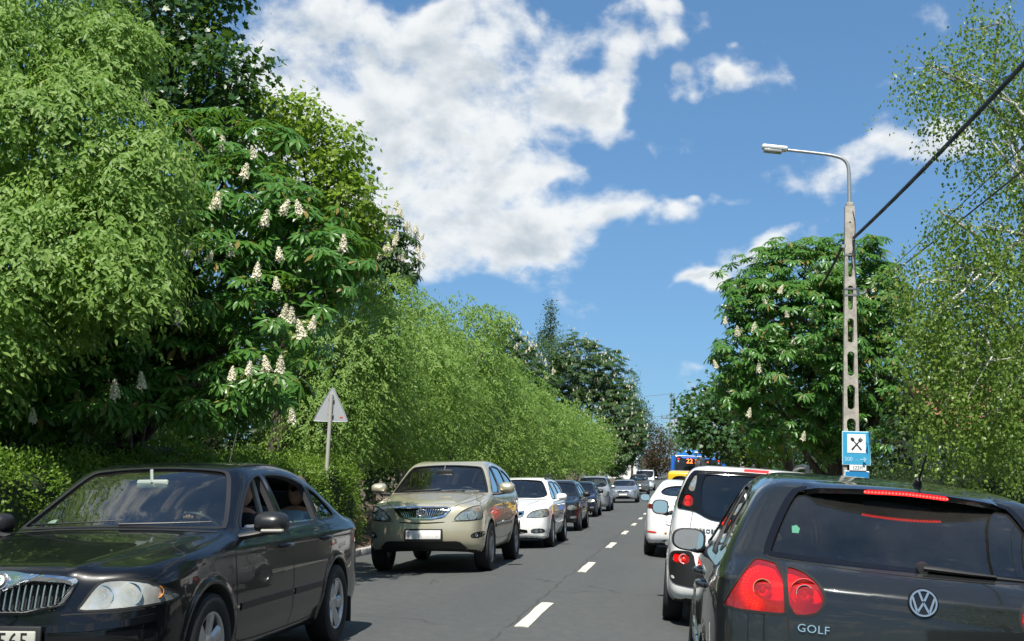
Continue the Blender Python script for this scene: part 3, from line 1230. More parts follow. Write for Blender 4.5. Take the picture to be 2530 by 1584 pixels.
OCT_SIDE = [(1.9, .20), (2.12, .21), (2.19, .27), (2.22, .40), (2.225, .50), (2.205, .58), (2.185, .62), (2.16, .72), (2.12, .81), (2.05, .845), (1.9, .87), (1.6, .915),
            (1.2, .968), (1.02, .992), (.96, 1.005), (.90, 1.035), (.32, 1.365), (.22, 1.412), (.05, 1.440), (-.3, 1.462), (-.7, 1.452), (-1.05, 1.395), (-1.30, 1.30),
            (-1.72, 1.10), (-1.82, 1.062), (-1.95, 1.04), (-2.20, 1.015), (-2.29, .995), (-2.325, .93), (-2.36, .75), (-2.375, .55), (-2.34, .33), (-2.25, .24), (-1.9, .20)]
OCT_PLAN = [(0, 2.23), (.28, 2.225), (.50, 2.18), (.68, 2.07), (.80, 1.90), (.86, 1.65), (.882, 1.3), (.885, .8), (.885, -1.0), (.875, -1.5), (.84, -1.9), (.76, -2.18), (.60, -2.32), (.35, -2.37), (0, -2.38)]
OCT_FRONT = [(.66, .10), (.78, .20), (.845, .30), (.872, .45), (.884, .60), (.880, .74), (.862, .86), (.832, .93), (.800, .975), (.775, 1.02), (.735, 1.12), (.655, 1.30), (.60, 1.40), (.53, 1.50), (.40, 1.62)]


def build_black_sedan():
    sh = Shape(OCT_SIDE, OCT_PLAN, OCT_FRONT, kf=.26, kr=.20, crown=.045, k1=.075, k2=.10, slope=-.012, extra=octavia_extra, h=.026)
    pm = paint("black_paint", (0.0025, 0.003, 0.0045), 0.0, 0.3, dust=.03, dust_col=(.08, .078, .065), coat=.72)
    c = Car('sedan_car', sh, (-3.60, 8.05, -.058), (0, R(2.5), math.pi), "glossy black sedan with chrome grille and driver's hand on the wheel", "car", pm)
    c.cabin(-1.75, .98, .46)
    c.arches((1.29, -1.29), .32, .365)
    # glazing
    ws = [(-.715, 1.005), (-.70, .998), (0, 1.022), (.70, .998), (.715, 1.005), (.60, 1.23), (.525, 1.355), (.46, 1.385), (0, 1.408), (-.46, 1.385), (-.525, 1.355), (-.60, 1.23)]
    c.window('windscreen', ws, 'F', WIN, .03)
    rw = [(-.58, 1.10), (0, 1.115), (.58, 1.10), (.60, 1.13), (.50, 1.30), (.44, 1.335), (0, 1.36), (-.44, 1.335), (-.50, 1.30), (-.60, 1.13)]
    c.window('rear_window', rw, 'B', WIN, .03)
    fw = [(.66, .985), (.69, 1.0), (.42, 1.19), (.22, 1.30), (.06, 1.345), (-.03, 1.355), (-.05, 1.34), (-.09, 1.0), (-.10, .985), (.3, .98)]
    mw = [(-.19, .987), (-.18, 1.01), (-.135, 1.34), (-.11, 1.357), (-.4, 1.362), (-.65, 1.345), (-.90, 1.29), (-.93, 1.26), (-.945, 1.02), (-.95, .995)]
    qw = [(-1.01, 1.0), (-1.005, 1.02), (-.985, 1.25), (-1.0, 1.265), (-1.15, 1.215), (-1.36, 1.09), (-1.41, 1.035), (-1.38, 1.012)]
    for ax in 'LR':
        # the driver's front window and the one behind it are wound down
        for nm, P, gl in (('front_side_window', fw, WIN), ('rear_side_window', mw, WIN), ('quarter_window', qw, WIN)):
            if ax == 'L' and nm != 'quarter_window':
                P2 = chaikin(P, 2)
                c.hole(P2, ax, .13)
                c.ribbon('window_seal', P2, ax, .02, SEAL, .0025, True)
                # strip of glass left above the sill
                zz = .985
                top = [(max(q[0] for q in P) - .05, zz - .01), (min(q[0] for q in P) + .02, zz - .01), (min(q[0] for q in P) + .02, zz + .03), (max(q[0] for q in P) - .12, zz + .03)]
                c.patch(nm, top, ax, gl, -.012)
            else:
                c.window(nm, P, ax, gl, .02)
        c.ribbon('pillar_trim', [(-.115, .99), (-.165, .99), (-.11, 1.35), (-.065, 1.35)][:2] and [(-.14, .985), (-.125, 1.1), (-.085, 1.352)], ax, .05, GLOSSBLACK, .002)
        door_lines(c, ax, [
            [(.93, .97), (.92, .80), (.90, .5), (.86, .32), (.80, .275), (.3, .265), (-.2, .265), (-.22, .265)],
            [(-.14, .985), (-.185, .8), (-.20, .5), (-.21, .265)],
            [(-.21, .265), (-.75, .27), (-.86, .33), (-.93, .55), (-1.08, .72), (-1.16, .85), (-1.14, .98), (-1.0, 1.0)],
            [(1.66, .66), (1.60, .58)],
            [(1.03, .99), (1.3, .93), (1.7, .845), (1.84, .80)],
        ])
        for y in (-.01, -.98):
            door_handle(c, y, .845 + (.012 if y < -.5 else 0), ax, pm)
        c.ribbon('side_moulding', [(.83, .50), (.3, .505), (-.18, .505)], ax, .05, MOULD, 0, raise_=.007)
        c.ribbon('side_moulding', [(-.235, .505), (-.6, .505), (-.88, .505)], ax, .05, MOULD, 0, raise_=.007)
        # flat dark arch liners behind the wheels and mud flaps
        sx = -1 if ax == 'L' else 1
        MB().rbox((sx * .77, -1.66, .235), (.20, .012, .21), .006).build('mud_flap', TRIM, c.root)
        MB().rbox((sx * .77, .925, .21), (.19, .012, .15), .006).build('mud_flap', TRIM, c.root)
    # headlights
    hl = [(.43, .605), (.455, .64), (.515, .745), (.55, .765), (.66, .768), (.775, .742), (.825, .685), (.842, .640), (.80, .625), (.62, .608)]
    for sx in (1, -1):
        P = hl if sx > 0 else mirror2(hl).tolist()
        sp = [(sx * .55, .682, .060, REFLECTOR), (sx * .68, .688, .064, REFLECTOR), (sx * .785, .69, .034, AMBER)]
        lamp(c, 'headlight', P, 'F', sp, LENS_MILKY, REFLECTOR, .08)
        # side of the lamp that wraps on to the wing
        # tail light on the rear corner
        tl = [(sx * .60, .72), (sx * .62, .95), (sx * .80, .965), (sx * .835, .72)]
        lamp(c, 'tail_light', tl, 'B', [], LENS_RED, REDBACK, .05)
        c.patch('side_marker', chaikin([(-2.02, .74), (-2.06, .93), (-2.14, .955), (-2.18, .9), (-2.16, .74)], 2), 'R' if sx > 0 else 'L', LENS_RED, .002)
        # lower bumper inserts
        fg = [(sx * .48, .30), (sx * .50, .37), (sx * .72, .375), (sx * .74, .31)]
        lamp(c, 'fog_light', fg, 'F', [(sx * .62, .338, .03, REFLECTOR)], LENS, TRIM, .05)
        c.ribbon('bumper_strip', [(sx * .30, .515), (sx * .5, .52), (sx * .68, .538), (sx * .78, .555)], 'F', .045, pm, 0, raise_=.012)
        c.ribbon('panel_gap', [(sx * .36, .588), (sx * .43, .592), (sx * .62, .595), (sx * .80, .612), (sx * .85, .63)], 'F', .007, GAP)
        # bonnet shut line
        c.ribbon('panel_gap', chaikin([(sx * .43, 2.02), (sx * .56, 1.7), (sx * .66, 1.3), (sx * .70, 1.06)], 2, False), 'T', .008, GAP)
    # grille: dark pocket, upright bars, chrome frame with a bump for the badge
    gr = [(-.325, .612), (.325, .612), (.388, .738), (.378, .752), (.125, .765), (.075, .73), (0, .705), (-.075, .73), (-.125, .765), (-.378, .752), (-.388, .738)]
    c.hole(gr, 'F', .07, .05, .05, .02)
    V, F = patch_arrays(sh, gr, 'F', -.06, 0, .05, .02)
    grille = c.part('grille', V, F, TRIM)
    for x in np.arange(-.35, .351, .0355):
        ztop = .748 if abs(x) > .115 else .712 + .35 * max(0, abs(x) - .02)
        zbot = .618 if abs(x) < .32 else .618 + (abs(x) - .32) * 1.95
        if ztop - zbot < .03:
            continue
        P = sh.project([(x, z) for z in np.linspace(zbot, ztop, 6)], 'F')
        n = sh.grad(P)
        MB().tube(P - n * .022, .0075, 6, flat=1.6).build('grille_bar', SATIN, grille, 50)
    fr = [(-.345, .590), (.345, .590), (.425, .752), (.405, .780), (.14, .795), (.07, .806), (0, .81), (-.07, .806), (-.14, .795), (-.405, .780), (-.425, .752)]
    ring = chaikin(fr, 1)
    inner = chaikin(gr, 1)
    # frame as a loft between the outer and the inner outline
    A = resample(ring, .02); n = len(A)
    # matching points of the inner outline by angle
    ca = np.arctan2((A[:, 1] - .70) * 2.2, A[:, 0])
    B = resample(inner, .006)
    cb = np.arctan2((B[:, 1] - .70) * 2.2, B[:, 0])
    B = np.array([B[np.argmin(np.abs(np.angle(np.exp(1j * (cb - q)))))] for q in ca])
    pa, pb = sh.project(A, 'F'), sh.project(B, 'F')
    na, nb = sh.grad(pa), sh.grad(pb)
    mid = (pa + pb) / 2
    nm = sh.grad(mid)
    V = np.concatenate([pa - na * .004, pa + na * .012, mid + nm * .026, pb + nb * .012, pb - nb * .02])
    F = [(r * n + i, r * n + (i + 1) % n, (r + 1) * n + (i + 1) % n, (r + 1) * n + i) for r in range(4) for i in range(n)]
    c.part('grille_frame', V, F, CHROME, grille, 50)
    p = sh.project([(0, .757)], 'F')[0]
    nn = Vector((0, .93, .36)).normalized()
    q = nn.to_track_quat('Z', 'Y').to_matrix()
    def disc(r, h0, h1, mat, nm):
        mb = MB().lathe([(r, h0), (r, h1 - .002), (r * .95, h1), (0, h1 + .001)], 'z', 32)
        return MB().add(np.concatenate(mb.v) @ np.array(q).T + p, mb.f).build(nm, mat, grille, 40)
    disc(.052, -.01, .030, CHROME, 'badge_rim')
    disc(.047, .0, .0315, TRIM, 'badge_ring')
    disc(.032, .0, .0335, principled("badge_white", (.7, .72, .70), .3), 'badge_centre')
    gm = principled("badge_green", (0.02, 0.22, 0.09), 0.3)
    mb = MB()
    for poly in ([(-.004, -.024), (.004, -.024), (.004, -.006), (.016, .004), (.006, .004), (.012, .014), (.0, .022), (-.008, .012), (-.012, .010), (-.018, .0), (-.006, -.004)],
                 [(-.018, -.028), (.018, -.028), (.018, -.024), (-.018, -.024)]):
        mb.prism(poly, .034, .0352, 'z')
    MB().add(np.concatenate(mb.v) @ np.array(q).T + p, mb.f).build('badge_arrow', gm, grille)
    # ring lettering of the badge: small pale ticks
    mb = MB()
    for a in np.linspace(R(25), R(155), 7):
        mb.box((.0395 * math.cos(a), .0395 * math.sin(a), .0325), (.004, .008, .002), np.array(Matrix.Rotation(a - R(90), 3, 'Z')))
    MB().add(np.concatenate(mb.v) @ np.array(q).T + p, mb.f).build('badge_lettering', SATIN, grille)
    # lower intake
    li = [(-.42, .29), (.42, .29), (.44, .38), (-.44, .38)]
    c.hole(chaikin(li, 1), 'F', .08, .05, .06, .03)
    V, F = patch_arrays(sh, chaikin(li, 1), 'F', -.07, 0, .06, .03)
    c.part('lower_intake', V, F, TRIM)
    yp = sh.project([(0, .47)], 'F')[0][1]
    plate_flat(c, (0, yp + .022, .455), .52, .112, 1, principled("plate_dirty", (.38, .38, .33), .6), TRIM, 0, '-565', .125, -.115, 1.06, .92)
    # screen base cowl, wipers
    c.ribbon('cowl_strip', [(-.70, .975), (-.35, .995), (0, 1.0), (.35, .995), (.70, .975)], 'F', .035, TRIM, .003)
    wiper(c, [(.62, 1.015), (.2, 1.03), (-.05, 1.045)], 'F')
    wiper(c, [(-.05, 1.02), (-.4, 1.025), (-.62, 1.03)], 'F')
    # roof edge strips and aerial
    for sx in (1, -1):
        c.ribbon('roof_strip', [(sx * .535, .12), (sx * .555, -.3), (sx * .545, -.8), (sx * .52, -1.1)], 'T', .016, GAP, .002)
    MB().tube([(0, -.98, 1.40), (0, -1.02, 1.435)], [.02, .012], 8).tube([(0, -1.02, 1.435), (0, -1.20, 1.76)], [.004, .0022], 6).build('aerial', TRIM, c.root)
    for sx in (-1, 1):
        add_mirror(c, (sx * .985, .63, 1.025), sx, (.235, .13, .155), principled("mirror_black_plastic", (.014, .014, .015), .35), base=(sx * .80, .74, .94), lower=TRIM)
        MB().rbox((sx * 1.02, .735, .978), (.15, .05, .022), .01).build('mirror_indicator', principled("smoked_lens", (.35, .34, .30), .2), c.root)
    add_wheels(c, (1.29, -1.29), .316, .765, 'oct', .316, .20, .205, 6, 'wide', ALLOY, steer=0.0)
    add_seats(c, -.22, -1.05, .50)
    add_dash(c, .66, .99, .66, .42)
    # inner mirror and inspection sticker
    MB().rbox((-.02, .40, 1.29), (.235, .03, .062), .02).tube([(-.02, .41, 1.30), (0, .38, 1.39)], .012, 6).build('rear_view_mirror', principled("pale_grey_plastic", (.28, .32, .29), .4), c.root, 40)
    c.patch('inspection_sticker', [(.55, 1.035), (.48, 1.037), (.47, 1.07), (.53, 1.068)], 'F', principled("sticker_pale", (.55, .62, .55), .5), -.014)
    for sx in (-1, 1):
        MB().rbox((sx * .63, -.20, .93), (.03, .07, .86), .012, np.array(Matrix.Rotation(R(-sx * 17), 3, 'Y'))).build('inner_pillar', CABIN_LIGHT, c.root, 40)
    c.finish()
    return c


# ------------------------------------------------------------------ gold SUV (oncoming, second in the left lane)
def road_z(x, y=0.0):
    """height of the crowned carriageway"""
    return .035 - .042 * abs(x + 1.38) + .00016 * np.clip(y - 40, 0, 80) ** 2 + .0256 * max(0, y - 120)


ONC = (0, R(2.4), math.pi)       # oncoming: faces the camera, leans to the left kerb
SAME = (0, R(2.4), 0)            # same direction: shows its rear, leans to the right kerb


def arch_lips(yc, z, r, amt=.012, wd=.03, x0=.6):
    def f(x, y, z2):
        d = 0
        for q in yc:
            rr = np.sqrt((y - q) ** 2 + (z2 - z) ** 2)
            d = d - amt * bump(rr - r - .01, wd) * sstep((x - x0) / .12)
        return d
    return f


LENS_MILKY2 = glass("hazed_lens", (0.88, 0.91, 0.88), dirt_lit=0.50, dirt_lit_col=(.58, .60, .53))


def build_gold_suv():
    side = [(1.8, .30), (2.10, .34), (2.21, .40), (2.27, .50), (2.29, .62), (2.275, .71), (2.255, .78), (2.235, .88), (2.20, .965), (2.12, 1.01), (1.95, 1.045), (1.6, 1.10), (1.28, 1.150),
            (1.12, 1.172), (1.05, 1.190), (.98, 1.228), (.45, 1.555), (.35, 1.610), (.18, 1.662), (-.2, 1.705), (-.8, 1.705), (-1.35, 1.655), (-1.75, 1.57), (-1.95, 1.46), (-2.22, 1.15),
            (-2.32, 1.05), (-2.42, .90), (-2.47, .65), (-2.43, .45), (-2.3, .36), (-1.9, .30)]
    plan = [(0, 2.30), (.30, 2.29), (.55, 2.235), (.74, 2.12), (.85, 1.93), (.90, 1.68), (.92, 1.3), (.92, .6), (.92, -1.2), (.91, -1.6), (.87, -2.0), (.78, -2.3), (.6, -2.43), (.3, -2.48), (0, -2.48)]
    front = [(.70, .18), (.80, .30), (.865, .38), (.90, .50), (.918, .70), (.917, .86), (.895, 1.0), (.865, 1.08), (.835, 1.14), (.80, 1.20), (.745, 1.35), (.66, 1.55), (.60, 1.66), (.5, 1.80)]
    lips = arch_lips((1.36, -1.36), .365, .42)
    def extra(x, y, z):
        d = lips(x, y, z)
        d = d - .012 * bump(x - (.50 + (2.2 - y) * .16), .07) * sstep((y - 1.0) / .2) * sstep((z - .9) / .1)
        return d + .010 * bump(z - .43, .05) * sstep((x - .6) / .1) * sstep((1.2 - np.abs(y)) / .2)
    sh = Shape(side, plan, front, kf=.24, kr=.18, crown=.05, k1=.08, k2=.12, slope=-.01, extra=extra, h=.034)
    pm = paint("gold_paint", (0.47, 0.42, 0.30), .55, .33, dust=.12, dust_col=(.30, .26, .19), flake=.15)
    X, Y = -3.66, 18.85
    c = Car('suv', sh, (X, Y, road_z(X)), ONC, "gold SUV with slanted chrome bar grille behind the black sedan", "car", pm)
    c.cabin(-1.9, 1.05, .62)
    c.arches((1.36, -1.36), .365, .415)
    ws = [(-.76, 1.175), (-.74, 1.165), (0, 1.195), (.74, 1.165), (.76, 1.175), (.66, 1.40), (.58, 1.555), (.52, 1.585), (0, 1.612), (-.52, 1.585), (-.58, 1.555), (-.66, 1.40)]
    c.window('windscreen', ws, 'F', WIN, .032)
    c.window('rear_window', [(-.60, 1.18), (.60, 1.18), (.52, 1.46), (-.52, 1.46)], 'B', WIN_DARK, .03)
    fw = [(.74, 1.16), (.76, 1.18), (.45, 1.38), (.22, 1.52), (.05, 1.575), (-.04, 1.585), (-.06, 1.57), (-.09, 1.17)]
    mw = [(-.17, 1.17), (-.14, 1.57), (-.10, 1.59), (-.5, 1.595), (-.85, 1.565), (-.90, 1.53), (-.99, 1.19), (-1.0, 1.17)]
    qw = [(-1.08, 1.18), (-.99, 1.53), (-1.0, 1.55), (-1.3, 1.515), (-1.62, 1.41), (-1.75, 1.30), (-1.72, 1.22), (-1.4, 1.19)]
    for ax in 'LR':
        c.window('front_side_window', fw, ax, WIN, .02)
        c.window('rear_side_window', mw, ax, WIN, .02)
        c.window('quarter_window', qw, ax, WIN_DARK, .02)
        c.ribbon('pillar_trim', [(-.13, 1.17), (-.10, 1.58)], ax, .06, GLOSSBLACK, .002)
        door_lines(c, ax, [[(.98, 1.15), (.96, .9), (.93, .6), (.86, .47), (.3, .45), (-.2, .45)], [(-.13, 1.165), (-.17, .9), (-.19, .45)],
                           [(-.2, .45), (-.75, .46), (-.9, .55), (-1.0, .78), (-1.1, .95), (-1.12, 1.16)], [(1.06, 1.17), (1.5, 1.08), (1.86, .99)]])
        for y in (0.0, -.95):
            door_handle(c, y, 1.0, ax, CHROME)
        c.ribbon('side_moulding', [(.85, .66), (.3, .67), (-.17, .67)], ax, .06, pm, 0, raise_=.012)
        c.ribbon('side_moulding', [(-.22, .67), (-.6, .67), (-.86, .67)], ax, .06, pm, 0, raise_=.012)
    hl = [(.465, .765), (.50, .83), (.58, .905), (.70, .965), (.79, .985), (.825, .97), (.845, .88), (.852, .80), (.83, .785), (.65, .768)]
    fg = [(.70, .525), (.72, .575), (.80, .60), (.862, .60), (.865, .56), (.84, .53), (.77, .515)]
    for sx in (1, -1):
        P = hl if sx > 0 else mirror2(hl).tolist()
        lamp(c, 'headlight', P, 'F', [(sx * .60, .825, .056, REFLECTOR), (sx * .725, .845, .066, REFLECTOR), (sx * .785, .925, .026, AMBER)], LENS_MILKY2, REFLECTOR, .08)
        P = fg if sx > 0 else mirror2(fg).tolist()
        lamp(c, 'fog_light', P, 'F', [(sx * .78, .557, .028, REFLECTOR)], LENS, TRIM, .05)
        lamp(c, 'tail_light', [(sx * .62, .85), (sx * .60, 1.12), (sx * .80, 1.12), (sx * .86, .85)], 'B', [], LENS_RED, REDBACK, .05)
        c.ribbon('panel_gap', chaikin([(sx * .47, 2.13), (sx * .60, 1.95), (sx * .70, 1.5), (sx * .745, 1.15)], 2, False), 'T', .009, GAP)
        c.ribbon('panel_gap', [(sx * .44, .758), (sx * .65, .758), (sx * .85, .775)], 'F', .006, GAP)
    gr = [(-.285, .80), (.285, .80), (.43, .945), (.425, .958), (0, .965), (-.425, .958), (-.43, .945)]
    c.hole(gr, 'F', .07, .05, .05, .025)
    V, F = patch_arrays(sh, gr, 'F', -.06, 0, .05, .025)
    grille = c.part('grille', V, F, TRIM)
    for x in np.arange(-.40, .401, .0385):
        zb = .806 if abs(x) < .28 else .806 + (abs(x) - .28) * .95
        if zb > .93:
            continue
        xs = x * np.linspace(.74, 1.0, 6)
        zz = np.linspace(.806, .955, 6)
        P = sh.project(np.stack([xs, zz], 1), 'F')
        n = sh.grad(P)
        MB().tube(P - n * .02, .0085, 6).build('grille_bar', CHROME, grille, 50)
    c.ribbon('grille_frame', chaikin(gr, 1), 'F', .028, CHROME, 0, True, parent=grille, raise_=.014, step=.025)
    # badge: oval ring with a slanted stroke
    p = sh.project([(0, .885)], 'F')[0] + np.array([0, .02, 0])
    mb = MB()
    ring = [(p[0] + .072 * math.cos(a), p[1] + .004, p[2] + .048 * math.sin(a)) for a in np.linspace(0, 2 * math.pi, 33)]
    mb.tube(ring, .0085, 8, cap=False)
    mb.tube([(p[0] + .040, p[1] + .006, p[2] - .030), (p[0] - .005, p[1] + .006, p[2] - .028), (p[0] + .012, p[1] + .006, p[2] - .01), (p[0] - .03, p[1] + .006, p[2] + .034)], [.008, .008, .007, .006], 6)
    mb.tube([(p[0] + .040, p[1] + .006, p[2] - .030), (p[0] - .052, p[1] + .006, p[2] - .022)], [.008, .008], 6)
    mb.build('badge', CHROME, grille, 50)
    # mouth under the grille, lower opening
    mo = [(-.37, .757), (-.30, .735), (0, .722), (.30, .735), (.37, .757), (.30, .752), (0, .744), (-.30, .752)]
    c.hole(chaikin(mo, 1), 'F', .06, .05, .03, .02)
    V, F = patch_arrays(sh, outset(resample(chaikin(mo, 1), .02), .004), 'F', -.05, 0, .03, .02)
    c.part('upper_intake', V, F, TRIM)
    c.patch('lower_intake', [(-.66, .36), (-.56, .46), (-.50, .475), (.50, .475), (.56, .46), (.66, .36)], 'F', TRIM, .004)
    yp = sh.project([(0, .57)], 'F')[0][1]
    o = plate_flat(c, (-.03, yp + .018, .568), .52, .125, 1, PLATE_WHITE, TRIM)
    # the plate is blank apart from the country strip and a few broken strokes
    mb = MB().box((.225, .009, 0), (.035, .002, .10))
    mb.build('country_strip', principled("plate_strip", (.55, .54, .56), .5), o)
    mb = MB()
    mb.box((.225, .0105, .040), (.03, .002, .010))
    mb.build('red_bar', principled("flag_red", (.5, .05, .05), .5), o)
    t = link('country_letter', text_mesh('H', .05, .001), o, principled("plate_letter", (.35, .12, .12), .5))
    t.location = (.225, .0105, -.02); t.rotation_euler = (R(90), 0, math.pi)
    mb = MB()
    for (x, z, w, h) in ((.155, .03, .004, .03), (.15, -.01, .003, .012), (-.14, .046, .03, .003), (.02, -.02, .008, .004), (-.07, -.015, .012, .003), (-.205, -.02, .004, .02)):
        mb.box((x, .009, z), (w, .002, h))
    mb.build('worn_stroke', PLATE_INK, o)
    c.ribbon('cowl_strip', [(-.72, 1.145), (-.36, 1.165), (0, 1.172), (.36, 1.165), (.72, 1.145)], 'F', .035, TRIM, .003)
    wiper(c, [(.55, 1.185), (.2, 1.20), (-.02, 1.22)], 'F')
    wiper(c, [(-.05, 1.19), (-.4, 1.20), (-.62, 1.21)], 'F')
    c.patch('sunroof', chaikin([(-.40, .05), (.40, .05), (.42, -.42), (-.42, -.42)], 2), 'T', GLOSSBLACK, .003)
    for sx in (-1, 1):
        add_mirror(c, (sx * 1.045, .70, 1.235), sx, (.25, .14, .185), pm, base=(sx * .83, .82, 1.15), lower=TRIM)
    add_wheels(c, (1.36, -1.36), .365, .79, 'suv', .365, .235, .24, 5, 'wide', principled("dull_alloy", (.30, .30, .31), .4, .8))
    add_seats(c, -.15, -1.05, .66)
    add_dash(c, .72, 1.15, .68, .45)
    MB().rbox((-.45, .90, 1.19), (.36, .16, .006), .003).build('paper_on_dash', principled("paper", (.75, .82, .78), .7), c.root)
    MB().rbox((0, .55, 1.50), (.26, .03, .075), .02).tube([(0, .55, 1.53), (0, .50, 1.60)], .012, 6).build('rear_view_mirror', TRIM, c.root, 40)
    c.finish()
    return c


# ------------------------------------------------------------------ white estate (oncoming, third in the left lane)
def build_white_estate():
    side = OCT_SIDE[:20] + [(-.9, 1.470), (-1.5, 1.445), (-1.85, 1.40), (-2.02, 1.34), (-2.18, 1.10), (-2.28, 1.0), (-2.33, .90), (-2.36, .75), (-2.375, .55), (-2.34, .33), (-2.25, .24), (-1.9, .20)]
    sh = Shape(side, OCT_PLAN, OCT_FRONT, kf=.26, kr=.20, crown=.045, k1=.075, k2=.10, slope=-.012, extra=octavia_extra, h=.040)
    pm = paint("white_paint", (0.80, 0.80, 0.775), 0.0, 0.32, dust=.07, dust_col=(.45, .43, .38))
    X, Y = -3.41, 25.55
    c = Car('estate_car', sh, (X, Y, road_z(X)), ONC, "white estate car with black roof rails right behind the gold SUV", "car", pm)
    c.cabin(-2.0, .98, .46)
    c.arches((1.29, -1.29), .32, .365)
    ws = [(-.715, 1.005), (0, 1.022), (.715, 1.005), (.60, 1.23), (.525, 1.355), (.46, 1.385), (0, 1.408), (-.46, 1.385), (-.525, 1.355), (-.60, 1.23)]
    c.window('windscreen', ws, 'F', WIN, .03)
    fw = [(.66, .985), (.69, 1.0), (.42, 1.19), (.22, 1.30), (.06, 1.345), (-.03, 1.355), (-.05, 1.34), (-.10, .985)]
    mw = [(-.19, .987), (-.135, 1.34), (-.11, 1.357), (-.4, 1.362), (-.86, 1.355), (-.90, 1.33), (-.96, 1.02), (-.97, .995)]
    qw = [(-1.04, 1.0), (-.99, 1.33), (-1.0, 1.352), (-1.5, 1.335), (-1.74, 1.27), (-1.86, 1.10), (-1.84, 1.05)]
    for ax in 'LR':
        c.window('front_side_window', fw, ax, WIN, .02)
        c.window('rear_side_window', mw, ax, WIN, .02)
        c.window('quarter_window', qw, ax, WIN_DARK, .02)
        door_lines(c, ax, [[(.93, .97), (.92, .80), (.90, .5), (.86, .32), (.80, .275), (.3, .265), (-.22, .265)], [(-.14, .985), (-.185, .8), (-.20, .5), (-.21, .265)],
                           [(-.21, .265), (-.75, .27), (-.86, .33), (-.93, .55), (-1.08, .72), (-1.16, .85), (-1.14, .98)]], .010)
        for y in (-.01, -.98):
            door_handle(c, y, .85, ax, pm)
        c.ribbon('side_moulding', [(.83, .50), (-.18, .505)], ax, .06, pm, 0, raise_=.012)
        c.ribbon('side_moulding', [(-.235, .505), (-.88, .505)], ax, .06, pm, 0, raise_=.012)
    hl = [(.40, .62), (.42, .66), (.50, .745), (.60, .775), (.76, .805), (.815, .79), (.835, .70), (.81, .645), (.70, .628)]
    for sx in (1, -1):
        P = hl if sx > 0 else mirror2(hl).tolist()
        lamp(c, 'headlight', P, 'F', [(sx * .55, .69, .05, REFLECTOR), (sx * .70, .71, .06, REFLECTOR), (sx * .77, .755, .025, AMBER)], LENS_MILKY2, REFLECTOR, .07)
        fg = [(sx * .50, .315), (sx * .50, .395), (sx * .72, .405), (sx * .77, .36), (sx * .74, .32)]
        lamp(c, 'fog_light', fg, 'F', [(sx * .60, .357, .035, REFLECTOR), (sx * .69, .36, .028, REFLECTOR)], LENS, LAMPGREY, .05)
    gr = [(-.30, .63), (.30, .63), (.37, .765), (-.37, .765)]
    c.hole(gr, 'F', .06, .05, .06, .03)
    V, F = patch_arrays(sh, gr, 'F', -.05, 0, .06, .03)
    grille = c.part('grille', V, F, TRIM)
    for x in np.arange(-.33, .331, .04):
        P = sh.project([(x, max(.635, .635 + (abs(x) - .30) * 1.8)), (x, .76)], 'F')
        MB().tube(P - sh.grad(P) * .015, .006, 6).build('grille_bar', TRIM, grille, 50)
    c.ribbon('grille_frame', chaikin(gr, 1), 'F', .035, CHROME, 0, True, parent=grille, raise_=.014)
    li = [(-.44, .29), (.44, .29), (.42, .41), (-.42, .41)]
    c.hole(chaikin(li, 1), 'F', .08, .05, .06, .03)
    V, F = patch_arrays(sh, chaikin(li, 1), 'F', -.07, 0, .06, .03)
    it = c.part('lower_intake', V, F, TRIM)
    for z in (.325, .355, .385):
        P = sh.project([(x, z) for x in np.linspace(-.42, .42, 9)], 'F')
        MB().tube(P - sh.grad(P) * .03, .007, 6).build('intake_slat', TRIM, it, 50)
    yp = sh.project([(0, .50)], 'F')[0][1]
    plate_flat(c, (0, yp + .02, .50), .52, .11, 1)
    c.ribbon('cowl_strip', [(-.70, .975), (0, 1.0), (.70, .975)], 'F', .035, TRIM, .003)
    for sx in (-1, 1):
        pts = [(sx * .56, .05, 1.41), (sx * .565, -.05, 1.475), (sx * .57, -.6, 1.51), (sx * .565, -1.3, 1.495), (sx * .55, -1.75, 1.45), (sx * .55, -1.85, 1.40)]
        MB().tube(chaikin(pts, 2, False), .022, 8).build('roof_rail', TRIM, c.root, 50)
        add_mirror(c, (sx * .985, .63, 1.03), sx, (.235, .13, .155), pm, base=(sx * .80, .74, .94), lower=pm)
    add_wheels(c, (1.29, -1.29), .32, .775, 'est', .32, .205, .215, 7, 'spoke', SATIN)
    add_seats(c, -.22, -1.05, .50)
    add_dash(c, .66, .99, .66, .42)
    c.finish()
    return c


# ------------------------------------------------------------------ dark grey hatchback seen from behind (near right)
GOLF_SIDE = [(1.75, .20), (2.02, .24), (2.12, .34), (2.16, .50), (2.13, .66), (2.05, .78), (1.85, .86), (1.5, .94), (1.15, 1.0), (1.02, 1.03), (.95, 1.07), (.36, 1.385), (.25, 1.425), (.05, 1.46), (-.25, 1.487),
             (-.8, 1.483), (-1.2, 1.455), (-1.36, 1.432), (-1.42, 1.415), (-1.47, 1.385), (-1.76, 1.12), (-1.80, 1.085), (-1.88, 1.055), (-1.96, 1.0), (-1.995, .93), (-2.005, .80), (-2.01, .70),
             (-2.06, .64), (-2.075, .48), (-2.05, .33), (-1.95, .25), (-1.7, .20)]
GOLF_PLAN = [(0, 2.17), (.35, 2.15), (.62, 2.05), (.78, 1.85), (.86, 1.55), (.878, 1.2), (.880, .6), (.880, -.9), (.872, -1.35), (.845, -1.65), (.79, -1.85), (.70, -1.965), (.5, -2.04), (.25, -2.075), (0, -2.08)]
GOLF_FRONT = [(.66, .10), (.79, .22), (.85, .33), (.872, .48), (.880, .62), (.876, .76), (.862, .88), (.840, .96), (.810, 1.01), (.785, 1.05), (.745, 1.15), (.665, 1.32), (.61, 1.42), (.54, 1.51), (.40, 1.63)]


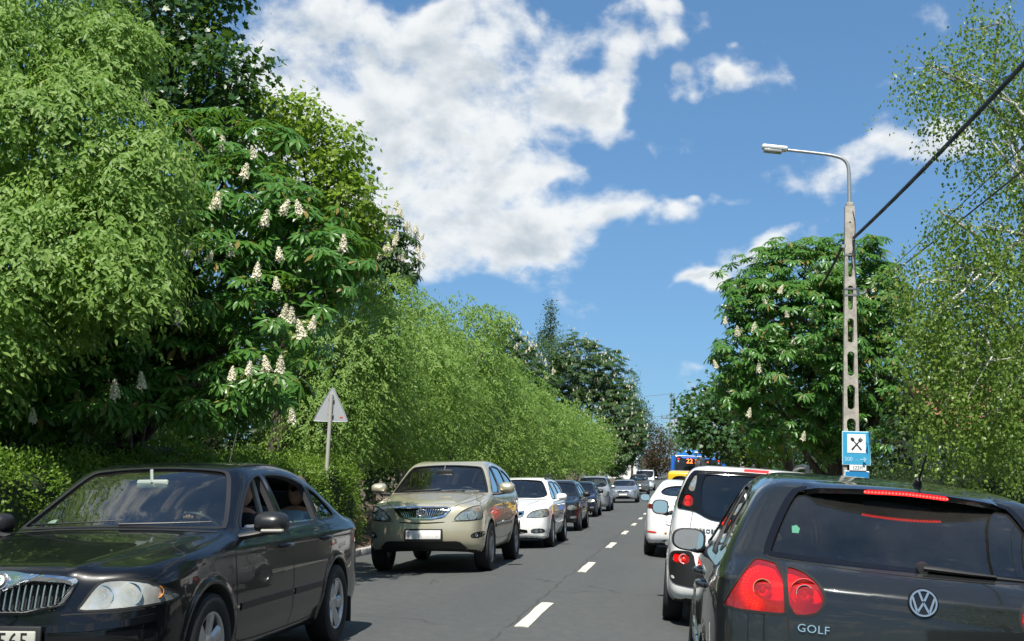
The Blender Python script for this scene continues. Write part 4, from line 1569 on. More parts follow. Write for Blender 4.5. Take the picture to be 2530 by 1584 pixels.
def build_grey_hatch():
    lips = arch_lips((1.289, -1.289), .315, .36)
    def extra(x, y, z):
        d = lips(x, y, z)
        d = d - .008 * bump(z - .90, .035) * sstep((1.8 - y) / .3) * sstep((x - .6) / .15) * sstep((y + 1.6) / .2)
        d = d - .008 * bump(z - .98, .02) * sstep((-1.6 - y) / .2)
        d = d + .010 * bump(z - .30, .05) * sstep((x - .6) / .1)
        return d
    sh = Shape(GOLF_SIDE, GOLF_PLAN, GOLF_FRONT, kf=.26, kr=.20, crown=.045, k1=.085, k2=.10, slope=-.012, extra=extra, h=.026)
    pm = paint("dark_grey_paint", (0.014, 0.016, 0.017), .45, .30, dust=.05, dust_col=(.11, .11, .10), flake=.10)
    X, Y = .945, 6.95
    c = Car('hatchback_car', sh, (X, Y, road_z(X) + .005), (0, R(3.2), 0), "dark grey hatchback braking in front, seen from behind", "car", pm)
    c.cabin(-1.75, 1.0, .46)
    c.arches((1.289, -1.289), .315, .36)
    rw = [(-.615, 1.10), (-.60, 1.088), (0, 1.085), (.60, 1.088), (.615, 1.10), (.545, 1.27), (.485, 1.375), (.44, 1.398), (0, 1.41), (-.44, 1.398), (-.485, 1.375), (-.545, 1.27)]
    c.window('rear_window', rw, 'B', glass("green_rear_glass", (.40, .60, .52), dirt_lit=.05), .035, seal_mat=GLOSSBLACK)
    ws = [(-.70, 1.045), (0, 1.065), (.70, 1.045), (.53, 1.37), (.46, 1.40), (0, 1.42), (-.46, 1.40), (-.53, 1.37)]
    c.window('windscreen', ws, 'F', WIN, .03)
    fw = [(.66, 1.02), (.69, 1.035), (.42, 1.23), (.22, 1.335), (.06, 1.38), (-.03, 1.39), (-.05, 1.375), (-.10, 1.02)]
    mw = [(-.19, 1.022), (-.135, 1.375), (-.11, 1.39), (-.4, 1.392), (-.80, 1.375), (-.86, 1.34), (-.98, 1.05), (-.98, 1.03)]
    qw = [(-1.04, 1.05), (-.94, 1.33), (-1.0, 1.34), (-1.18, 1.28), (-1.32, 1.13), (-1.30, 1.08)]
    for ax in 'LR':
        c.window('front_side_window', fw, ax, WIN, .02)
        c.window('rear_side_window', mw, ax, WIN, .02)
        c.window('quarter_window', qw, ax, WIN, .02)
        c.ribbon('pillar_trim', [(-.14, 1.02), (-.085, 1.385)], ax, .05, GLOSSBLACK, .002)
        door_lines(c, ax, [[(.93, 1.0), (.92, .80), (.90, .5), (.80, .28), (-.22, .265)], [(-.14, 1.02), (-.185, .8), (-.21, .265)], [(-.21, .265), (-.75, .27), (-.88, .36), (-.95, .58), (-1.06, .75), (-1.10, .95), (-1.02, 1.04)]])
        for y in (-.01, -.92):
            door_handle(c, y, .87, ax, pm)
        c.ribbon('side_moulding', [(.83, .50), (-.18, .505)], ax, .05, pm, 0, raise_=.010)
        c.ribbon('side_moulding', [(-.235, .505), (-.86, .505)], ax, .05, pm, 0, raise_=.010)
    # tail lights: outer unit on the wing, inner unit on the tailgate
    for sx in (-1, 1):
        outer = [(sx * .79, .852), (sx * .785, .885), (sx * .735, .985), (sx * .668, 1.065), (sx * .648, 1.070), (sx * .552, 1.058), (sx * .536, .865), (sx * .545, .858)]
        inner = [(sx * .527, .858), (sx * .543, 1.050), (sx * .50, 1.050), (sx * .44, 1.028), (sx * .395, .985), (sx * .382, .945), (sx * .392, .90), (sx * .43, .867)]
        bk = lamp(c, 'tail_light', outer, 'B', [(sx * .635, .955, .040, principled("amber_bowl", (.65, .35, .16), .25, .6))], LENS_RED, REDBACK, .045)
        # ring of lit brake diodes round the outer spot
        mb = MB()
        for rr, nn in ((.066, 13), (.079, 15)):
            for a in np.linspace(R(105), R(255), nn):
                u, v = (.635 + sx * 0 - rr * math.cos(a) if sx > 0 else -.635 + rr * math.cos(a)), .955 + rr * math.sin(a)
                p = sh.project([(u, v)], 'B')[0]
                mb.sphere((p[0], p[1] + .020, p[2]), .0052, 6, 4)
        mb.build('brake_diode', emission("brake_diode_glow", (1.0, .10, .02), 4.5), bk)
        bk2 = lamp(c, 'tail_light', inner, 'B', [(sx * .464, .955, .036, LAMPGREY)], LENS_RED, REDBACK, .045)
        p = sh.project([(sx * .464, .955)], 'B')[0]
        MB().lathe([(.058, -.006), (.060, .006), (.040, .010), (.040, -.002)], 'y', 28, (p[0], p[1] + .024, p[2])).build('lamp_ring', principled("pink_lamp_ring", (.75, .10, .09), .3), bk2, 40)
    # tailgate shut lines
    for sx in (-1, 1):
        c.ribbon('panel_gap', chaikin([(sx * .635, 1.105), (sx * .60, 1.075), (sx * .545, 1.062), (sx * .530, .85), (sx * .515, .75), (sx * .49, .665)], 1, False), 'B', .007, GAP)
    c.ribbon('panel_gap', [(-.60, 1.078), (-.3, 1.066), (0, 1.063), (.3, 1.066), (.60, 1.078)], 'B', .007, GAP)
    c.ribbon('panel_gap', [(-.78, .66), (-.49, .665), (0, .67), (.49, .665), (.78, .66)], 'B', .007, GAP)
    # roof spoiler with the high brake light set into its face
    xs = np.linspace(-.475, .475, 23)
    rows = []
    for x in xs:
        t = abs(x) / .475
        a = sh.project([(x, -1.30)], 'T')[0]
        yl = -1.545 + .11 * t ** 2 + .10 * max(0, t - .85) / .15
        zl = a[2] - .012 - .010 * t
        g = min(1.0, (1 - t) / .14)
        yl = -1.40 + (yl + 1.40) * g; zl = a[2] - .040 + (zl - a[2] + .040) * g
        rows.append([(x, -1.30, a[2] - .022 + .016 * g), (x, -1.36, a[2] - .026 + .029 * g), (x, yl + .03, zl), (x, yl, zl - .010), (x, yl + .012, zl - .034), (x, -1.43, a[2] - .055)])
    rows = np.array(rows)
    n, m = rows.shape[:2]
    F = [(i * m + j, (i + 1) * m + j, (i + 1) * m + j + 1, i * m + j + 1) for i in range(n - 1) for j in range(m - 1)]
    F += [tuple(range(m)), tuple(range((n - 1) * m, n * m))]
    sp = MB().add(rows.reshape(-1, 3), F).build('spoiler', principled("spoiler_paint", (.012, .013, .014), .16, coat=1.0), c.root, 45)
    b = rows[[i for i in range(n) if abs(xs[i]) <= .185]]
    q = np.concatenate([b[:, 3] + (0, -.004, -.003), b[:, 4] + (0, -.005, .004)])
    k = len(b)
    MB().add(q, [(i, i + 1, k + i + 1, k + i) for i in range(k - 1)]).build('high_brake_light', RED_LIT, sp)
    mb = MB()
    for x in np.linspace(-.178, .178, 25):
        i = np.interp(x, xs, range(n)); r0 = rows[int(i)] * (1 - i % 1) + rows[min(n - 1, int(i) + 1)] * (i % 1)
        p = (r0[3] + r0[4]) / 2
        mb.sphere((x, p[1] - .004, p[2]), .0055, 6, 4)
    mb.build('brake_diode', emission("brake_diode_bright", (1.0, .05, .04), 2.6), sp)
    # round badge: ring with V over W, model lettering
    p = sh.project([(0.0, .968)], 'B')[0]
    nn = Vector(sh.grad(np.array([p]))[0])
    q = nn.to_track_quat('Z', 'Y').to_matrix()
    up = q.transposed() @ Vector((0, 0, 1))
    ang = math.atan2(up.x, up.y)
    q = q @ Matrix.Rotation(-ang, 3, 'Z')
    def place(mb, nm, mat, par):
        return MB().add(np.concatenate(mb.v) @ np.array(q).T + p, mb.f).build(nm, mat, par, 40)
    bd = place(MB().lathe([(.061, -.02), (.061, .004), (.056, .009), (0, .010)], 'z', 40), 'badge', principled("badge_black", (.008, .008, .009), .15), c.root)
    place(MB().lathe([(.056, .008), (.0545, .014), (.0475, .014), (.046, .008)], 'z', 40), 'badge_ring', SATIN, bd)
    mb = MB()
    def stroke(a, b2, w=.0085):
        a, b2 = np.array(a), np.array(b2); d = (b2 - a) / np.linalg.norm(b2 - a); nrm = np.array([-d[1], d[0]]) * w / 2
        mb.prism([tuple(a + nrm), tuple(a - nrm), tuple(b2 - nrm), tuple(b2 + nrm)], .009, .0135, 'z')
    for s2 in (-1, 1):
        stroke((s2 * .019, .044), (s2 * .003, .007))
        stroke((s2 * .043, .021), (s2 * .0235, -.040))
        stroke((s2 * .0235, -.040), (s2 * .0, .0))
    place(mb, 'badge_letters', SATIN, bd)
    def letters(txt, u, v, size, xs2, mat, nm, sp2=1.0, dep=.0035):
        me = text_mesh(txt, size, dep, sp2, xs2)
        p2 = sh.project([(u, v)], 'B')[0]
        n2 = Vector(sh.grad(np.array([p2]))[0])
        z = n2; x = Vector((1, 0, 0)) - z * z.x; x.normalize(); y = z.cross(x)
        me.transform(Matrix(((x.x, y.x, z.x, p2[0] + n2.x * .004), (x.y, y.y, z.y, p2[1] + n2.y * .004), (x.z, y.z, z.z, p2[2] + n2.z * .004), (0, 0, 0, 1))))
        return link(nm, me, c.root, mat)
    letters('GOLF', -.425, .815, .046, 1.08, CHROME, 'model_lettering', 1.08)
    # rear wiper
    p = sh.project([(.03, 1.098)], 'B')[0]
    wp = MB().lathe([(.0, -.038), (.024, -.036), (.028, -.02), (.028, .01)], 'y', 18, tuple(p)).build('rear_wiper', TRIM, c.root, 40)
    pts = sh.project([(.03, 1.100), (.10, 1.098), (.22, 1.094), (.33, 1.092), (.45, 1.090)], 'B') + np.array([0, -.026, 0])
    MB().tube(pts[:4], [.022, .021, .016, .010], 8, flat=.6).build('wiper_arm', TRIM, wp, 50)
    MB().tube(pts[1:] + np.array([0, .012, -.006]), [.007, .008, .008, .006], 6).build('wiper_blade', TRIM, wp, 50)
    MB().tube([(.12, -1.16, 1.455), (.12, -1.20, 1.485)], [.024, .012], 8).tube([(.12, -1.20, 1.485), (.12, -1.34, 1.60)], [.006, .004], 6).build('aerial', TRIM, c.root, 50)
    for sx in (-1, 1):
        add_mirror(c, (sx * .925, .55, 1.020), sx, (.215, .11, .145), pm, base=(sx * .80, .66, .965))
    yp = sh.project([(0, .60)], 'B')[0][1]
    plate_flat(c, (0, yp - .02, .60), .52, .11, -1)
    add_wheels(c, (1.289, -1.289), .315, .765, 'glf', .315, .20, .20, 5, 'wide')
    add_seats(c, -.22, -.98, .50)
    add_dash(c, .66, 1.0, .66, .42)
    MB().rbox((0.0, .42, 1.345), (.24, .03, .07), .02).build('rear_view_mirror', TRIM, c.root, 40)
    c.patch('window_sticker', [(-.50, 1.20), (-.465, 1.20), (-.465, 1.235), (-.50, 1.235)], 'B', principled("sticker_mint", (.45, .70, .60), .5), -.014)
    for sx in (-1, 1):
        MB().rbox((sx * .60, -1.42, 1.15), (.05, .10, .40), .02, np.array(Matrix.Rotation(R(-sx * 18), 3, 'Y') @ Matrix.Rotation(R(-22), 3, 'X'))).build('inner_pillar', CABIN_LIGHT, c.root, 40)
    c.finish()
    return c


# ------------------------------------------------------------------ white compact people carrier seen from behind
def build_white_mpv():
    side = [(1.65, .22), (1.92, .26), (2.0, .40), (2.02, .55), (1.98, .75), (1.88, .88), (1.6, 1.0), (1.3, 1.08), (1.18, 1.12), (.40, 1.50), (.25, 1.55), (0, 1.59), (-.5, 1.615), (-1.3, 1.612), (-1.72, 1.600), (-1.86, 1.575),
            (-1.915, 1.51), (-1.955, 1.30), (-1.99, 1.08), (-2.02, .98), (-2.03, .80), (-2.045, .70), (-2.06, .55), (-2.05, .38), (-1.98, .28), (-1.7, .22)]
    plan = [(0, 2.02), (.4, 1.98), (.68, 1.82), (.80, 1.5), (.845, 1.1), (.86, .5), (.86, -1.1), (.85, -1.5), (.815, -1.78), (.745, -1.94), (.60, -2.03), (.3, -2.06), (0, -2.065)]
    front = [(.66, .12), (.78, .24), (.835, .36), (.855, .55), (.860, .75), (.850, .92), (.825, 1.04), (.80, 1.12), (.76, 1.25), (.70, 1.42), (.655, 1.53), (.60, 1.62), (.45, 1.72)]
    lips = arch_lips((1.27, -1.27), .315, .36)
    def extra(x, y, z):
        d = lips(x, y, z)
        return d - .010 * bump(z - .80, .05) * sstep((-1.6 - y) / .2) * sstep((.7 - x) / .15)
    sh = Shape(side, plan, front, kf=.24, kr=.13, crown=.03, k1=.11, k2=.12, slope=0, extra=extra, h=.034)
    pm = paint("pearl_white_paint", (0.78, 0.78, 0.765), 0.0, 0.30, dust=.08, dust_col=(.42, .41, .37))
    X, Y = .71, 13.5
    c = Car('people_carrier', sh, (X, Y, road_z(X)), SAME, "white tall compact car with black rear lamp panels ahead of the dark hatchback", "car", pm)
    c.cabin(-1.93, 1.05, .55)
    c.arches((1.27, -1.27), .315, .36)
    # black panel joining the lamps and the tailgate glass
    half = [(0, 1.048), (.36, 1.052), (.46, 1.072), (.56, 1.125), (.63, 1.140), (.735, 1.150), (.752, 1.165), (.735, 1.26), (.70, 1.36), (.655, 1.47), (.61, 1.53), (.56, 1.535), (0, 1.548)]
    panel = half[:-1] + [(0, 1.548)] + mirror2(half[1:-1]).tolist()
    gl = [(0, 1.075), (.35, 1.08), (.46, 1.10), (.535, 1.17), (.535, 1.40), (.50, 1.505), (.45, 1.515), (0, 1.525)]
    gl = gl + mirror2(gl[1:-1]).tolist()
    UPL = [(.595, 1.315), (.665, 1.335), (.645, 1.41), (.605, 1.485), (.585, 1.50), (.572, 1.49), (.578, 1.40)]
    LOL = [(.60, 1.168), (.712, 1.178), (.700, 1.25), (.680, 1.298), (.600, 1.290)]
    hl = [chaikin(q, 1) for q in (UPL, LOL)]
    c.patch('lamp_panel', chaikin(panel, 1), 'B', GLOSSBLACK, .009, .012, step=.03, rs=.02, holes=[chaikin(gl, 2)] + hl + [mirror2(q) for q in hl])
    c.window('rear_window', gl, 'B', glass("smoked_rear_glass", (.16, .18, .175)), .02, seal_mat=GLOSSBLACK)
    for sx in (-1, 1):
        up = UPL if sx > 0 else mirror2(UPL).tolist()
        lamp(c, 'tail_light', up, 'B', [(sx * .615, 1.40, .026, REFLECTOR), (sx * .617, 1.35, .022, AMBER)], LENS_MILKY2, REFLECTOR, .045)
        lo = LOL if sx > 0 else mirror2(LOL).tolist()
        bk = lamp(c, 'tail_light', lo, 'B', [(sx * .655, 1.265, .026, REDBACK), (sx * .655, 1.205, .026, REDBACK)], LENS_RED, REDBACK, .045)
        for zz in (1.265, 1.205):
            p = sh.project([(sx * .655, zz)], 'B')[0]
            MB().sphere((p[0], p[1] + .022, p[2]), .011, 8, 6).build('brake_bulb', RED_LIT, bk)
        # black lower bumper with a lamp in each corner
        pod = [(sx * .575, .745), (sx * .70, .745), (sx * .785, .728), (sx * .805, .66), (sx * .80, .52), (sx * .775, .44), (sx * .70, .405), (sx * .30, .395), (sx * .02, .395), (sx * .02, .56), (sx * .50, .57), (sx * .545, .60)]
        lp = [(sx * .60, .612), (sx * .77, .612), (sx * .775, .715), (sx * .605, .725)]
        c.patch('bumper_insert', chaikin(pod, 1), 'B', principled("bumper_black", (.018, .018, .019), .28), .006, holes=[chaikin(lp, 1)])
        bk = lamp(c, 'bumper_lamp', lp, 'B', [], LENS_RED, REDBACK, .05)
        p = sh.project([(sx * .665, .665)], 'B')[0]
        MB().lathe([(.050, -.012), (.046, -.016), (.038, -.012), (.036, .0), (.0, .002)], 'y', 26, (p[0], p[1] + .012, p[2])).build('lamp_ring', principled("pink_bowl", (.8, .35, .33), .2, .3), bk, 40)
        MB().sphere((p[0], p[1] + .004, p[2]), .017, 10, 8).build('bulb', RED_SOFT, bk)
        p = sh.project([(sx * .745, .665)], 'B')[0]
        MB().sphere((p[0], p[1] + .03, p[2]), (.02, .012, .04), 10, 8).build('bulb', RED_LIT, bk)
        c.ribbon('panel_gap', chaikin([(sx * .60, 1.13), (sx * .625, .95), (sx * .60, .76), (sx * .565, .60)], 1, False), 'B', .006, GAP)
        # roof rails
        pts = [(sx * .52, -1.62, 1.58), (sx * .525, -1.55, 1.655), (sx * .54, -.9, 1.675), (sx * .55, -.2, 1.665), (sx * .55, .12, 1.625), (sx * .55, .2, 1.56)]
        MB().tube(chaikin(pts, 2, False), .026, 8).build('roof_rail', principled("rail_black", (.02, .02, .022), .3), c.root, 50)
        add_mirror(c, (sx * .955, .55, 1.10), sx, (.20, .12, .18), TRIM, base=(sx * .80, .68, 1.05))
    c.patch('high_brake_light', [(-.125, 1.556), (.125, 1.556), (.125, 1.578), (-.125, 1.578)], 'B', emission("brake_bar_glow", (1.0, .025, .02), .9), .006, .01)
    c.ribbon('panel_gap', [(-.50, .575), (0, .565), (.50, .575)], 'B', .007, GAP)
    for ax in 'LR':
        c.window('front_side_window', [(.86, 1.12), (.45, 1.34), (.15, 1.46), (-.02, 1.50), (-.08, 1.12)], ax, WIN, .03)
        c.window('rear_side_window', [(-.16, 1.12), (-.10, 1.50), (-.8, 1.515), (-.90, 1.14)], ax, WIN_DARK, .03)
        c.window('quarter_window', [(-.98, 1.15), (-.90, 1.51), (-1.35, 1.50), (-1.55, 1.40), (-1.60, 1.20), (-1.5, 1.15)], ax, WIN_DARK, .03)
        door_lines(c, ax, [[(.95, 1.05), (.9, .5), (.8, .3), (-.15, .29)], [(-.12, 1.1), (-.17, .29)], [(-.17, .29), (-.7, .3), (-.85, .5), (-1.0, .72), (-1.0, 1.12)]])
        for y in (0, -.88):
            door_handle(c, y, .95, ax, pm)
        MB().rbox(((1 if ax == 'R' else -1) * .875, .9, .78), (.03, .07, .03), .01).build('side_repeater', AMBER, c.root)
    ws = [(-.70, 1.12), (0, 1.14), (.70, 1.12), (.58, 1.46), (0, 1.51), (-.58, 1.46)]
    c.window('windscreen', ws, 'F', WIN, .03)
    me = text_mesh('CITROËN', .058, .003, 1.02, 1.0)
    p = sh.project([(-.47, .952)], 'B')[0]
    me.transform(Matrix.Translation((p[0], p[1] - .006, p[2])) @ Matrix.Rotation(R(-6), 4, 'Z') @ Matrix.Rotation(R(90), 4, 'X'))
    link('maker_lettering', me, c.root, principled("letter_dark_chrome", (.25, .25, .26), .2, 1.0))
    MB().tube([(0, -1.35, 1.61), (0, -1.38, 1.64)], [.03, .012], 8).build('aerial', TRIM, c.root, 50)
    yp = sh.project([(0, .66)], 'B')[0][1]
    plate_flat(c, (0, yp - .012, .66), .52, .11, -1)
    add_wheels(c, (1.27, -1.27), .312, .745, 'mpv', .312, .20, .20, 6, 'spoke')
    add_seats(c, -.10, -.95, .60)
    add_dash(c, .75, 1.08, .64, .5)
    c.finish()
    return c


# ------------------------------------------------------------------ white saloon seen from behind
def build_white_saloon():
    side = [(2.0, .22), (2.25, .26), (2.36, .42), (2.37, .56), (2.30, .72), (2.15, .82), (1.7, .92), (1.2, 1.0), (1.08, 1.03), (.30, 1.42), (.15, 1.46), (-.2, 1.495), (-.7, 1.49), (-1.05, 1.43), (-1.35, 1.32), (-1.80, 1.13), (-1.92, 1.10),
            (-2.2, 1.07), (-2.30, 1.055), (-2.335, 1.0), (-2.36, .85), (-2.39, .70), (-2.41, .52), (-2.38, .36), (-2.25, .26), (-1.9, .22)]
    plan = [(0, 2.38), (.4, 2.34), (.72, 2.15), (.86, 1.85), (.92, 1.45), (.94, .9), (.94, -1.0), (.935, -1.5), (.91, -1.9), (.84, -2.18), (.68, -2.34), (.35, -2.405), (0, -2.415)]
    front = [(.70, .12), (.82, .22), (.90, .34), (.93, .52), (.94, .70), (.93, .86), (.895, .98), (.855, 1.05), (.825, 1.10), (.76, 1.22), (.68, 1.37), (.63, 1.46), (.55, 1.56), (.4, 1.68)]
    sh = Shape(side, plan, front, kf=.24, kr=.18, crown=.045, k1=.085, k2=.11, slope=-.01, extra=arch_lips((1.425, -1.425), .33, .37), h=.045)
    pm = paint("cool_white_paint", (0.80, 0.80, 0.79), 0.0, 0.30, dust=.05, dust_col=(.45, .44, .40))
    X, Y = .28, 24.25
    c = Car('saloon_car', sh, (X, Y, road_z(X)), SAME, "white saloon with wraparound red tail lights ahead of the tall white car", "car", pm)
    c.cabin(-1.85, 1.0, .50)
    c.arches((1.425, -1.425), .33, .37)
    c.window('rear_window', [(-.69, 1.155), (0, 1.17), (.69, 1.155), (.55, 1.345), (0, 1.385), (-.55, 1.345)], 'B', WIN, .025)
    c.window('windscreen', [(-.74, 1.05), (0, 1.065), (.74, 1.05), (.58, 1.38), (0, 1.43), (-.58, 1.38)], 'F', WIN, .025)
    for ax in 'LR':
        c.window('front_side_window', [(.72, 1.05), (.25, 1.32), (-.05, 1.39), (-.10, 1.05)], ax, WIN, .02)
        c.window('rear_side_window', [(-.18, 1.05), (-.12, 1.39), (-.7, 1.37), (-1.0, 1.28), (-1.25, 1.09), (-1.2, 1.06)], ax, WIN, .02)
    for sx in (-1, 1):
        lamp(c, 'tail_light', [(sx * .47, .935), (sx * .47, 1.00), (sx * .72, 1.0), (sx * .875, .965), (sx * .88, .91), (sx * .70, .90)], 'B', [], LENS_RED, REDBACK, .05)
        c.patch('side_marker', chaikin([(-1.93, .90), (-2.0, .98), (-2.16, 1.0), (-2.16, .92)], 1), 'R' if sx > 0 else 'L', LENS_RED, .003)
        p = sh.project([(sx * .62, .95)], 'B')[0]
        MB().sphere((p[0], p[1] - .004, p[2]), (.05, .012, .028), 10, 6).build('brake_bulb', emission("brake_lamp_glow", (1.0, .05, .03), 1.6), c.root)
        c.patch('bumper_reflector', chaikin([(sx * .67, .455), (sx * .86, .462), (sx * .86, .488), (sx * .67, .490)], 1), 'B', principled("red_reflector", (.65, .04, .03), .25), .006, .01)
        add_mirror(c, (sx * 1.00, .62, 1.07), sx, (.22, .12, .15), pm, base=(sx * .84, .72, 1.0))
        MB().tube([(sx * .46, -2.38, .30), (sx * .46, -2.20, .30)], .045, 12).build('exhaust_tip', CHROME, c.root, 50)
    c.patch('diffuser', chaikin([(-.62, .30), (-.45, .37), (.45, .37), (.62, .30)], 1), 'B', TRIM, .004)
    c.ribbon('panel_gap', chaikin([(-.70, 1.06), (-.66, .99), (-.62, .80), (.62, .80), (.66, .99), (.70, 1.06)], 1, False), 'B', .009, GAP)
    yp = sh.project([(0, .72)], 'B')[0][1]
    plate_flat(c, (0, yp - .012, .72), .52, .11, -1)
    add_wheels(c, (1.425, -1.425), .33, .80, 'sal', .33, .21, .22, 5, 'spoke')
    add_seats(c, -.15, -1.05, .52)
    c.finish()
    return c


# ------------------------------------------------------------------ further traffic: one builder, different bodies
BODIES = {
    # name: (length front, length rear, half width, height, cowl y, cowl z, screen top y, roof rear y, tail top z, tail kind)
    'hatch': dict(f=2.05, r=-1.95, w=.86, h=1.46, bz=.80, cy=1.05, cz=.98, ty=.35, rr=-1.35, rz=1.03, ax=1.27, wr=.305),
    'suv': dict(f=2.15, r=-2.25, w=.88, h=1.72, bz=.98, cy=1.10, cz=1.13, ty=.45, rr=-1.85, rz=1.12, ax=1.30, wr=.345),
    'saloon': dict(f=2.30, r=-2.35, w=.92, h=1.48, bz=.84, cy=1.10, cz=1.02, ty=.30, rr=-.85, rz=1.05, ax=1.40, wr=.325),
    'mpv': dict(f=2.10, r=-2.15, w=.90, h=1.68, bz=.92, cy=1.25, cz=1.10, ty=.45, rr=-1.75, rz=1.10, ax=1.35, wr=.32),
    'van': dict(f=2.20, r=-2.30, w=.93, h=1.95, bz=1.02, cy=1.45, cz=1.18, ty=.80, rr=-2.18, rz=1.15, ax=1.45, wr=.33),
}
_shape_cache = {}


def far_shape(kind):
    if kind in _shape_cache:
        return _shape_cache[kind]
    b = BODIES[kind]
    f, r, w, h = b['f'], b['r'], b['w'], b['h']
    side = [(f - .35, .24), (f - .1, .28), (f, .42), (f + .01, .56), (f - .05, b['bz'] - .12), (f - .14, b['bz']), (f - .35, b['bz'] + .05), (b['cy'] + .08, b['cz'] - .02), (b['cy'], b['cz'] + .01),
            (b['ty'] + .08, h - .09), (b['ty'] - .1, h - .03), (b['ty'] - .5, h), (b['rr'] + .4, h - .01), (b['rr'], h - .07)]
    if kind == 'saloon':
        side += [(-1.30, 1.30), (-1.80, 1.10), (-1.95, 1.06), (r + .1, 1.02), (r + .02, .95)]
    else:
        side += [(b['rr'] - .10, h - .14), (r + .12, b['rz'] + .05), (r + .05, b['rz'] - .08)]
    side += [(r, .70), (r - .02, .48), (r + .05, .32), (r + .3, .24)]
    plan = [(0, f + .02), (w * .4, f - .01), (w * .72, f - .14), (w * .91, f - .42), (w * .985, f - .8), (w, f - 1.2), (w, r + 1.0), (w * .985, r + .5), (w * .9, r + .18), (w * .7, r + .04), (w * .35, r - .01), (0, r - .02)]
    bz = b['cz']
    tw = .70 if kind != 'van' else .86
    front = [(w * .78, .14), (w * .92, .26), (w * .985, .45), (w, .65), (w * .985, bz - .15), (w * .955, bz - .04), (w * .90, bz + .05), (w * (tw + .08), h - .25), (w * tw, h - .10), (w * (tw - .1), h + .02), (w * .45, h + .15)]
    sh = Shape(side, plan, front, kf=.24, kr=.16, crown=.045, k1=.09, k2=.11, slope=-.008, extra=arch_lips((b['ax'], -b['ax']), b['wr'], b['wr'] + .045), h=.052)
    _shape_cache[kind] = sh
    return sh


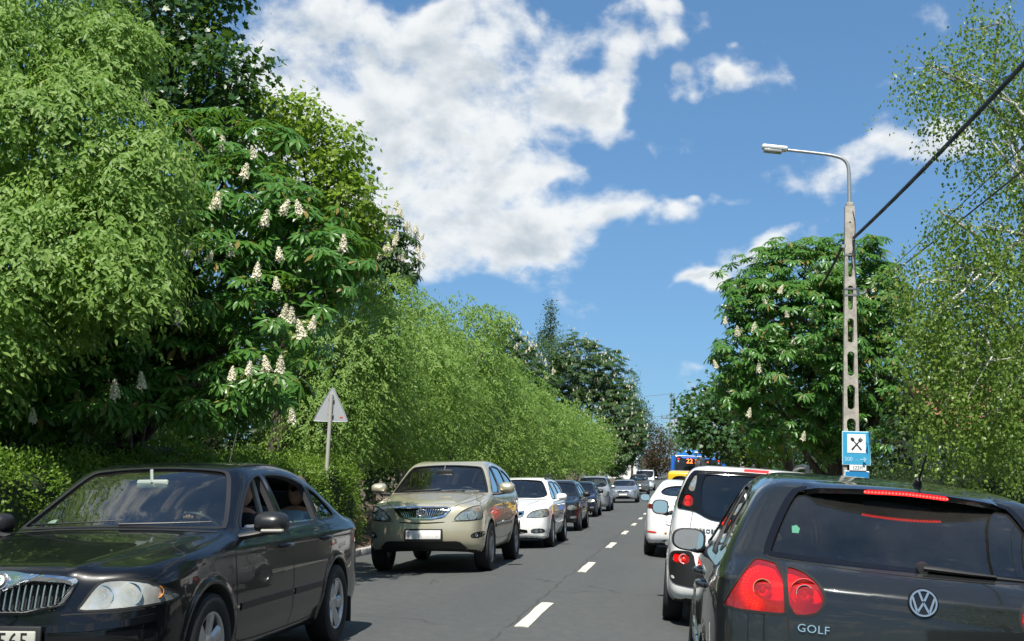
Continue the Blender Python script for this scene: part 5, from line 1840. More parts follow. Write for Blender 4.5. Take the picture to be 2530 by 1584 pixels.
def far_car(name, kind, loc, rot, label, pm, cat='car', front=True, lamps='round', plate=True, rails=False, mirror_mat=None, grille='slot', lights_on=False, rear_lit=False, group=None):
    b = BODIES[kind]
    sh = far_shape(kind)
    w, h, f = b['w'], b['h'], b['f']
    c = Car(name, sh, loc, rot, label, cat, pm, group)
    bz, cz, cy, ty = b['bz'], b['cz'], b['cy'], b['ty']
    c.cabin(b['rr'] - .1 if kind != 'saloon' else -1.5, cy - .05, .5)
    c.arches((b['ax'], -b['ax']), b['wr'], b['wr'] + .045)
    tw = .70 if kind != 'van' else .86
    c.window('windscreen', [(-w * .80, cz + .03), (0, cz + .045), (w * .80, cz + .03), (w * (tw + .0), h - .16), (w * (tw - .08), h - .12), (0, h - .09), (-w * (tw - .08), h - .12), (-w * tw, h - .16)], 'F', WIN, .035)
    st, sb = h - .13, cz + .03
    re = b['rr'] + .15 if kind != 'saloon' else -1.15
    for ax in 'LR':
        c.window('front_side_window', [(cy - .30, sb), (ty - .05, st - .06), (ty - .25, st), (-.08, st), (-.12, sb)], ax, WIN, .025)
        if kind == 'van':
            continue
        c.window('rear_side_window', [(-.20, sb), (-.16, st), (-.75, st), (-.90, sb)], ax, WIN, .025)
        if kind != 'hatch' and kind != 'saloon':
            c.window('quarter_window', [(-.98, sb), (-.84, st), (re + .05, st - .03), (re - .25, sb + .10), (re - .2, sb + .02)], ax, WIN_DARK, .025)
        else:
            c.window('quarter_window', [(-.97, sb + .02), (-.85, st - .04), (-1.0, st - .06), (re - .05, sb + .08), (re - .02, sb + .03)], ax, WIN_DARK, .025)
        door_lines(c, ax, [[(cy - .1, cz - .02), (cy - .15, .5), (cy - .3, .33), (-.18, .32)], [(-.14, sb), (-.18, .32)], [(-.18, .32), (-.75, .33), (-.95, .75), (-.95, sb)]], .012)
        for y in (-.02, -.86):
            door_handle(c, y, cz - .14, ax, pm)
    for sx in (-1, 1):
        if lamps == 'round':
            hl = [(.50, bz - .20), (.52, bz - .08), (.66, bz - .05), (.79, bz - .09), (.83, bz - .17), (.72, bz - .21)]
        elif lamps == 'slant':
            hl = [(.44, bz - .20), (.52, bz - .10), (.74, bz - .02), (.83, bz - .03), (.85, bz - .12), (.70, bz - .19)]
        else:
            hl = [(.55, bz - .27), (.53, bz - .04), (.68, bz - .02), (.82, bz - .05), (.84, bz - .18), (.74, bz - .27)]
        P = [(x * w / .88, z) for x, z in hl]
        if sx < 0:
            P = mirror2(P).tolist()
        lamp(c, 'headlight', P, 'F', [(sx * .60 * w / .88, bz - .135, .045, REFLECTOR), (sx * .73 * w / .88, bz - .125, .045, REFLECTOR)], LENS_MILKY2, REFLECTOR, .06)
        if lights_on:
            p = sh.project([(sx * .72, bz - .125)], 'F')[0]
            MB().sphere((p[0], p[1] - .02, p[2]), .03, 10, 8).build('lit_bulb', emission("headlamp_glow", (1.0, .85, .55), 7.0), c.root)
        c.patch('fog_light', chaikin([(sx * .58, .36), (sx * .60, .43), (sx * .74, .43), (sx * .76, .37)], 1), 'F', LAMPGREY, .006, .01)
        tl = [(sx * w * .70, .78), (sx * w * .72, cz + .02), (sx * w * .88, cz + .02), (sx * w * .93, .78)]
        lamp(c, 'tail_light', tl, 'B', [], LENS_RED, REDBACK, .05)
        if rear_lit:
            p = sh.project([(sx * w * .80, .86)], 'B')[0]
            MB().sphere((p[0], p[1] - .01, p[2]), (.05, .02, .07), 10, 6).build('brake_bulb', RED_LIT, c.root)
        add_mirror(c, (sx * (w + .10), cy - .45, cz + .05), sx, (.22, .12, .16), mirror_mat or pm, base=(sx * w * .92, cy - .34, cz - .03))
        if rails:
            pts = [(sx * w * .62, .05, h - .08), (sx * w * .63, -.05, h + .015), (sx * w * .63, -.8, h + .03), (sx * w * .62, -1.5, h), (sx * w * .62, -1.6, h - .08)]
            MB().tube(chaikin(pts, 2, False), .024, 8).build('roof_rail', SATIN, c.root, 50)
    if grille == 'slot':
        gp = [(-.40, bz - .17), (.40, bz - .17), (.44, bz - .06), (-.44, bz - .06)]
    else:
        gp = [(-.30, bz - .22), (.30, bz - .22), (.42, bz - .07), (-.42, bz - .07)]
    gp = chaikin([(x * w / .9, z) for x, z in gp], 1)
    c.hole(gp, 'F', .06, .05, .06, .04)
    V, F = patch_arrays(sh, outset(resample(gp, .04), .003), 'F', -.05, 0, .08, .04)
    g = c.part('grille', V, F, TRIM)
    c.ribbon('grille_frame', gp, 'F', .03, CHROME, 0, True, parent=g, raise_=.014)
    p = sh.project([(0, bz - .115)], 'F')[0]
    MB().lathe([(.055, -.03), (.055, .008), (.045, .014), (0, .015)], 'y', 20, tuple(p)).build('badge', CHROME, g, 40)
    li = chaikin([(-.50, .30), (.50, .30), (.46, .42), (-.46, .42)], 1)
    c.hole(li, 'F', .06, .05, .06, .04)
    V, F = patch_arrays(sh, outset(resample(li, .04), .003), 'F', -.05, 0, .08, .04)
    c.part('lower_intake', V, F, TRIM)
    if plate:
        yp = sh.project([(0, .52)], 'F')[0][1]
        plate_flat(c, (0, yp + .018, .53), .52, .11, 1)
        yp = sh.project([(0, .70)], 'B')[0][1]
        plate_flat(c, (0, yp - .018, .70), .52, .11, -1)
    rt, rb = h - .16, cz + .08
    if kind == 'saloon':
        rt, rb = 1.34, 1.13
    if kind != 'van':
        c.window('rear_window', [(-w * .68, rb), (w * .68, rb), (w * .58, rt), (-w * .58, rt)], 'B', WIN, .03)
    else:
        for sx in (-1, 1):
            P = [(sx * .08, 1.25), (sx * .70, 1.25), (sx * .66, 1.70), (sx * .08, 1.72)]
            c.window('rear_window', P, 'B', WIN_DARK, .03)
    add_wheels(c, (b['ax'], -b['ax']), b['wr'], w - .115, 'far' + kind, b['wr'], .20, b['wr'] * .64, 6, 'spoke')
    add_seats(c, -.15, -.95, .52)
    add_dash(c, cy - .42, cz - .02, w * .74, cy - .62)
    c.finish()
    return c


def build_far_cars():
    def at(x, y):
        return (x, y, float(road_z(x, y)))
    def tilt(y):
        sl = math.atan(.00032 * min(max(y - 40, 0), 80))
        return sl
    def onc(y, lean=2.2):
        return (-tilt(y), R(lean), math.pi)
    dk = paint("dark_green_black_paint", (0.008, 0.010, 0.012), 0.0, .3, dust=.08)
    far_car('hatchback_car', 'hatch', at(-3.52, 34.2), onc(34), "black hatchback half hidden behind the white estate car", dk, lamps='round', mirror_mat=TRIM)
    bl = paint("navy_paint", (0.008, 0.011, 0.030), .2, .3, dust=.08)
    far_car('hatchback_car', 'hatch', at(-4.05, 48.6), onc(48), "navy blue hatchback with one headlamp shining, in front of a silver SUV", bl, lamps='round', lights_on=True, mirror_mat=TRIM)
    sv = paint("silver_paint", (0.46, 0.47, 0.47), .7, .33, dust=.10)
    far_car('suv', 'suv', at(-4.05, 57.6), onc(57), "silver SUV with roof rails behind the navy hatchback", sv, lamps='tall', rails=True)
    sb = paint("steel_blue_silver_paint", (0.36, 0.39, 0.42), .7, .32, dust=.08)
    far_car('saloon_car', 'saloon', at(-3.35, 75.5), onc(75), "silver-blue saloon facing the camera on its own, far down the left lane", sb, lamps='slant', grille='v')
    br = paint("brown_grey_paint", (0.10, 0.095, 0.080), .5, .35, dust=.12)
    far_car('people_carrier', 'mpv', at(-3.2, 99.0), onc(99), "grey-brown people carrier behind the silver-blue saloon", br, lamps='slant')
    wv = paint("van_white_paint", (0.66, 0.68, 0.69), 0.0, .35, dust=.10)
    far_car('delivery_van', 'van', at(-3.0, 112.0), onc(112), "pale van, last of the oncoming queue", wv, cat='van', lamps='tall')
    rd = paint("red_paint", (0.45, 0.012, 0.012), 0.0, .3, dust=.04)
    far_car('hatchback_car', 'hatch', at(.55, 36.6), (0, R(2.2), 0), "bright red hatchback ahead of the white saloon, mirrored in the gold SUV's doors", rd, rear_lit=True, mirror_mat=TRIM)
    ye = paint("yellow_paint", (0.78, 0.50, 0.02), 0.0, .35, dust=.06)
    far_car('delivery_van', 'van', at(.42, 44.6), (0, R(2.2), 0), "yellow van just behind the blue bus", ye, cat='van', rear_lit=False)


# ------------------------------------------------------------------ blue city bus
def build_bus():
    L0, L1 = 12.0, 0.0           # local y: rear face at 0, front at +12
    w, h = 1.27, 2.88
    side = [(.02, .40), (-.02, 1.0), (0.0, 2.2), (.06, h - .12), (.22, h), (6, h), (11.6, h), (11.95, h - .2), (12.0, 1.4), (12.0, .40), (11.5, .32), (.4, .32)]
    plan = [(0, 12.02), (.9, 12.0), (1.2, 11.8), (w, 11.3), (w, .5), (w * .985, .2), (w * .93, .05), (w * .8, 0.0), (0, -.01)]
    front = [(w * .96, .25), (w * .99, .40), (w, .8), (w, 1.6), (w * .99, 2.2), (w * .97, h - .15), (w * .93, h - .02), (w * .8, h + .2)]
    sh = Shape(side, plan, front, kf=.0, kr=.02, crown=.015, k1=.10, k2=.10, h=.11)
    pm = paint("bus_blue_paint", (0.012, 0.13, 0.50), 0.0, .32, dust=.06)
    X, Y = .93, 55.0
    c = Car('city_bus', sh, (X, Y, float(road_z(X, Y))), (0, R(1.2), 0), "blue city bus with an orange number display, seen from behind", "bus", pm)
    c.arches((2.6, 9.6), .48, .52, .8)
    # rear: dark engine-side glass with the number display, lamps, white roof pod
    blk = principled("bus_black_glass", (.014, .016, .018), .10)
    c.patch('rear_panel', chaikin([(-1.06, 1.25), (1.06, 1.25), (1.08, 2.70), (1.02, 2.76), (-1.02, 2.76), (-1.08, 2.70)], 1), 'B', blk, .006, .01, step=.2, rs=.08)
    c.patch('rear_window', chaikin([(-.92, 1.42), (.92, 1.42), (.94, 2.30), (-.94, 2.30)], 1), 'B', WIN_DARK, .02, step=.2, rs=.08)
    dsp = c.patch('number_display', [(-.60, 2.38), (.62, 2.38), (.62, 2.66), (-.60, 2.66)], 'B', principled("display_black", (.01, .01, .01), .2), .02, .01, step=.2, rs=.06)
    og = emission("display_orange", (1.0, .16, .03), 3.0)
    y0 = sh.project([(0, 2.5)], 'B')[0][1] - .034
    for txt, u, s2 in (('22', -.42, .30), ('3', -.12, .26)):
        t = link('display_digits', text_mesh(txt, s2, .002), dsp, og)
        t.location = (u, y0, 2.515); t.rotation_euler = (R(90), 0, 0)
    mb = MB()
    for k, (du, dv) in enumerate(((.22, 0), (.26, .03), (.26, -.03), (.30, 0), (.40, .0), (.44, .025), (.44, -.02))):
        mb.box((du, y0, 2.52 + dv), (.03, .006, .012))
    mb.build('display_arrow', og, dsp)
    for sx in (-1, 1):
        for k, (zz, m) in enumerate(((2.60, RED_SOFT), (2.48, LAMPGREY))):
            p = sh.project([(sx * .94, zz)], 'B')[0]
            MB().lathe([(.045, .02), (.045, -.022), (.03, -.03), (0, -.03)], 'y', 16, tuple(p)).build('marker_lamp', m, c.root, 40)
        c.patch('tail_light', chaikin([(sx * 1.10, .75), (sx * 1.20, .75), (sx * 1.20, 1.25), (sx * 1.10, 1.25)], 1), 'B', principled("bus_red_lamp", (.6, .03, .03), .25), .01, .02, rs=.05)
        # corner posts stand a little proud of the rear panel
        MB().tube(chaikin([(sx * 1.19, .10, 1.0), (sx * 1.20, .09, 2.0), (sx * 1.19, .10, 2.74)], 2, False), .10, 10).build('corner_post', pm, c.root, 50)
        for k in range(6):
            y = 1.3 + k * 1.65
            c.patch('side_window', chaikin([(y, 1.25), (y + 1.5, 1.25), (y + 1.5, 2.35), (y, 2.35)], 1), 'R' if sx > 0 else 'L', WIN_DARK, .006, step=.3, rs=.12)
    # roof pod for the air conditioning, blue with white patches
    mb = MB()
    n = 14
    prof = [(-1.02, 2.76), (-.98, 2.90), (-.80, 3.02), (-.3, 3.06), (.3, 3.06), (.80, 3.02), (.98, 2.90), (1.02, 2.76)]
    mb.prism(chaikin(prof, 1), .12, 3.2, 'y')
    mb.build('roof_pod', principled("bus_pod_blue", (.03, .20, .58), .35), c.root, 35)
    for (a, b2) in ((-.62, -.34), (-.20, .22), (.40, .72)):
        MB().prism([(a, 2.93), (b2, 2.93), (b2, 3.0), (a, 3.0)], .095, .125, 'y').build('pod_panel', principled("bus_pod_white", (.75, .76, .76), .4), c.root)
    MB().rbox((.9, 1.6, 3.05), (.5, .9, .12), .04).build('roof_unit', principled("dark_unit", (.05, .05, .055), .6), c.root, 40)
    t, rim, hub = wheel_meshes('bus', .48, .28, .29, 8)
    for y in (2.6, 9.6):
        for sx in (-1, 1):
            wo = link('wheel', t, c.root)
            wo.location = (sx * 1.10, y, .48); wo.rotation_euler = (0, 0, math.pi if sx < 0 else 0)
            link('rim', rim, wo)
    c.finish()
    return c


# ------------------------------------------------------------------ people in the cars
def skin_mesh(name, joints, edges, root=0, sub=2):
    me = bpy.data.meshes.new(name)
    me.from_pydata([j[:3] for j in joints], edges, [])
    o = bpy.data.objects.new(name + "_tmp", me)
    COL.objects.link(o)
    md = o.modifiers.new("skin", 'SKIN')
    md.use_smooth_shade = True
    sv = me.skin_vertices[0].data if me.skin_vertices else None
    if sv is None:
        bm = bmesh.new(); bm.from_mesh(me); bm.verts.layers.skin.verify(); bm.to_mesh(me); bm.free()
        sv = me.skin_vertices[0].data
    for i, j in enumerate(joints):
        r = j[3]
        sv[i].radius = (r, r) if np.isscalar(r) else r
        sv[i].use_root = (i == root)
    o.modifiers.new("sub", 'SUBSURF').levels = sub
    dg = bpy.context.evaluated_depsgraph_get()
    out = bpy.data.meshes.new_from_object(o.evaluated_get(dg))
    bpy.data.objects.remove(o)
    out.name = name
    out.materials.clear()
    out.polygons.foreach_set('use_smooth', np.ones(len(out.polygons), bool))
    return out


def seated_person(label, origin, rotz, shirt, skin, hair, hand_l=None, hand_r=None, glasses=False, recline=.10, fingers=False, hair_long=0.0):
    """seated figure; local frame: +y the way it faces, origin at the hip on the seat"""
    s = 1.0
    hx = recline
    J = [(0, 0, .10, .13), (0, -.03 - hx * .3, .28, (.155, .12)), (0, -.06 - hx * .7, .46, (.17, .11)), (0, -.07 - hx, .55, .085), (0, -.07 - hx, .62, .055)]
    E = [(0, 1), (1, 2), (2, 3), (3, 4)]
    def limb(parent, pts):
        k = parent
        for p in pts:
            J.append(p); E.append((k, len(J) - 1)); k = len(J) - 1
        return k
    for sx, hd in ((-1, hand_l), (1, hand_r)):
        sh = (sx * .19, -.06 - hx * .85, .49, .065)
        tgt = hd or (sx * .20, .22, .14)
        el = ((sh[0] + tgt[0]) / 2 + sx * .07, (sh[1] + tgt[1]) / 2 - .04, min(sh[2], (sh[2] + tgt[2]) / 2) - .10)
        k = limb(3, [sh, (*el, .044), (*tgt, .030)])
        limb(0, [(sx * .10, .10, .09, .095), (sx * .14, .45, .12, .068), (sx * .14, .58, -.16, .05), (sx * .14, .62, -.34, .042), (sx * .14, .74, -.36, .035)])
    me = skin_mesh('person', J, E)
    # colour zones: forearm ends are skin, legs dark, the rest shirt
    co = np.zeros(len(me.polygons) * 3, np.float32); me.polygons.foreach_get('center', co); co = co.reshape(-1, 3)
    mi = np.zeros(len(co), np.int32)
    mi[(co[:, 2] > .575)] = 1
    mi[(co[:, 2] < .13) | (co[:, 1] > .30) & (co[:, 2] < .17)] = 2
    for hd in (hand_l, hand_r):
        if hd:
            mi[np.linalg.norm(co - np.array(hd), axis=1) < .13] = 1
    SKIN = principled("skin_" + "%02d" % int(skin[0] * 100), skin, .55)
    for m in (principled("cloth_" + "_".join("%02d" % int(q * 100) for q in shirt), shirt, .9), SKIN, principled("trousers", (.02, .022, .03), .9)):
        me.materials.append(m)
    me.polygons.foreach_set('material_index', mi)
    # head, in the same mesh: an ovoid with brow, nose, chin and ears
    hc = np.array([0, -.06 - hx, .735])
    V, F = [], []
    n, m = 20, 16
    for i in range(m + 1):
        th = math.pi * i / m
        for j in range(n):
            ph = 2 * math.pi * j / n
            x, y, z = math.sin(th) * math.cos(ph), math.sin(th) * math.sin(ph), math.cos(th)
            rx, ry, rz = .076, .096, .118
            if z < 0:
                rx *= 1 - .28 * (-z) ** 1.5
            px, py, pz = x * rx, y * ry, z * rz
            if y > 0:
                py += .024 * math.exp(-((px / .014) ** 2)) * math.exp(-(((pz + .012) / .026) ** 2))     # nose
                py += .008 * math.exp(-(((pz - .030) / .012) ** 2)) * (abs(px) < .05)                    # brow
                py += .010 * math.exp(-((px / .025) ** 2)) * math.exp(-(((pz + .062) / .012) ** 2))      # lips
                py += .012 * math.exp(-((px / .03) ** 2)) * math.exp(-(((pz + .098) / .018) ** 2))       # chin
                py -= .010 * math.exp(-(((abs(px) - .032) / .014) ** 2)) * math.exp(-(((pz - .012) / .012) ** 2))   # eye sockets
            if abs(px) > .06:
                px += math.copysign(.018, px) * math.exp(-(((py + .005) / .018) ** 2)) * math.exp(-(((pz) / .028) ** 2))  # ears
            V.append((px, py, pz))
    for i in range(m):
        for j in range(n):
            k = (j + 1) % n
            F.append((i * n + j, (i + 1) * n + j, (i + 1) * n + k, i * n + k))
    V = np.array(V) + hc
    bm = bmesh.new(); bm.from_mesh(me)
    vs = [bm.verts.new(v) for v in V]
    for q in F:
        try:
            fc = bm.faces.new([vs[k] for k in q]); fc.smooth = True; fc.material_index = 1
        except ValueError:
            pass
    # hands: palm with five bent fingers closing round the rim
    if fingers:
        for sx, hd in ((-1, hand_l), (1, hand_r)):
            if not hd:
                continue
            hd = np.array(hd)
            mb = MB()
            mb.rbox(hd + np.array([0, .035, .006]), (.085, .075, .032), .014)
            for k in range(4):
                bx = hd[0] + (-.030 + .020 * k)
                ln = (.86, 1.0, .95, .78)[k]
                mb.tube([(bx, hd[1] + .06, hd[2] + .012), (bx, hd[1] + .06 + .034 * ln, hd[2] + .014), (bx, hd[1] + .06 + .052 * ln, hd[2] - .008), (bx, hd[1] + .06 + .040 * ln, hd[2] - .030), (bx, hd[1] + .06 + .018, hd[2] - .034)],
                        [.0105, .0100, .0095, .009, .007], 8)
            tx = -sx
            mb.tube([(hd[0] + tx * .035, hd[1] + .03, hd[2]), (hd[0] + tx * .062, hd[1] + .055, hd[2] + .012), (hd[0] + tx * .078, hd[1] + .085, hd[2] + .020)], [.013, .0115, .008], 8)
            base = len(bm.verts)
            vs2 = [bm.verts.new(v) for v in np.concatenate(mb.v)]
            for q in mb.f:
                try:
                    fc = bm.faces.new([vs2[k] for k in q]); fc.smooth = True; fc.material_index = 1
                except ValueError:
                    pass
    bm.to_mesh(me); bm.free()
    o = link('person', me)
    o.location = origin
    o.rotation_euler = (0, 0, rotz)
    tag(o, label, 'person')
    # hair cap
    HV, HF = [], []
    hm = 9
    for i in range(hm + 1):
        th = (math.pi * (.60 + hair_long)) * i / hm
        for j in range(n):
            ph = 2 * math.pi * j / n
            x, y, z = math.sin(th) * math.cos(ph), math.sin(th) * math.sin(ph), math.cos(th)
            cut = 1.0
            zz = z * .127
            if y > .15:
                zz = max(zz, .050 + .01 * math.sin(ph * 5))
            HV.append((x * .084, y * .104 - .004, zz))
    for i in range(hm):
        for j in range(n):
            k = (j + 1) % n
            HF.append((i * n + j, (i + 1) * n + j, (i + 1) * n + k, i * n + k))
    MB().add(np.array(HV) + hc, HF).build('hair', principled("hair_" + "%02d" % int(hair[0] * 100), hair, .6), o, 60)
    if glasses:
        mb = MB()
        for sx in (-1, 1):
            mb.sphere((hc[0] + sx * .034, hc[1] + .096, hc[2] + .014), (.031, .012, .021), 12, 8)
            mb.tube([(hc[0] + sx * .062, hc[1] + .090, hc[2] + .018), (hc[0] + sx * .088, hc[1] + .0, hc[2] + .012)], .004, 6)
        mb.tube([(hc[0] - .012, hc[1] + .106, hc[2] + .016), (hc[0] + .012, hc[1] + .106, hc[2] + .016)], .004, 6)
        mb.build('sunglasses', principled("sunglass_black", (.005, .005, .006), .08), o, 50)
    return o


def build_people():
    def inside_car(X, Y, lx, ly, lz):
        """world position of a point given in an oncoming car's own frame"""
        m = Matrix.Translation((X, Y, float(road_z(X, Y)))) @ Matrix.Rotation(math.pi, 4, 'Z') @ Matrix.Rotation(R(2.4), 4, 'Y')
        return m @ Vector((lx, ly, lz))
    skin1, skin2 = (.52, .30, .20), (.48, .24, .15)
    # black sedan: driver with a hand on the wheel, back-seat passenger in sunglasses
    seated_person("driver in dark clothes gripping the black sedan's steering wheel", inside_car(-3.60, 8.05, -.36, -.20, .50), math.pi, (.03, .035, .045), skin1, (.04, .03, .022),
                  hand_l=(-.17, .50, .44), hand_r=(.05, .60, .575), fingers=True)
    seated_person("back-seat passenger in sunglasses and pale blue shirt in the black sedan", inside_car(-3.60, 8.05, -.47, -1.00, .50), math.pi - .25, (.42, .58, .70), skin2, (.10, .07, .05), glasses=True)
    seated_person("driver in dark clothes at the wheel of the gold SUV", inside_car(-3.66, 18.85, -.38, -.12, .68), math.pi, (.03, .03, .035), skin1, (.03, .025, .02), hand_l=(-.12, .50, .46), hand_r=(.15, .50, .46))
    seated_person("driver in dark blue at the wheel of the white estate car", inside_car(-3.41, 25.55, -.36, -.20, .50), math.pi, (.03, .04, .07), skin1, (.05, .035, .025), hand_l=(-.12, .52, .48), hand_r=(.15, .52, .48))
    seated_person("driver in black at the wheel of the navy hatchback", Vector((-3.68, 48.7, float(road_z(-4.05, 48.6)) + .52)), math.pi, (.02, .02, .022), skin1, (.03, .025, .02))


# ------------------------------------------------------------------ ground, carriageway, kerbs, verges
KL, KR = -5.78, 2.50            # kerb lines


def asphalt():
    m = principled("asphalt", (.05, .05, .05), .85)
    n = NT(m.node_tree); b = bsdf(m)
    tc = n.new('ShaderNodeTexCoord'); P = tc.outputs['Object']
    grain = n.noise(P, 160.0, 3.0, .6)
    mid = n.noise(P, 9.0, 5.0, .6)
    big = n.noise(n.vmath('MULTIPLY', P, (1.0, .12, 1.0)), 1.1, 4.0, .55)
    vor = n.new('ShaderNodeTexVoronoi'); vor.inputs['Scale'].default_value = 140; n.link(P, vor.inputs['Vector'])
    c = n.mix(n.ramp(grain, .25, .75), (.035, .038, .037, 1), (.076, .082, .078, 1))
    c = n.mix(n.math('MULTIPLY', n.ramp(mid, .45, .7), .35), c, (.088, .089, .087, 1))
    c = n.mix(n.math('MULTIPLY', n.ramp(big, .40, .68), .35), c, (.040, .042, .044, 1))
    sep = n.new('ShaderNodeSeparateXYZ'); n.link(P, sep.inputs[0])
    # longitudinal joint beside the centre line, with a wandering edge, and a few cracks
    wob = n.math('MULTIPLY_ADD', n.noise(P, 1.5, 4.0, .6), .16, sep.outputs[0])
    seam = n.ramp(n.math('ABSOLUTE', n.math('SUBTRACT', wob, -1.42)), .022, .006)
    seam = n.math('MULTIPLY', seam, n.ramp(n.noise(P, .9, 3.0, .6), .36, .52))
    c = n.mix(n.math('MULTIPLY', seam, .5), c, (.014, .014, .014, 1))
    vc = n.new('ShaderNodeTexVoronoi', feature='DISTANCE_TO_EDGE'); vc.inputs['Scale'].default_value = .33
    n.link(n.vmath('ADD', P, n.vmath('MULTIPLY', nz_color(n, P, 1.7), (.9, .9, 0))), vc.inputs['Vector'])
    crack = n.math('MULTIPLY', n.ramp(vc.outputs['Distance'], .010, .003), n.ramp(n.noise(P, .25, 2.0, .5), .52, .60))
    c = n.mix(n.math('MULTIPLY', crack, .6), c, (.015, .015, .015, 1))
    n.put(b.inputs['Base Color'], c)
    n.put(b.inputs['Roughness'], n.ramp(mid, .3, .7, .72, .92))
    bp = n.new('ShaderNodeBump'); bp.inputs['Strength'].default_value = .35; bp.inputs['Distance'].default_value = .004
    n.put(bp.inputs['Height'], n.math('ADD', vor.outputs['Distance'], grain))
    n.link(bp.outputs[0], b.inputs['Normal'])
    return m


def nz_color(n, P, scale):
    t = n.new('ShaderNodeTexNoise'); t.inputs['Scale'].default_value = scale; t.inputs['Detail'].default_value = 4
    n.link(P, t.inputs['Vector'])
    return n.vmath('SUBTRACT', t.outputs['Color'], (.5, .5, .5))


def earth(name, a, b2, c2, s=6.0):
    m = principled(name, a, .95)
    n = NT(m.node_tree); b = bsdf(m)
    tc = n.new('ShaderNodeTexCoord'); P = tc.outputs['Object']
    c = n.mix(n.ramp(n.noise(P, s, 7.0, .65), .35, .65), (*a, 1), (*b2, 1))
    c = n.mix(n.math('MULTIPLY', n.ramp(n.noise(P, s * 9, 4.0, .6), .55, .7), .7), c, (*c2, 1))
    n.put(b.inputs['Base Color'], c)
    bp = n.new('ShaderNodeBump'); bp.inputs['Strength'].default_value = .8; bp.inputs['Distance'].default_value = .03
    n.put(bp.inputs['Height'], n.noise(P, s * 5, 6.0, .65))
    n.link(bp.outputs[0], b.inputs['Normal'])
    return m


def concrete(name, col, s=8.0, var=.35):
    m = principled(name, col, .85)
    n = NT(m.node_tree); b = bsdf(m)
    tc = n.new('ShaderNodeTexCoord'); P = tc.outputs['Object']
    c = n.mix(n.ramp(n.noise(P, s, 7.0, .65), .3, .7), tuple(q * (1 - var) for q in col) + (1,), tuple(min(1, q * (1 + var)) for q in col) + (1,))
    c = n.mix(n.math('MULTIPLY', n.ramp(n.noise(P, s * 12, 3.0, .6), .58, .7), .5), c, tuple(q * .45 for q in col) + (1,))
    n.put(b.inputs['Base Color'], c)
    bp = n.new('ShaderNodeBump'); bp.inputs['Strength'].default_value = .3; bp.inputs['Distance'].default_value = .006
    n.put(bp.inputs['Height'], n.noise(P, s * 10, 5.0, .6))
    n.link(bp.outputs[0], b.inputs['Normal'])
    return m


YS = np.concatenate([np.arange(-30, 40, 5.0), np.arange(40, 130, 2.5), np.arange(130, 420, 15.0)])


def strip_sheet(name, xs, zfun, mat, parent=None, ys=YS):
    V = np.array([[x, y, zfun(x, y)] for y in ys for x in xs])
    n = len(xs)
    F = [(j * n + i, j * n + i + 1, (j + 1) * n + i + 1, (j + 1) * n + i) for j in range(len(ys) - 1) for i in range(n - 1)]
    me = mesh_np(name, V, np.array(F), smooth=False)
    return link(name, me, parent, mat)


def rise(y):
    return float(road_z(-1.38, y)) - .035


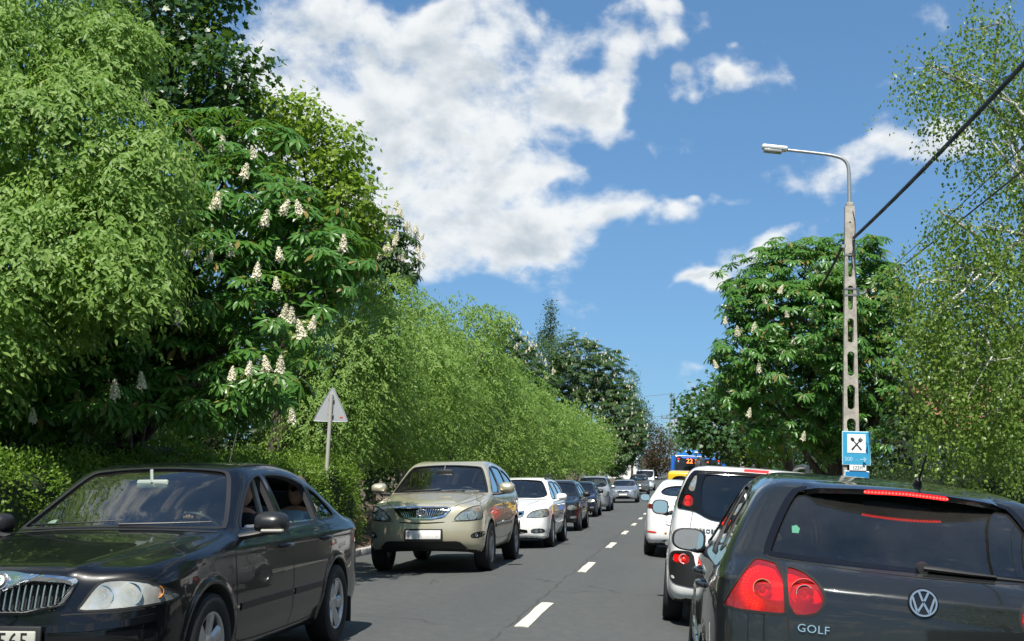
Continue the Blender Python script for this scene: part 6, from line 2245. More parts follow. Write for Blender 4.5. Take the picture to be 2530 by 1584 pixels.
def build_ground():
    tag(strip_sheet('ground', [-900, -60, -20, -9.2, 8, 20, 60, 900], lambda x, y: rise(y) - .32, earth("ground_grass", (.045, .065, .02), (.06, .05, .03), (.03, .05, .015), 1.5), ys=np.concatenate([YS, [900.0, 1500.0]])), kind='structure')
    road = tag(strip_sheet('road', [KL - .02, -4.3, -2.8, -1.38, 0, 1.2, KR + .02], lambda x, y: float(road_z(x, y)), asphalt()), kind='structure')
    # centre line dashes, worn paint with real thickness
    pm = principled("road_paint", (.62, .61, .55), .8)
    n = NT(pm.node_tree); b = bsdf(pm)
    tc = n.new('ShaderNodeTexCoord')
    w = n.ramp(n.noise(tc.outputs['Object'], 26.0, 6.0, .7), .30, .46)
    n.put(b.inputs['Base Color'], n.mix(w, (.15, .15, .14, 1), (.50, .485, .41, 1)))
    for k in range(-2, 14):
        y0 = 10.53 + 6.68 * k
        rng = np.random.default_rng(k + 40)
        ys = np.linspace(y0, y0 + 2.15, 5)
        L = [(-1.445 + rng.uniform(-.008, .008), y) for y in ys]
        Rr = [(-1.315 + rng.uniform(-.008, .008), y) for y in ys[::-1]]
        P = L + Rr
        top = [(x, y, float(road_z(x, y)) + .006) for x, y in P]
        mid = [(x, y) for x, y in zip([-1.38] * 5, ys)]
        V = top + [(x, y, float(road_z(x, y)) + .006) for x, y in mid] + [(x, y, float(road_z(x, y)) - .004) for x, y in P]
        F = []
        for i in range(4):
            F += [(i, 10 + i, 10 + i + 1, i + 1), (10 + i, 9 - i, 8 - i, 10 + i + 1)]
        m = 10
        F += [(i, (i + 1) % m, 15 + (i + 1) % m, 15 + i) for i in range(m)]
        MB().add(V, F).build('lane_dash', pm, road)
    # kerb stones
    ks = concrete("kerb_concrete", (.30, .29, .27))
    for side, X in (('left', KL), ('right', KR)):
        sx = -1 if X < 0 else 1
        kerb = tag(strip_sheet('kerb_bed_' + side, [X + sx * .02, X + sx * .13], lambda x, y: float(road_z(X, y)) + .06, ks), kind='structure')
        for k in range(40):
            y = 4.0 + k * 1.0
            rng = np.random.default_rng(k + (0 if sx < 0 else 500))
            mb = MB().rbox((X + sx * .075 + rng.uniform(-.006, .006), y + .5, float(road_z(X, y + .5)) + .02 + rng.uniform(-.006, .006)), (.15, .985, .22), .02)
            mb.build('kerb_stone', ks, kerb, 40)
    # verges: brown leaf litter on the left, pavement on the right
    soil = earth("leaf_litter", (.055, .038, .026), (.105, .075, .05), (.16, .12, .085), 9.0)
    def lz(x, y):
        t = (KL - .14 - x)
        return float(road_z(KL, y)) + .10 + .10 * math.sin(y * .9) * min(1, t) * .4 + .12 * min(1.5, max(0, t)) + .05 * math.sin(x * 5 + y * 2.3) * (t > .1)
    tag(strip_sheet('verge', list(np.linspace(KL - .14, -9.2, 12)) + [-20, -60], lz, soil, ys=np.concatenate([np.arange(-5, 60, .8), np.arange(60, 200, 5)])), kind='structure')
    pav = concrete("pavement_concrete", (.22, .215, .20), 4.0)
    tag(strip_sheet('pavement', [KR + .14, 3.2, 4.4], lambda x, y: float(road_z(KR, y)) + .115, pav), kind='structure')
    tag(strip_sheet('lawn', [4.4, 6, 10, 25, 60], lambda x, y: float(road_z(KR, y)) + .125 + (x - 4.4) * .012, earth("lawn_grass", (.03, .05, .014), (.045, .06, .02), (.05, .04, .02), 3.0)), kind='structure')
    # twigs and dead leaves on the litter: one mass
    rng = np.random.default_rng(3)
    N = 5200
    x = rng.uniform(-8.6, KL - .05, N); y = rng.uniform(9, 34, N)
    z = np.array([lz(a, b2) for a, b2 in zip(x, y)]) + .012
    A = rng.normal(size=(N, 3)); A[:, 2] *= .35; A /= np.linalg.norm(A, axis=1)[:, None]
    Nn = np.cross(A, rng.normal(size=(N, 3))); Nn /= np.linalg.norm(Nn, axis=1)[:, None]
    me = leaves_mesh('dead_leaves', np.stack([x, y, z], 1), A, Nn, rng.uniform(.03, .075, N), LEAF_KITE)
    tag(link('dead_leaves', me, None, leaf_mat("dead_leaf", (.16, .09, .045), (.09, .05, .03), .1)), "brown dead leaves scattered over the left verge", "leaf litter", kind='stuff')


# ------------------------------------------------------------------ leaves
LEAF_LANCE = (np.array([(0, 0, 0), (-.20, .30, .05), (-.15, .66, .035), (0, 1, -.05), (.15, .66, .035), (.20, .30, .05)]), [(0, 5, 4, 3), (0, 3, 2, 1)])
LEAF_KITE = (np.array([(0, 0, 0), (-.30, .42, .07), (0, 1, -.04), (.30, .42, .07)]), [(0, 3, 2), (0, 2, 1)])
LEAF_BIRCH = (np.array([(0, 0, 0), (-.34, .36, .04), (0, 1, -.02), (.34, .36, .04)]), [(0, 3, 2), (0, 2, 1)])
_mp = [(0, 0), (-.26, -.06), (-.50, .14), (-.30, .28), (-.56, .56), (-.24, .60), (-.16, .72), (0, 1.0), (.16, .72), (.24, .60), (.56, .56), (.30, .28), (.50, .14), (.26, -.06)]
LEAF_MAPLE = (np.array([(a, b, .10 * abs(a) - .05 * b) for a, b in _mp]), [(0, 13, 12, 11), (0, 11, 10, 9), (0, 9, 8, 7), (0, 7, 6, 5), (0, 5, 4, 3), (0, 3, 2, 1)])


def palmate(n=7, droop=.30, seed=0):
    """horse chestnut leaf: leaflets radiating from one point, drooping"""
    rng = np.random.default_rng(seed)
    V, F = [], []
    for k in range(n):
        a = R(-118 + 236 * k / (n - 1)) + rng.uniform(-.06, .06)
        ln = (.62, .82, .96, 1.0, .96, .82, .62)[k] if n == 7 else (.7, .95, 1, .95, .7)[k]
        d = np.array([math.sin(a), math.cos(a), 0]); s = np.array([math.cos(a), -math.sin(a), 0])
        o = len(V)
        for t, wd in ((.04, .015), (.36, .085), (.68, .145), (1.0, .0)):
            z = -droop * (t * ln) ** 1.7
            c = d * t * ln + np.array([0, 0, z])
            if wd == 0:
                V.append(c)
            else:
                V += [c - s * wd + (0, 0, .03), c + s * wd + (0, 0, .03), c]
        # rows: (L,R,M) x3 + tip
        for r in (0, 3):
            F += [(o + r, o + r + 2, o + r + 5, o + r + 3), (o + r + 2, o + r + 1, o + r + 4, o + r + 5)]
        F += [(o + 6, o + 8, o + 9), (o + 8, o + 7, o + 9)]
    return np.array(V, float), F


PALM = [palmate(7, .30, 1), palmate(7, .50, 2), palmate(5, .40, 3)]


def leaves_mesh(name, P, A, N, S, tmpl, V0=None):
    """one mesh holding a copy of a leaf template for every position"""
    tv, tf = tmpl
    A = A / (np.linalg.norm(A, axis=1)[:, None] + 1e-9)
    N = N - A * np.sum(N * A, 1)[:, None]
    N = N / (np.linalg.norm(N, axis=1)[:, None] + 1e-9)
    B = np.cross(A, N)
    S = np.asarray(S)
    V = (P[:, None, :] + S[:, None, None] * (tv[None, :, 0, None] * B[:, None] + tv[None, :, 1, None] * A[:, None] + tv[None, :, 2, None] * N[:, None])).reshape(-1, 3)
    k = len(tv)
    off = (np.arange(len(P)) * k)[:, None, None]
    F = []
    for size in (3, 4):
        q = np.array([f for f in tf if len(f) == size])
        if len(q):
            F.append((off + q[None]).reshape(-1, size))
    return mesh_np(name, V, F)


def leaf_mat(name, c1, c2, trans=.35, rough=.42, glow=(.24, .44, .03), c3=None):
    if name in _M:
        return _M[name]
    m = bpy.data.materials.new(name)
    m.use_nodes = True
    n = NT(m.node_tree)
    m.node_tree.nodes.clear()
    out = n.new('ShaderNodeOutputMaterial')
    geo = n.new('ShaderNodeNewGeometry')
    rnd = geo.outputs['Random Per Island']
    tc = n.new('ShaderNodeTexCoord')
    nz = n.noise(tc.outputs['Object'], 1.4, 3.0, .6)
    f = n.math('MULTIPLY_ADD', rnd, .75, n.math('MULTIPLY_ADD', nz, .9, -.40), clamp=True)
    col = n.mix(f, (*c1, 1), (*c2, 1))
    if c3:
        col = n.mix(n.ramp(rnd, .93, .96), col, (*c3, 1))
    p = n.new('ShaderNodeBsdfPrincipled')
    p.inputs['Roughness'].default_value = rough
    p.inputs['Specular IOR Level'].default_value = .28
    n.put(p.inputs['Base Color'], col)
    t = n.new('ShaderNodeBsdfTranslucent')
    n.put(t.inputs['Color'], n.mix(.5, col, (*glow, 1)))
    mx = n.new('ShaderNodeMixShader')
    mx.inputs[0].default_value = trans
    n.link(p.outputs[0], mx.inputs[1]); n.link(t.outputs[0], mx.inputs[2])
    n.link(mx.outputs[0], out.inputs[0])
    _M[name] = m
    return m


def bark(name, a, b2, s=14.0):
    if name in _M:
        return _M[name]
    m = principled(name, a, .9)
    n = NT(m.node_tree); b = bsdf(m)
    tc = n.new('ShaderNodeTexCoord')
    v = n.vmath('MULTIPLY', tc.outputs['Object'], (1, 1, .22))
    f = n.noise(v, s, 6.0, .7)
    n.put(b.inputs['Base Color'], n.mix(n.ramp(f, .35, .65), (*a, 1), (*b2, 1)))
    bp = n.new('ShaderNodeBump'); bp.inputs['Strength'].default_value = .7; bp.inputs['Distance'].default_value = .02
    n.put(bp.inputs['Height'], f); n.link(bp.outputs[0], b.inputs['Normal'])
    return m


BARK = bark("bark_brown", (.045, .035, .026), (.10, .082, .065))
BARK_GREY = bark("bark_grey", (.10, .095, .085), (.20, .19, .17))
BARK_BIRCH = bark("bark_birch", (.62, .60, .55), (.10, .09, .08), 7.0)


def lobe_points(lobes, density, rng, depth=.55, shell=3.0, lump=.22, heart=.22):
    """points spread through a crown's lobes, thicker towards the outside; returns positions and outward directions"""
    P, D = [], []
    for (cx, cy, cz, rx, rz) in lobes:
        ry = (rx + rz) / 2 * 1.05
        area = 4 * math.pi * ((rx * ry) ** 1.6 / 3 + (rx * rz) ** 1.6 / 3 + (ry * rz) ** 1.6 / 3) ** (1 / 1.6)
        n = max(3, int(area * density))
        d = rng.normal(size=(n, 3)); d /= np.linalg.norm(d, axis=1)[:, None]
        ph = rng.uniform(0, 6.28, 6)
        l = 1 + lump * (np.sin(d[:, 0] * 5 + ph[0]) * np.sin(d[:, 1] * 5 + ph[1]) + np.sin(d[:, 2] * 6 + ph[2]) * np.sin(d[:, 0] * 7 + ph[3])) * .7
        r = (1 - (1 - rng.uniform(0, 1, n) ** (1 / shell)) * depth * 1.8) * l
        r = np.clip(r, .15, 1.4)
        p = np.array([cx, cy, cz]) + d * r[:, None] * np.array([rx, ry, rz])
        P.append(p); D.append(d)
    P, D = np.concatenate(P), np.concatenate(D)
    # the heart of a crown carries few leaves: thin out what lies deep inside another lobe
    rmin = np.full(len(P), 9.0)
    for (cx, cy, cz, rx, rz) in lobes:
        ry = (rx + rz) / 2 * 1.05
        rmin = np.minimum(rmin, np.linalg.norm((P - np.array([cx, cy, cz])) / np.array([rx, ry, rz]), axis=1))
    k = (rmin > .66) | (rng.uniform(0, 1, len(P)) < heart)
    return P[k], D[k]


def unit(v):
    return v / (np.linalg.norm(v, axis=1)[:, None] + 1e-9)


def spray_leaves(P, D, rng, kind, size):
    """leaves on short twigs at every point: returns P, A, N, S"""
    n = len(P)
    if kind == 'hack':            # drooping twigs with hanging lance-shaped leaves
        m = 9
        H = D.copy(); H[:, 2] = 0; H = unit(H + rng.normal(size=(n, 3)) * .5)
        H[:, 2] *= .2
        tw = rng.uniform(.28, .55, n) * np.where(rng.uniform(0, 1, n) > .85, 1.7, 1.0) * size / .09
        t = (np.arange(m) + .5) / m
        pos = P[:, None] + H[:, None] * (tw[:, None, None] * (t[None, :, None] - .4)) - np.array([0, 0, 1]) * (tw[:, None, None] * .55 * (t ** 1.6)[None, :, None])
        side = np.cross(H, np.array([0, 0, 1.0]))[:, None] * np.where(np.arange(m) % 2, 1, -1)[None, :, None]
        A = H[:, None] * .45 + side * .75 + np.array([0, 0, -1.0]) * rng.uniform(.25, 1.2, (n, m, 1)) + rng.normal(size=(n, m, 3)) * .25
        N = D[:, None] * .95 + H[:, None] * .35 + np.array([0, -.25, .45]) + rng.normal(size=(n, m, 3)) * .40
        S = size * rng.uniform(.65, 1.2, (n, m))
    elif kind == 'maple':
        m = 7
        pos = P[:, None] + rng.normal(size=(n, m, 3)) * size * np.array([1.5, 1.5, .7])
        A = D[:, None] * .6 + rng.normal(size=(n, m, 3)) * .8 + np.array([0, 0, -.35])
        N = D[:, None] * .8 + np.array([0, -.15, .75]) + rng.normal(size=(n, m, 3)) * .35
        S = size * rng.uniform(.7, 1.2, (n, m))
    elif kind == 'birch':         # hanging strings of small leaves
        m = 16
        L = rng.uniform(.35, 1.0, n)
        t = (np.arange(m) + .5) / m
        sway = rng.normal(size=(n, 3)) * .16; sway[:, 2] = 0
        pos = P[:, None] + sway[:, None] * t[None, :, None] - np.array([0, 0, 1.0]) * (L[:, None, None] * t[None, :, None]) + rng.normal(size=(n, m, 3)) * .035
        A = rng.normal(size=(n, m, 3)) * .7 + np.array([0, 0, -.9])
        N = rng.normal(size=(n, m, 3)) * .8 + D[:, None] * .5 + np.array([0, -.2, .3])
        S = size * rng.uniform(.7, 1.25, (n, m))
    else:                         # loose clump
        m = 6
        pos = P[:, None] + rng.normal(size=(n, m, 3)) * size * 1.5
        A = D[:, None] * .4 + rng.normal(size=(n, m, 3)) * .9 + np.array([0, 0, -.3])
        N = D[:, None] * .6 + np.array([0, 0, .9]) + rng.normal(size=(n, m, 3)) * .6
        S = size * rng.uniform(.6, 1.3, (n, m))
    return pos.reshape(-1, 3), A.reshape(-1, 3), N.reshape(-1, 3), S.ravel()


def limb_pts(a, b, rng, bend=.12, n=7):
    a, b = np.array(a, float), np.array(b, float)
    d = np.linalg.norm(b - a)
    o = rng.normal(size=3) * bend * d
    o[2] = abs(o[2]) * .6
    t = np.linspace(0, 1, n)[:, None]
    return a + (b - a) * t + o * np.sin(t * math.pi) + rng.normal(size=(n, 3)) * .015 * d * (t > 0) * (t < 1)


def tree_wood(root, base, fork, lobes, r0, mat, rng, twigs=3, name='trunk'):
    mb = MB()
    base = np.array(base, float); fork = np.array(fork, float)
    pts = limb_pts(base, fork, rng, .05, 7)
    flare = [r0 * 1.45, r0 * 1.12, r0, r0 * .95, r0 * .9, r0 * .86, r0 * .8]
    mb.tube(pts, flare, 12)
    for (cx, cy, cz, rx, rz) in lobes:
        tip = np.array([cx, cy, cz]) + rng.normal(size=3) * .15 * rx
        st = pts[rng.integers(3, 7)]
        q = limb_pts(st, tip, rng, .10, 7)
        mb.tube(q, list(np.linspace(r0 * .5, r0 * .10, 7)), 7)
        for _ in range(twigs):
            d = rng.normal(size=3); d /= np.linalg.norm(d); d[2] = abs(d[2]) * .5
            e = tip + d * np.array([rx, (rx + rz) / 2, rz]) * rng.uniform(.6, .95)
            mb.tube(limb_pts(q[rng.integers(3, 7)], e, rng, .12, 5), list(np.linspace(r0 * .14, r0 * .03, 5)), 5)
    return mb.build(name, mat, root, 60)


def spike_mesh():
    """upright candle of horse chestnut blossom"""
    rng = np.random.default_rng(5)
    mb = MB()
    mb.tube([(0, 0, -.04), (0, 0, .22)], [.006, .003], 5)
    n = 64
    V, F = [], []
    for k in range(n):
        t = k / n
        z = .01 + .205 * t
        r = .048 * (1 - t) ** .75 + .006
        a = k * 2.399
        c = np.array([math.cos(a) * r, math.sin(a) * r, z])
        o = np.array([math.cos(a), math.sin(a), .3])
        s = .019 * (1.05 - .5 * t)
        for j in range(3):
            u = unit(rng.normal(size=(1, 3)))[0]; u = u - o * np.dot(u, o) * .6; u /= np.linalg.norm(u)
            w = np.cross(o, u)
            p = c + rng.normal(size=3) * .006
            m = len(V)
            V += [p - u * s * .8, p + w * s * .8 + o * s * .5, p + u * s * .8 + o * s * .3, p - w * s * .8]
            F.append((m, m + 1, m + 2, m + 3))
    mb.add(V, F)
    me = mb.mesh('flower_spike', fix=False)
    return me

LOBES = {
    'hack1': [(-8.6, 13.13, 6.99, 1.23, 0.99), (-7.31, 12.99, 6.62, 0.63, 0.51), (-6.84, 13.05, 6.74, 0.29, 0.27), (-7.52, 12.38, 5.21, 1.35, 0.98), (-6.2, 12.11, 4.61, 0.59, 0.77), (-7.25, 11.52, 3.44, 1.13, 0.87), (-5.94, 11.49, 3.4, 0.52, 0.52), (-6.61, 11.74, 3.87, 0.97, 0.71), (-8.6, 12.47, 5.41, 1.22, 1.87), (-7.58, 11.19, 2.82, 0.84, 0.67)],
    'chest1': [(-6.14, 15.2, 5.93, 0.71, 0.51), (-6.95, 15.27, 6.09, 0.52, 0.46), (-6.09, 14.75, 5.01, 1.05, 0.72), (-4.99, 14.47, 4.47, 0.65, 0.71), (-6.23, 14.13, 3.82, 1.11, 0.74), (-5.05, 13.86, 3.34, 0.68, 0.57), (-5.12, 13.31, 2.43, 0.62, 0.35), (-6.98, 14.07, 2.56, 0.95, 0.48), (-7.84, 13.31, 2.37, 0.95, 0.5), (-7.37, 13.79, 3.19, 1.04, 0.57), (-4.43, 14.27, 4.09, 0.43, 0.54), (-7.8, 15.04, 4.34, 0.9, 1.13), (-6.5, 14.14, 2.69, 0.85, 0.64), (-7.96, 13.1, 2.03, 0.54, 0.39), (-7.17, 13.17, 2.16, 0.74, 0.4), (-5.66, 13.1, 2.09, 0.64, 0.25), (-6.75, 14.56, 3.43, 0.77, 0.49)],
    'maple_dark': [(-10.58, 21.0, 10.47, 1.34, 1.03), (-10.06, 21.5, 11.6, 1.21, 1.05), (-8.83, 20.5, 9.12, 0.73, 0.65), (-10.29, 21.0, 9.11, 1.18, 0.95), (-8.6, 20.5, 8.39, 0.54, 0.42), (-12.06, 22.5, 10.36, 1.44, 1.27), (-9.93, 21.5, 8.65, 0.97, 0.57)],
    'lime': [(-7.91, 22.0, 8.52, 0.66, 0.62), (-7.06, 22.0, 7.88, 0.62, 0.66), (-7.92, 22.5, 7.39, 1.18, 0.93), (-6.73, 22.0, 6.89, 0.58, 0.7), (-8.67, 22.5, 8.88, 0.59, 0.51), (-6.48, 22.5, 6.21, 0.38, 0.51), (-7.64, 23.0, 6.31, 1.04, 0.95)],
    'chest2': [(-8.07, 30.0, 7.48, 0.79, 0.9), (-7.39, 29.5, 6.97, 0.39, 0.55), (-9.02, 30.5, 7.94, 1.03, 1.15), (-8.21, 30.0, 6.65, 0.9, 0.79)],
    'chest3': [(-11.75, 74.4, 10.28, 1.54, 1.54), (-10.28, 74.4, 8.89, 1.54, 1.54), (-9.26, 75.6, 7.9, 1.42, 1.42), (-12.44, 75.6, 8.4, 1.99, 2.27)],
    'chest4': [(-9.08, 106.4, 11.85, 3.0, 3.2), (-6.67, 106.4, 10.71, 2.2, 3.0), (-10.77, 107.8, 10.34, 2.43, 3.24), (-5.35, 105.0, 7.5, 1.77, 3.16), (-7.78, 106.4, 7.52, 3.6, 3.2), (-4.1, 103.6, 5.55, 1.36, 2.34), (-5.59, 103.6, 4.36, 2.34, 2.34)],
    'willow_far': [(-13.64, 105.8, 12.9, 1.59, 1.79), (-11.06, 105.8, 13.34, 1.99, 1.59), (-12.2, 105.8, 11.73, 2.38, 1.99)],
    'poplar': [(-13.67, 120.0, 19.26, 0.41, 1.35), (-13.62, 120.0, 17.66, 0.63, 1.35), (-14.62, 120.0, 16.28, 0.41, 0.99), (-13.65, 120.0, 15.84, 0.72, 1.8)],
    'narrow': [(-5.74, 141.75, 13.62, 0.59, 1.49), (-5.53, 141.75, 11.27, 0.75, 2.4), (-4.86, 141.75, 8.67, 0.75, 2.66)],
    'spruce': [(-4.48, 148.5, 11.22, 0.45, 1.12), (-4.18, 148.5, 9.87, 0.78, 1.12), (-3.99, 148.5, 8.51, 1.0, 1.39)],
    'beech': [(-3.14, 162.5, 6.84, 1.59, 2.75), (-2.23, 162.5, 5.1, 1.83, 2.44), (-3.93, 159.9, 4.69, 1.2, 1.8)],
    'far1': [(0.11, 204.0, 9.11, 1.92, 2.3), (2.97, 198.0, 8.61, 2.23, 2.23), (-1.85, 216.0, 9.9, 1.46, 2.03), (5.29, 180.0, 7.7, 2.7, 2.37), (7.35, 168.0, 6.74, 3.16, 2.52)],
    'maple_r': [(0.71, 39.0, 3.99, 0.66, 0.73), (0.58, 39.0, 3.42, 0.59, 0.59), (1.59, 40.0, 4.37, 0.83, 0.9), (1.42, 39.0, 3.16, 1.17, 0.88), (2.31, 40.0, 4.1, 0.9, 1.2), (2.6, 40.0, 2.95, 1.2, 0.9)],
    'bush_r': [(2.23, 31.0, 3.04, 0.52, 0.47), (2.57, 31.0, 2.49, 0.52, 0.52), (2.07, 31.0, 2.37, 0.47, 0.41)],
    'chest_r': [(2.86, 27.5, 6.4, 1.29, 0.88), (4.01, 28.0, 6.61, 1.26, 0.79), (1.93, 27.0, 5.6, 0.86, 0.81), (2.86, 26.6, 5.15, 1.5, 1.1), (4.49, 28.0, 5.68, 1.05, 1.26), (1.54, 26.8, 4.47, 0.76, 0.81), (2.59, 26.8, 4.1, 1.51, 1.01), (4.11, 27.5, 4.1, 1.24, 1.14), (1.36, 27.0, 3.6, 0.56, 0.61), (2.42, 27.0, 3.03, 1.22, 0.71), (3.82, 27.5, 2.9, 1.24, 0.72), (3.27, 28.5, 5.85, 2.14, 1.71)],
    'birch': [(4.13, 15.5, 7.66, 0.55, 0.52), (3.24, 15.0, 6.95, 0.48, 0.45), (3.74, 15.3, 6.82, 0.63, 0.52), (4.46, 15.6, 6.74, 0.47, 0.88), (3.83, 15.3, 6.0, 0.4, 0.4), (4.38, 15.6, 5.56, 0.41, 0.53), (3.37, 15.0, 4.95, 0.42, 0.28), (3.99, 15.4, 4.82, 0.64, 0.46), (3.21, 14.8, 4.14, 0.61, 0.44), (3.92, 15.2, 3.89, 0.86, 0.69), (3.05, 14.6, 3.46, 0.44, 0.6), (3.54, 14.8, 2.96, 0.78, 0.72), (4.23, 15.3, 2.81, 0.57, 0.8), (3.83, 14.8, 2.18, 0.5, 0.33), (3.24, 14.6, 2.41, 0.38, 0.44)],
}


# ------------------------------------------------------------------ trees
CAMP = np.array([0, 0, CAM_H])


def make_tree(name, label, cat, lobes, base, fork, kind, size, density, mat, wood=BARK, r0=.16, seed=1, parts=0, tmpl=None, depth=.55, shell=3.0, lump=.22, group=None, twigs=3, cull=None):
    rng = np.random.default_rng(seed)
    root = empty(name, base)
    tag(root, label, cat, group)
    P, D = lobe_points(lobes, density, rng, depth, shell, lump)
    if cull is not None:
        k = cull(P)
        P, D = P[k], D[k]
    tmpl = tmpl or {'hack': LEAF_LANCE, 'maple': LEAF_MAPLE, 'birch': LEAF_BIRCH}.get(kind, LEAF_KITE)
    LP, A, N, S = spray_leaves(P, D, rng, kind, size)
    off = np.array(base, float)
    if parts:
        # the nearest leaves that face the road are single objects
        dist = np.linalg.norm(LP - CAMP, axis=1)
        vis = (LP[:, 0] / LP[:, 1] > -.60) & (LP[:, 2] < 6.6)
        order = np.argsort(np.where(vis, dist, 1e9))[:parts]
        me0 = None
        keep = np.ones(len(LP), bool); keep[order] = False
        tv, tf = tmpl
        for v in range(1):
            me0 = bpy.data.meshes.new('leaf'); me0.from_pydata(tv.tolist(), [], tf); me0.materials.append(mat)
        for i in order:
            a = Vector(A[i]).normalized(); nn = Vector(N[i]); nn = (nn - a * nn.dot(a)).normalized(); b = a.cross(nn)
            o = bpy.data.objects.new('leaf', me0)
            o.matrix_world = Matrix(((b.x * S[i], a.x * S[i], nn.x * S[i], LP[i, 0] - off[0]), (b.y * S[i], a.y * S[i], nn.y * S[i], LP[i, 1] - off[1]), (b.z * S[i], a.z * S[i], nn.z * S[i], LP[i, 2] - off[2]), (0, 0, 0, 1)))
            COL.objects.link(o); o.parent = root
        LP, A, N, S = LP[keep], A[keep], N[keep], S[keep]
    me = leaves_mesh('crown', LP - off, A, N, S, tmpl)
    c = link('crown', me, root, mat)
    c["kind"] = "stuff"
    tree_wood(root, (0, 0, 0), np.array(fork) - off, [(a - off[0], b - off[1], q - off[2], rx, rz) for a, b, q, rx, rz in lobes], r0, wood, rng, twigs)
    return root


def chestnut(name, label, lobes, base, fork, size, density, mat, seed=1, parts=0, spikes=0, r0=.2, group=None, spike_list=None):
    """horse chestnut: tiers of palmate leaves, flower candles standing on the shoots"""
    rng = np.random.default_rng(seed)
    root = empty(name, base)
    tag(root, label, "tree", group)
    off = np.array(base, float)
    P, D = lobe_points(lobes, density, rng, .5, 3.0, .25)
    # shoots in loose tiers: each carries a whorl of leaves
    m = 4
    n = len(P)
    ang = rng.uniform(0, 6.28, (n, 1)) + np.arange(m)[None] * (2 * math.pi / m) + rng.normal(size=(n, m)) * .35
    out = np.stack([np.cos(ang), np.sin(ang), np.full_like(ang, -.12)], -1)
    out = unit((out + D[:, None] * .55 + rng.normal(size=(n, m, 3)) * .12).reshape(-1, 3))
    LP = (P[:, None] + out.reshape(n, m, 3) * size * .45).reshape(-1, 3)
    A = out + np.array([0, 0, -.45])
    N = np.repeat(D, m, 0) * .75 + np.array([0, -.2, .80]) + rng.normal(size=(n * m, 3)) * .22
    S = size * rng.uniform(.65, 1.15, n * m)
    var = rng.integers(0, 3, n * m)
    if parts:
        dist = np.linalg.norm(LP - CAMP, axis=1)
        vis = LP[:, 0] / LP[:, 1] > -.58
        order = np.argsort(np.where(vis, dist, 1e9))[:parts]
        keep = np.ones(len(LP), bool); keep[order] = False
        ms = []
        for tv, tf in PALM:
            q = bpy.data.meshes.new('leaf'); q.from_pydata(tv.tolist(), [], tf); q.materials.append(mat); ms.append(q)
        for i in order:
            a = Vector(A[i]).normalized(); nn = Vector(N[i]); nn = (nn - a * nn.dot(a)).normalized(); b = a.cross(nn)
            o = bpy.data.objects.new('leaf', ms[var[i]])
            o.matrix_world = Matrix(((b.x * S[i], a.x * S[i], nn.x * S[i], LP[i, 0] - off[0]), (b.y * S[i], a.y * S[i], nn.y * S[i], LP[i, 1] - off[1]), (b.z * S[i], a.z * S[i], nn.z * S[i], LP[i, 2] - off[2]), (0, 0, 0, 1)))
            COL.objects.link(o); o.parent = root
        LP, A, N, S, var = LP[keep], A[keep], N[keep], S[keep], var[keep]
    Vs, F3, F4, o = [], [], [], 0
    mes = []
    for v in range(3):
        k = var == v
        if k.any():
            mes.append(leaves_mesh('crown', LP[k] - off, A[k], N[k], S[k], PALM[v]))
    bm = bmesh.new()
    for q in mes:
        bm.from_mesh(q); bpy.data.meshes.remove(q)
    me = bpy.data.meshes.new('crown'); bm.to_mesh(me); bm.free()
    c = link('crown', me, root, mat)
    c["kind"] = "stuff"
    tree_wood(root, (0, 0, 0), np.array(fork) - off, [(a - off[0], b - off[1], q - off[2], rx, rz) for a, b, q, rx, rz in lobes], r0, BARK, rng, 3)
    sp = SPIKE
    pts = []
    if spike_list is not None:
        pts += list(spike_list)
    if spikes:
        up = D[:, 2] > -.2
        face = (P[:, 1] < np.median(P[:, 1]) + .3)
        idx = np.where(up & face)[0]
        # the outermost shoots carry the candles
        idx = rng.choice(idx, min(spikes, len(idx)), replace=False)
        pts += [tuple(P[i] + D[i] * size * .75 + np.array([0, 0, size * .2])) for i in idx]
    for p in pts:
        o = bpy.data.objects.new('flower_spike', sp)
        COL.objects.link(o); o.parent = root
        o.location = np.array(p) - off
        s = rng.uniform(.75, 1.1) * min(size, .24) / .20
        o.scale = (s, s, s)
        o.rotation_euler = (rng.normal() * .16, rng.normal() * .16, rng.uniform(0, 6.28))
    return root


SPIKE = spike_mesh()
SPIKE.materials.append(leaf_mat("chestnut_blossom", (.80, .75, .60), (.70, .62, .46), .25, .6))
L_HACK = leaf_mat("hackberry_leaf", (.120, .235, .038), (.275, .392, .108), .48, .46, (.33, .51, .06))
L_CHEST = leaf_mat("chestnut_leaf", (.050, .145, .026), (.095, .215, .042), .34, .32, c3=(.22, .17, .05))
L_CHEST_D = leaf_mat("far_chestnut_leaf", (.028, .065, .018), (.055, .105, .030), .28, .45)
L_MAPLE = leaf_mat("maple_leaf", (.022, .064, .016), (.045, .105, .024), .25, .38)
L_LIME = leaf_mat("lime_green_leaf", (.15, .245, .022), (.25, .34, .040), .42)
L_BIRCH = leaf_mat("birch_leaf", (.115, .190, .034), (.20, .28, .062), .42, .36)
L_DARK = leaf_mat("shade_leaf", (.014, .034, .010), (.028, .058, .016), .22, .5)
L_HEDGE = leaf_mat("hedge_leaf", (.075, .15, .018), (.165, .255, .034), .36)
L_HEDGE_D = leaf_mat("dark_hedge_leaf", (.012, .026, .010), (.026, .046, .014), .25)
L_BEECH = leaf_mat("copper_leaf", (.040, .018, .016), (.075, .032, .024), .25)
L_FAR = leaf_mat("far_green_leaf", (.055, .10, .035), (.09, .145, .05), .3)
L_POP = leaf_mat("poplar_leaf", (.028, .055, .030), (.045, .075, .038), .25)

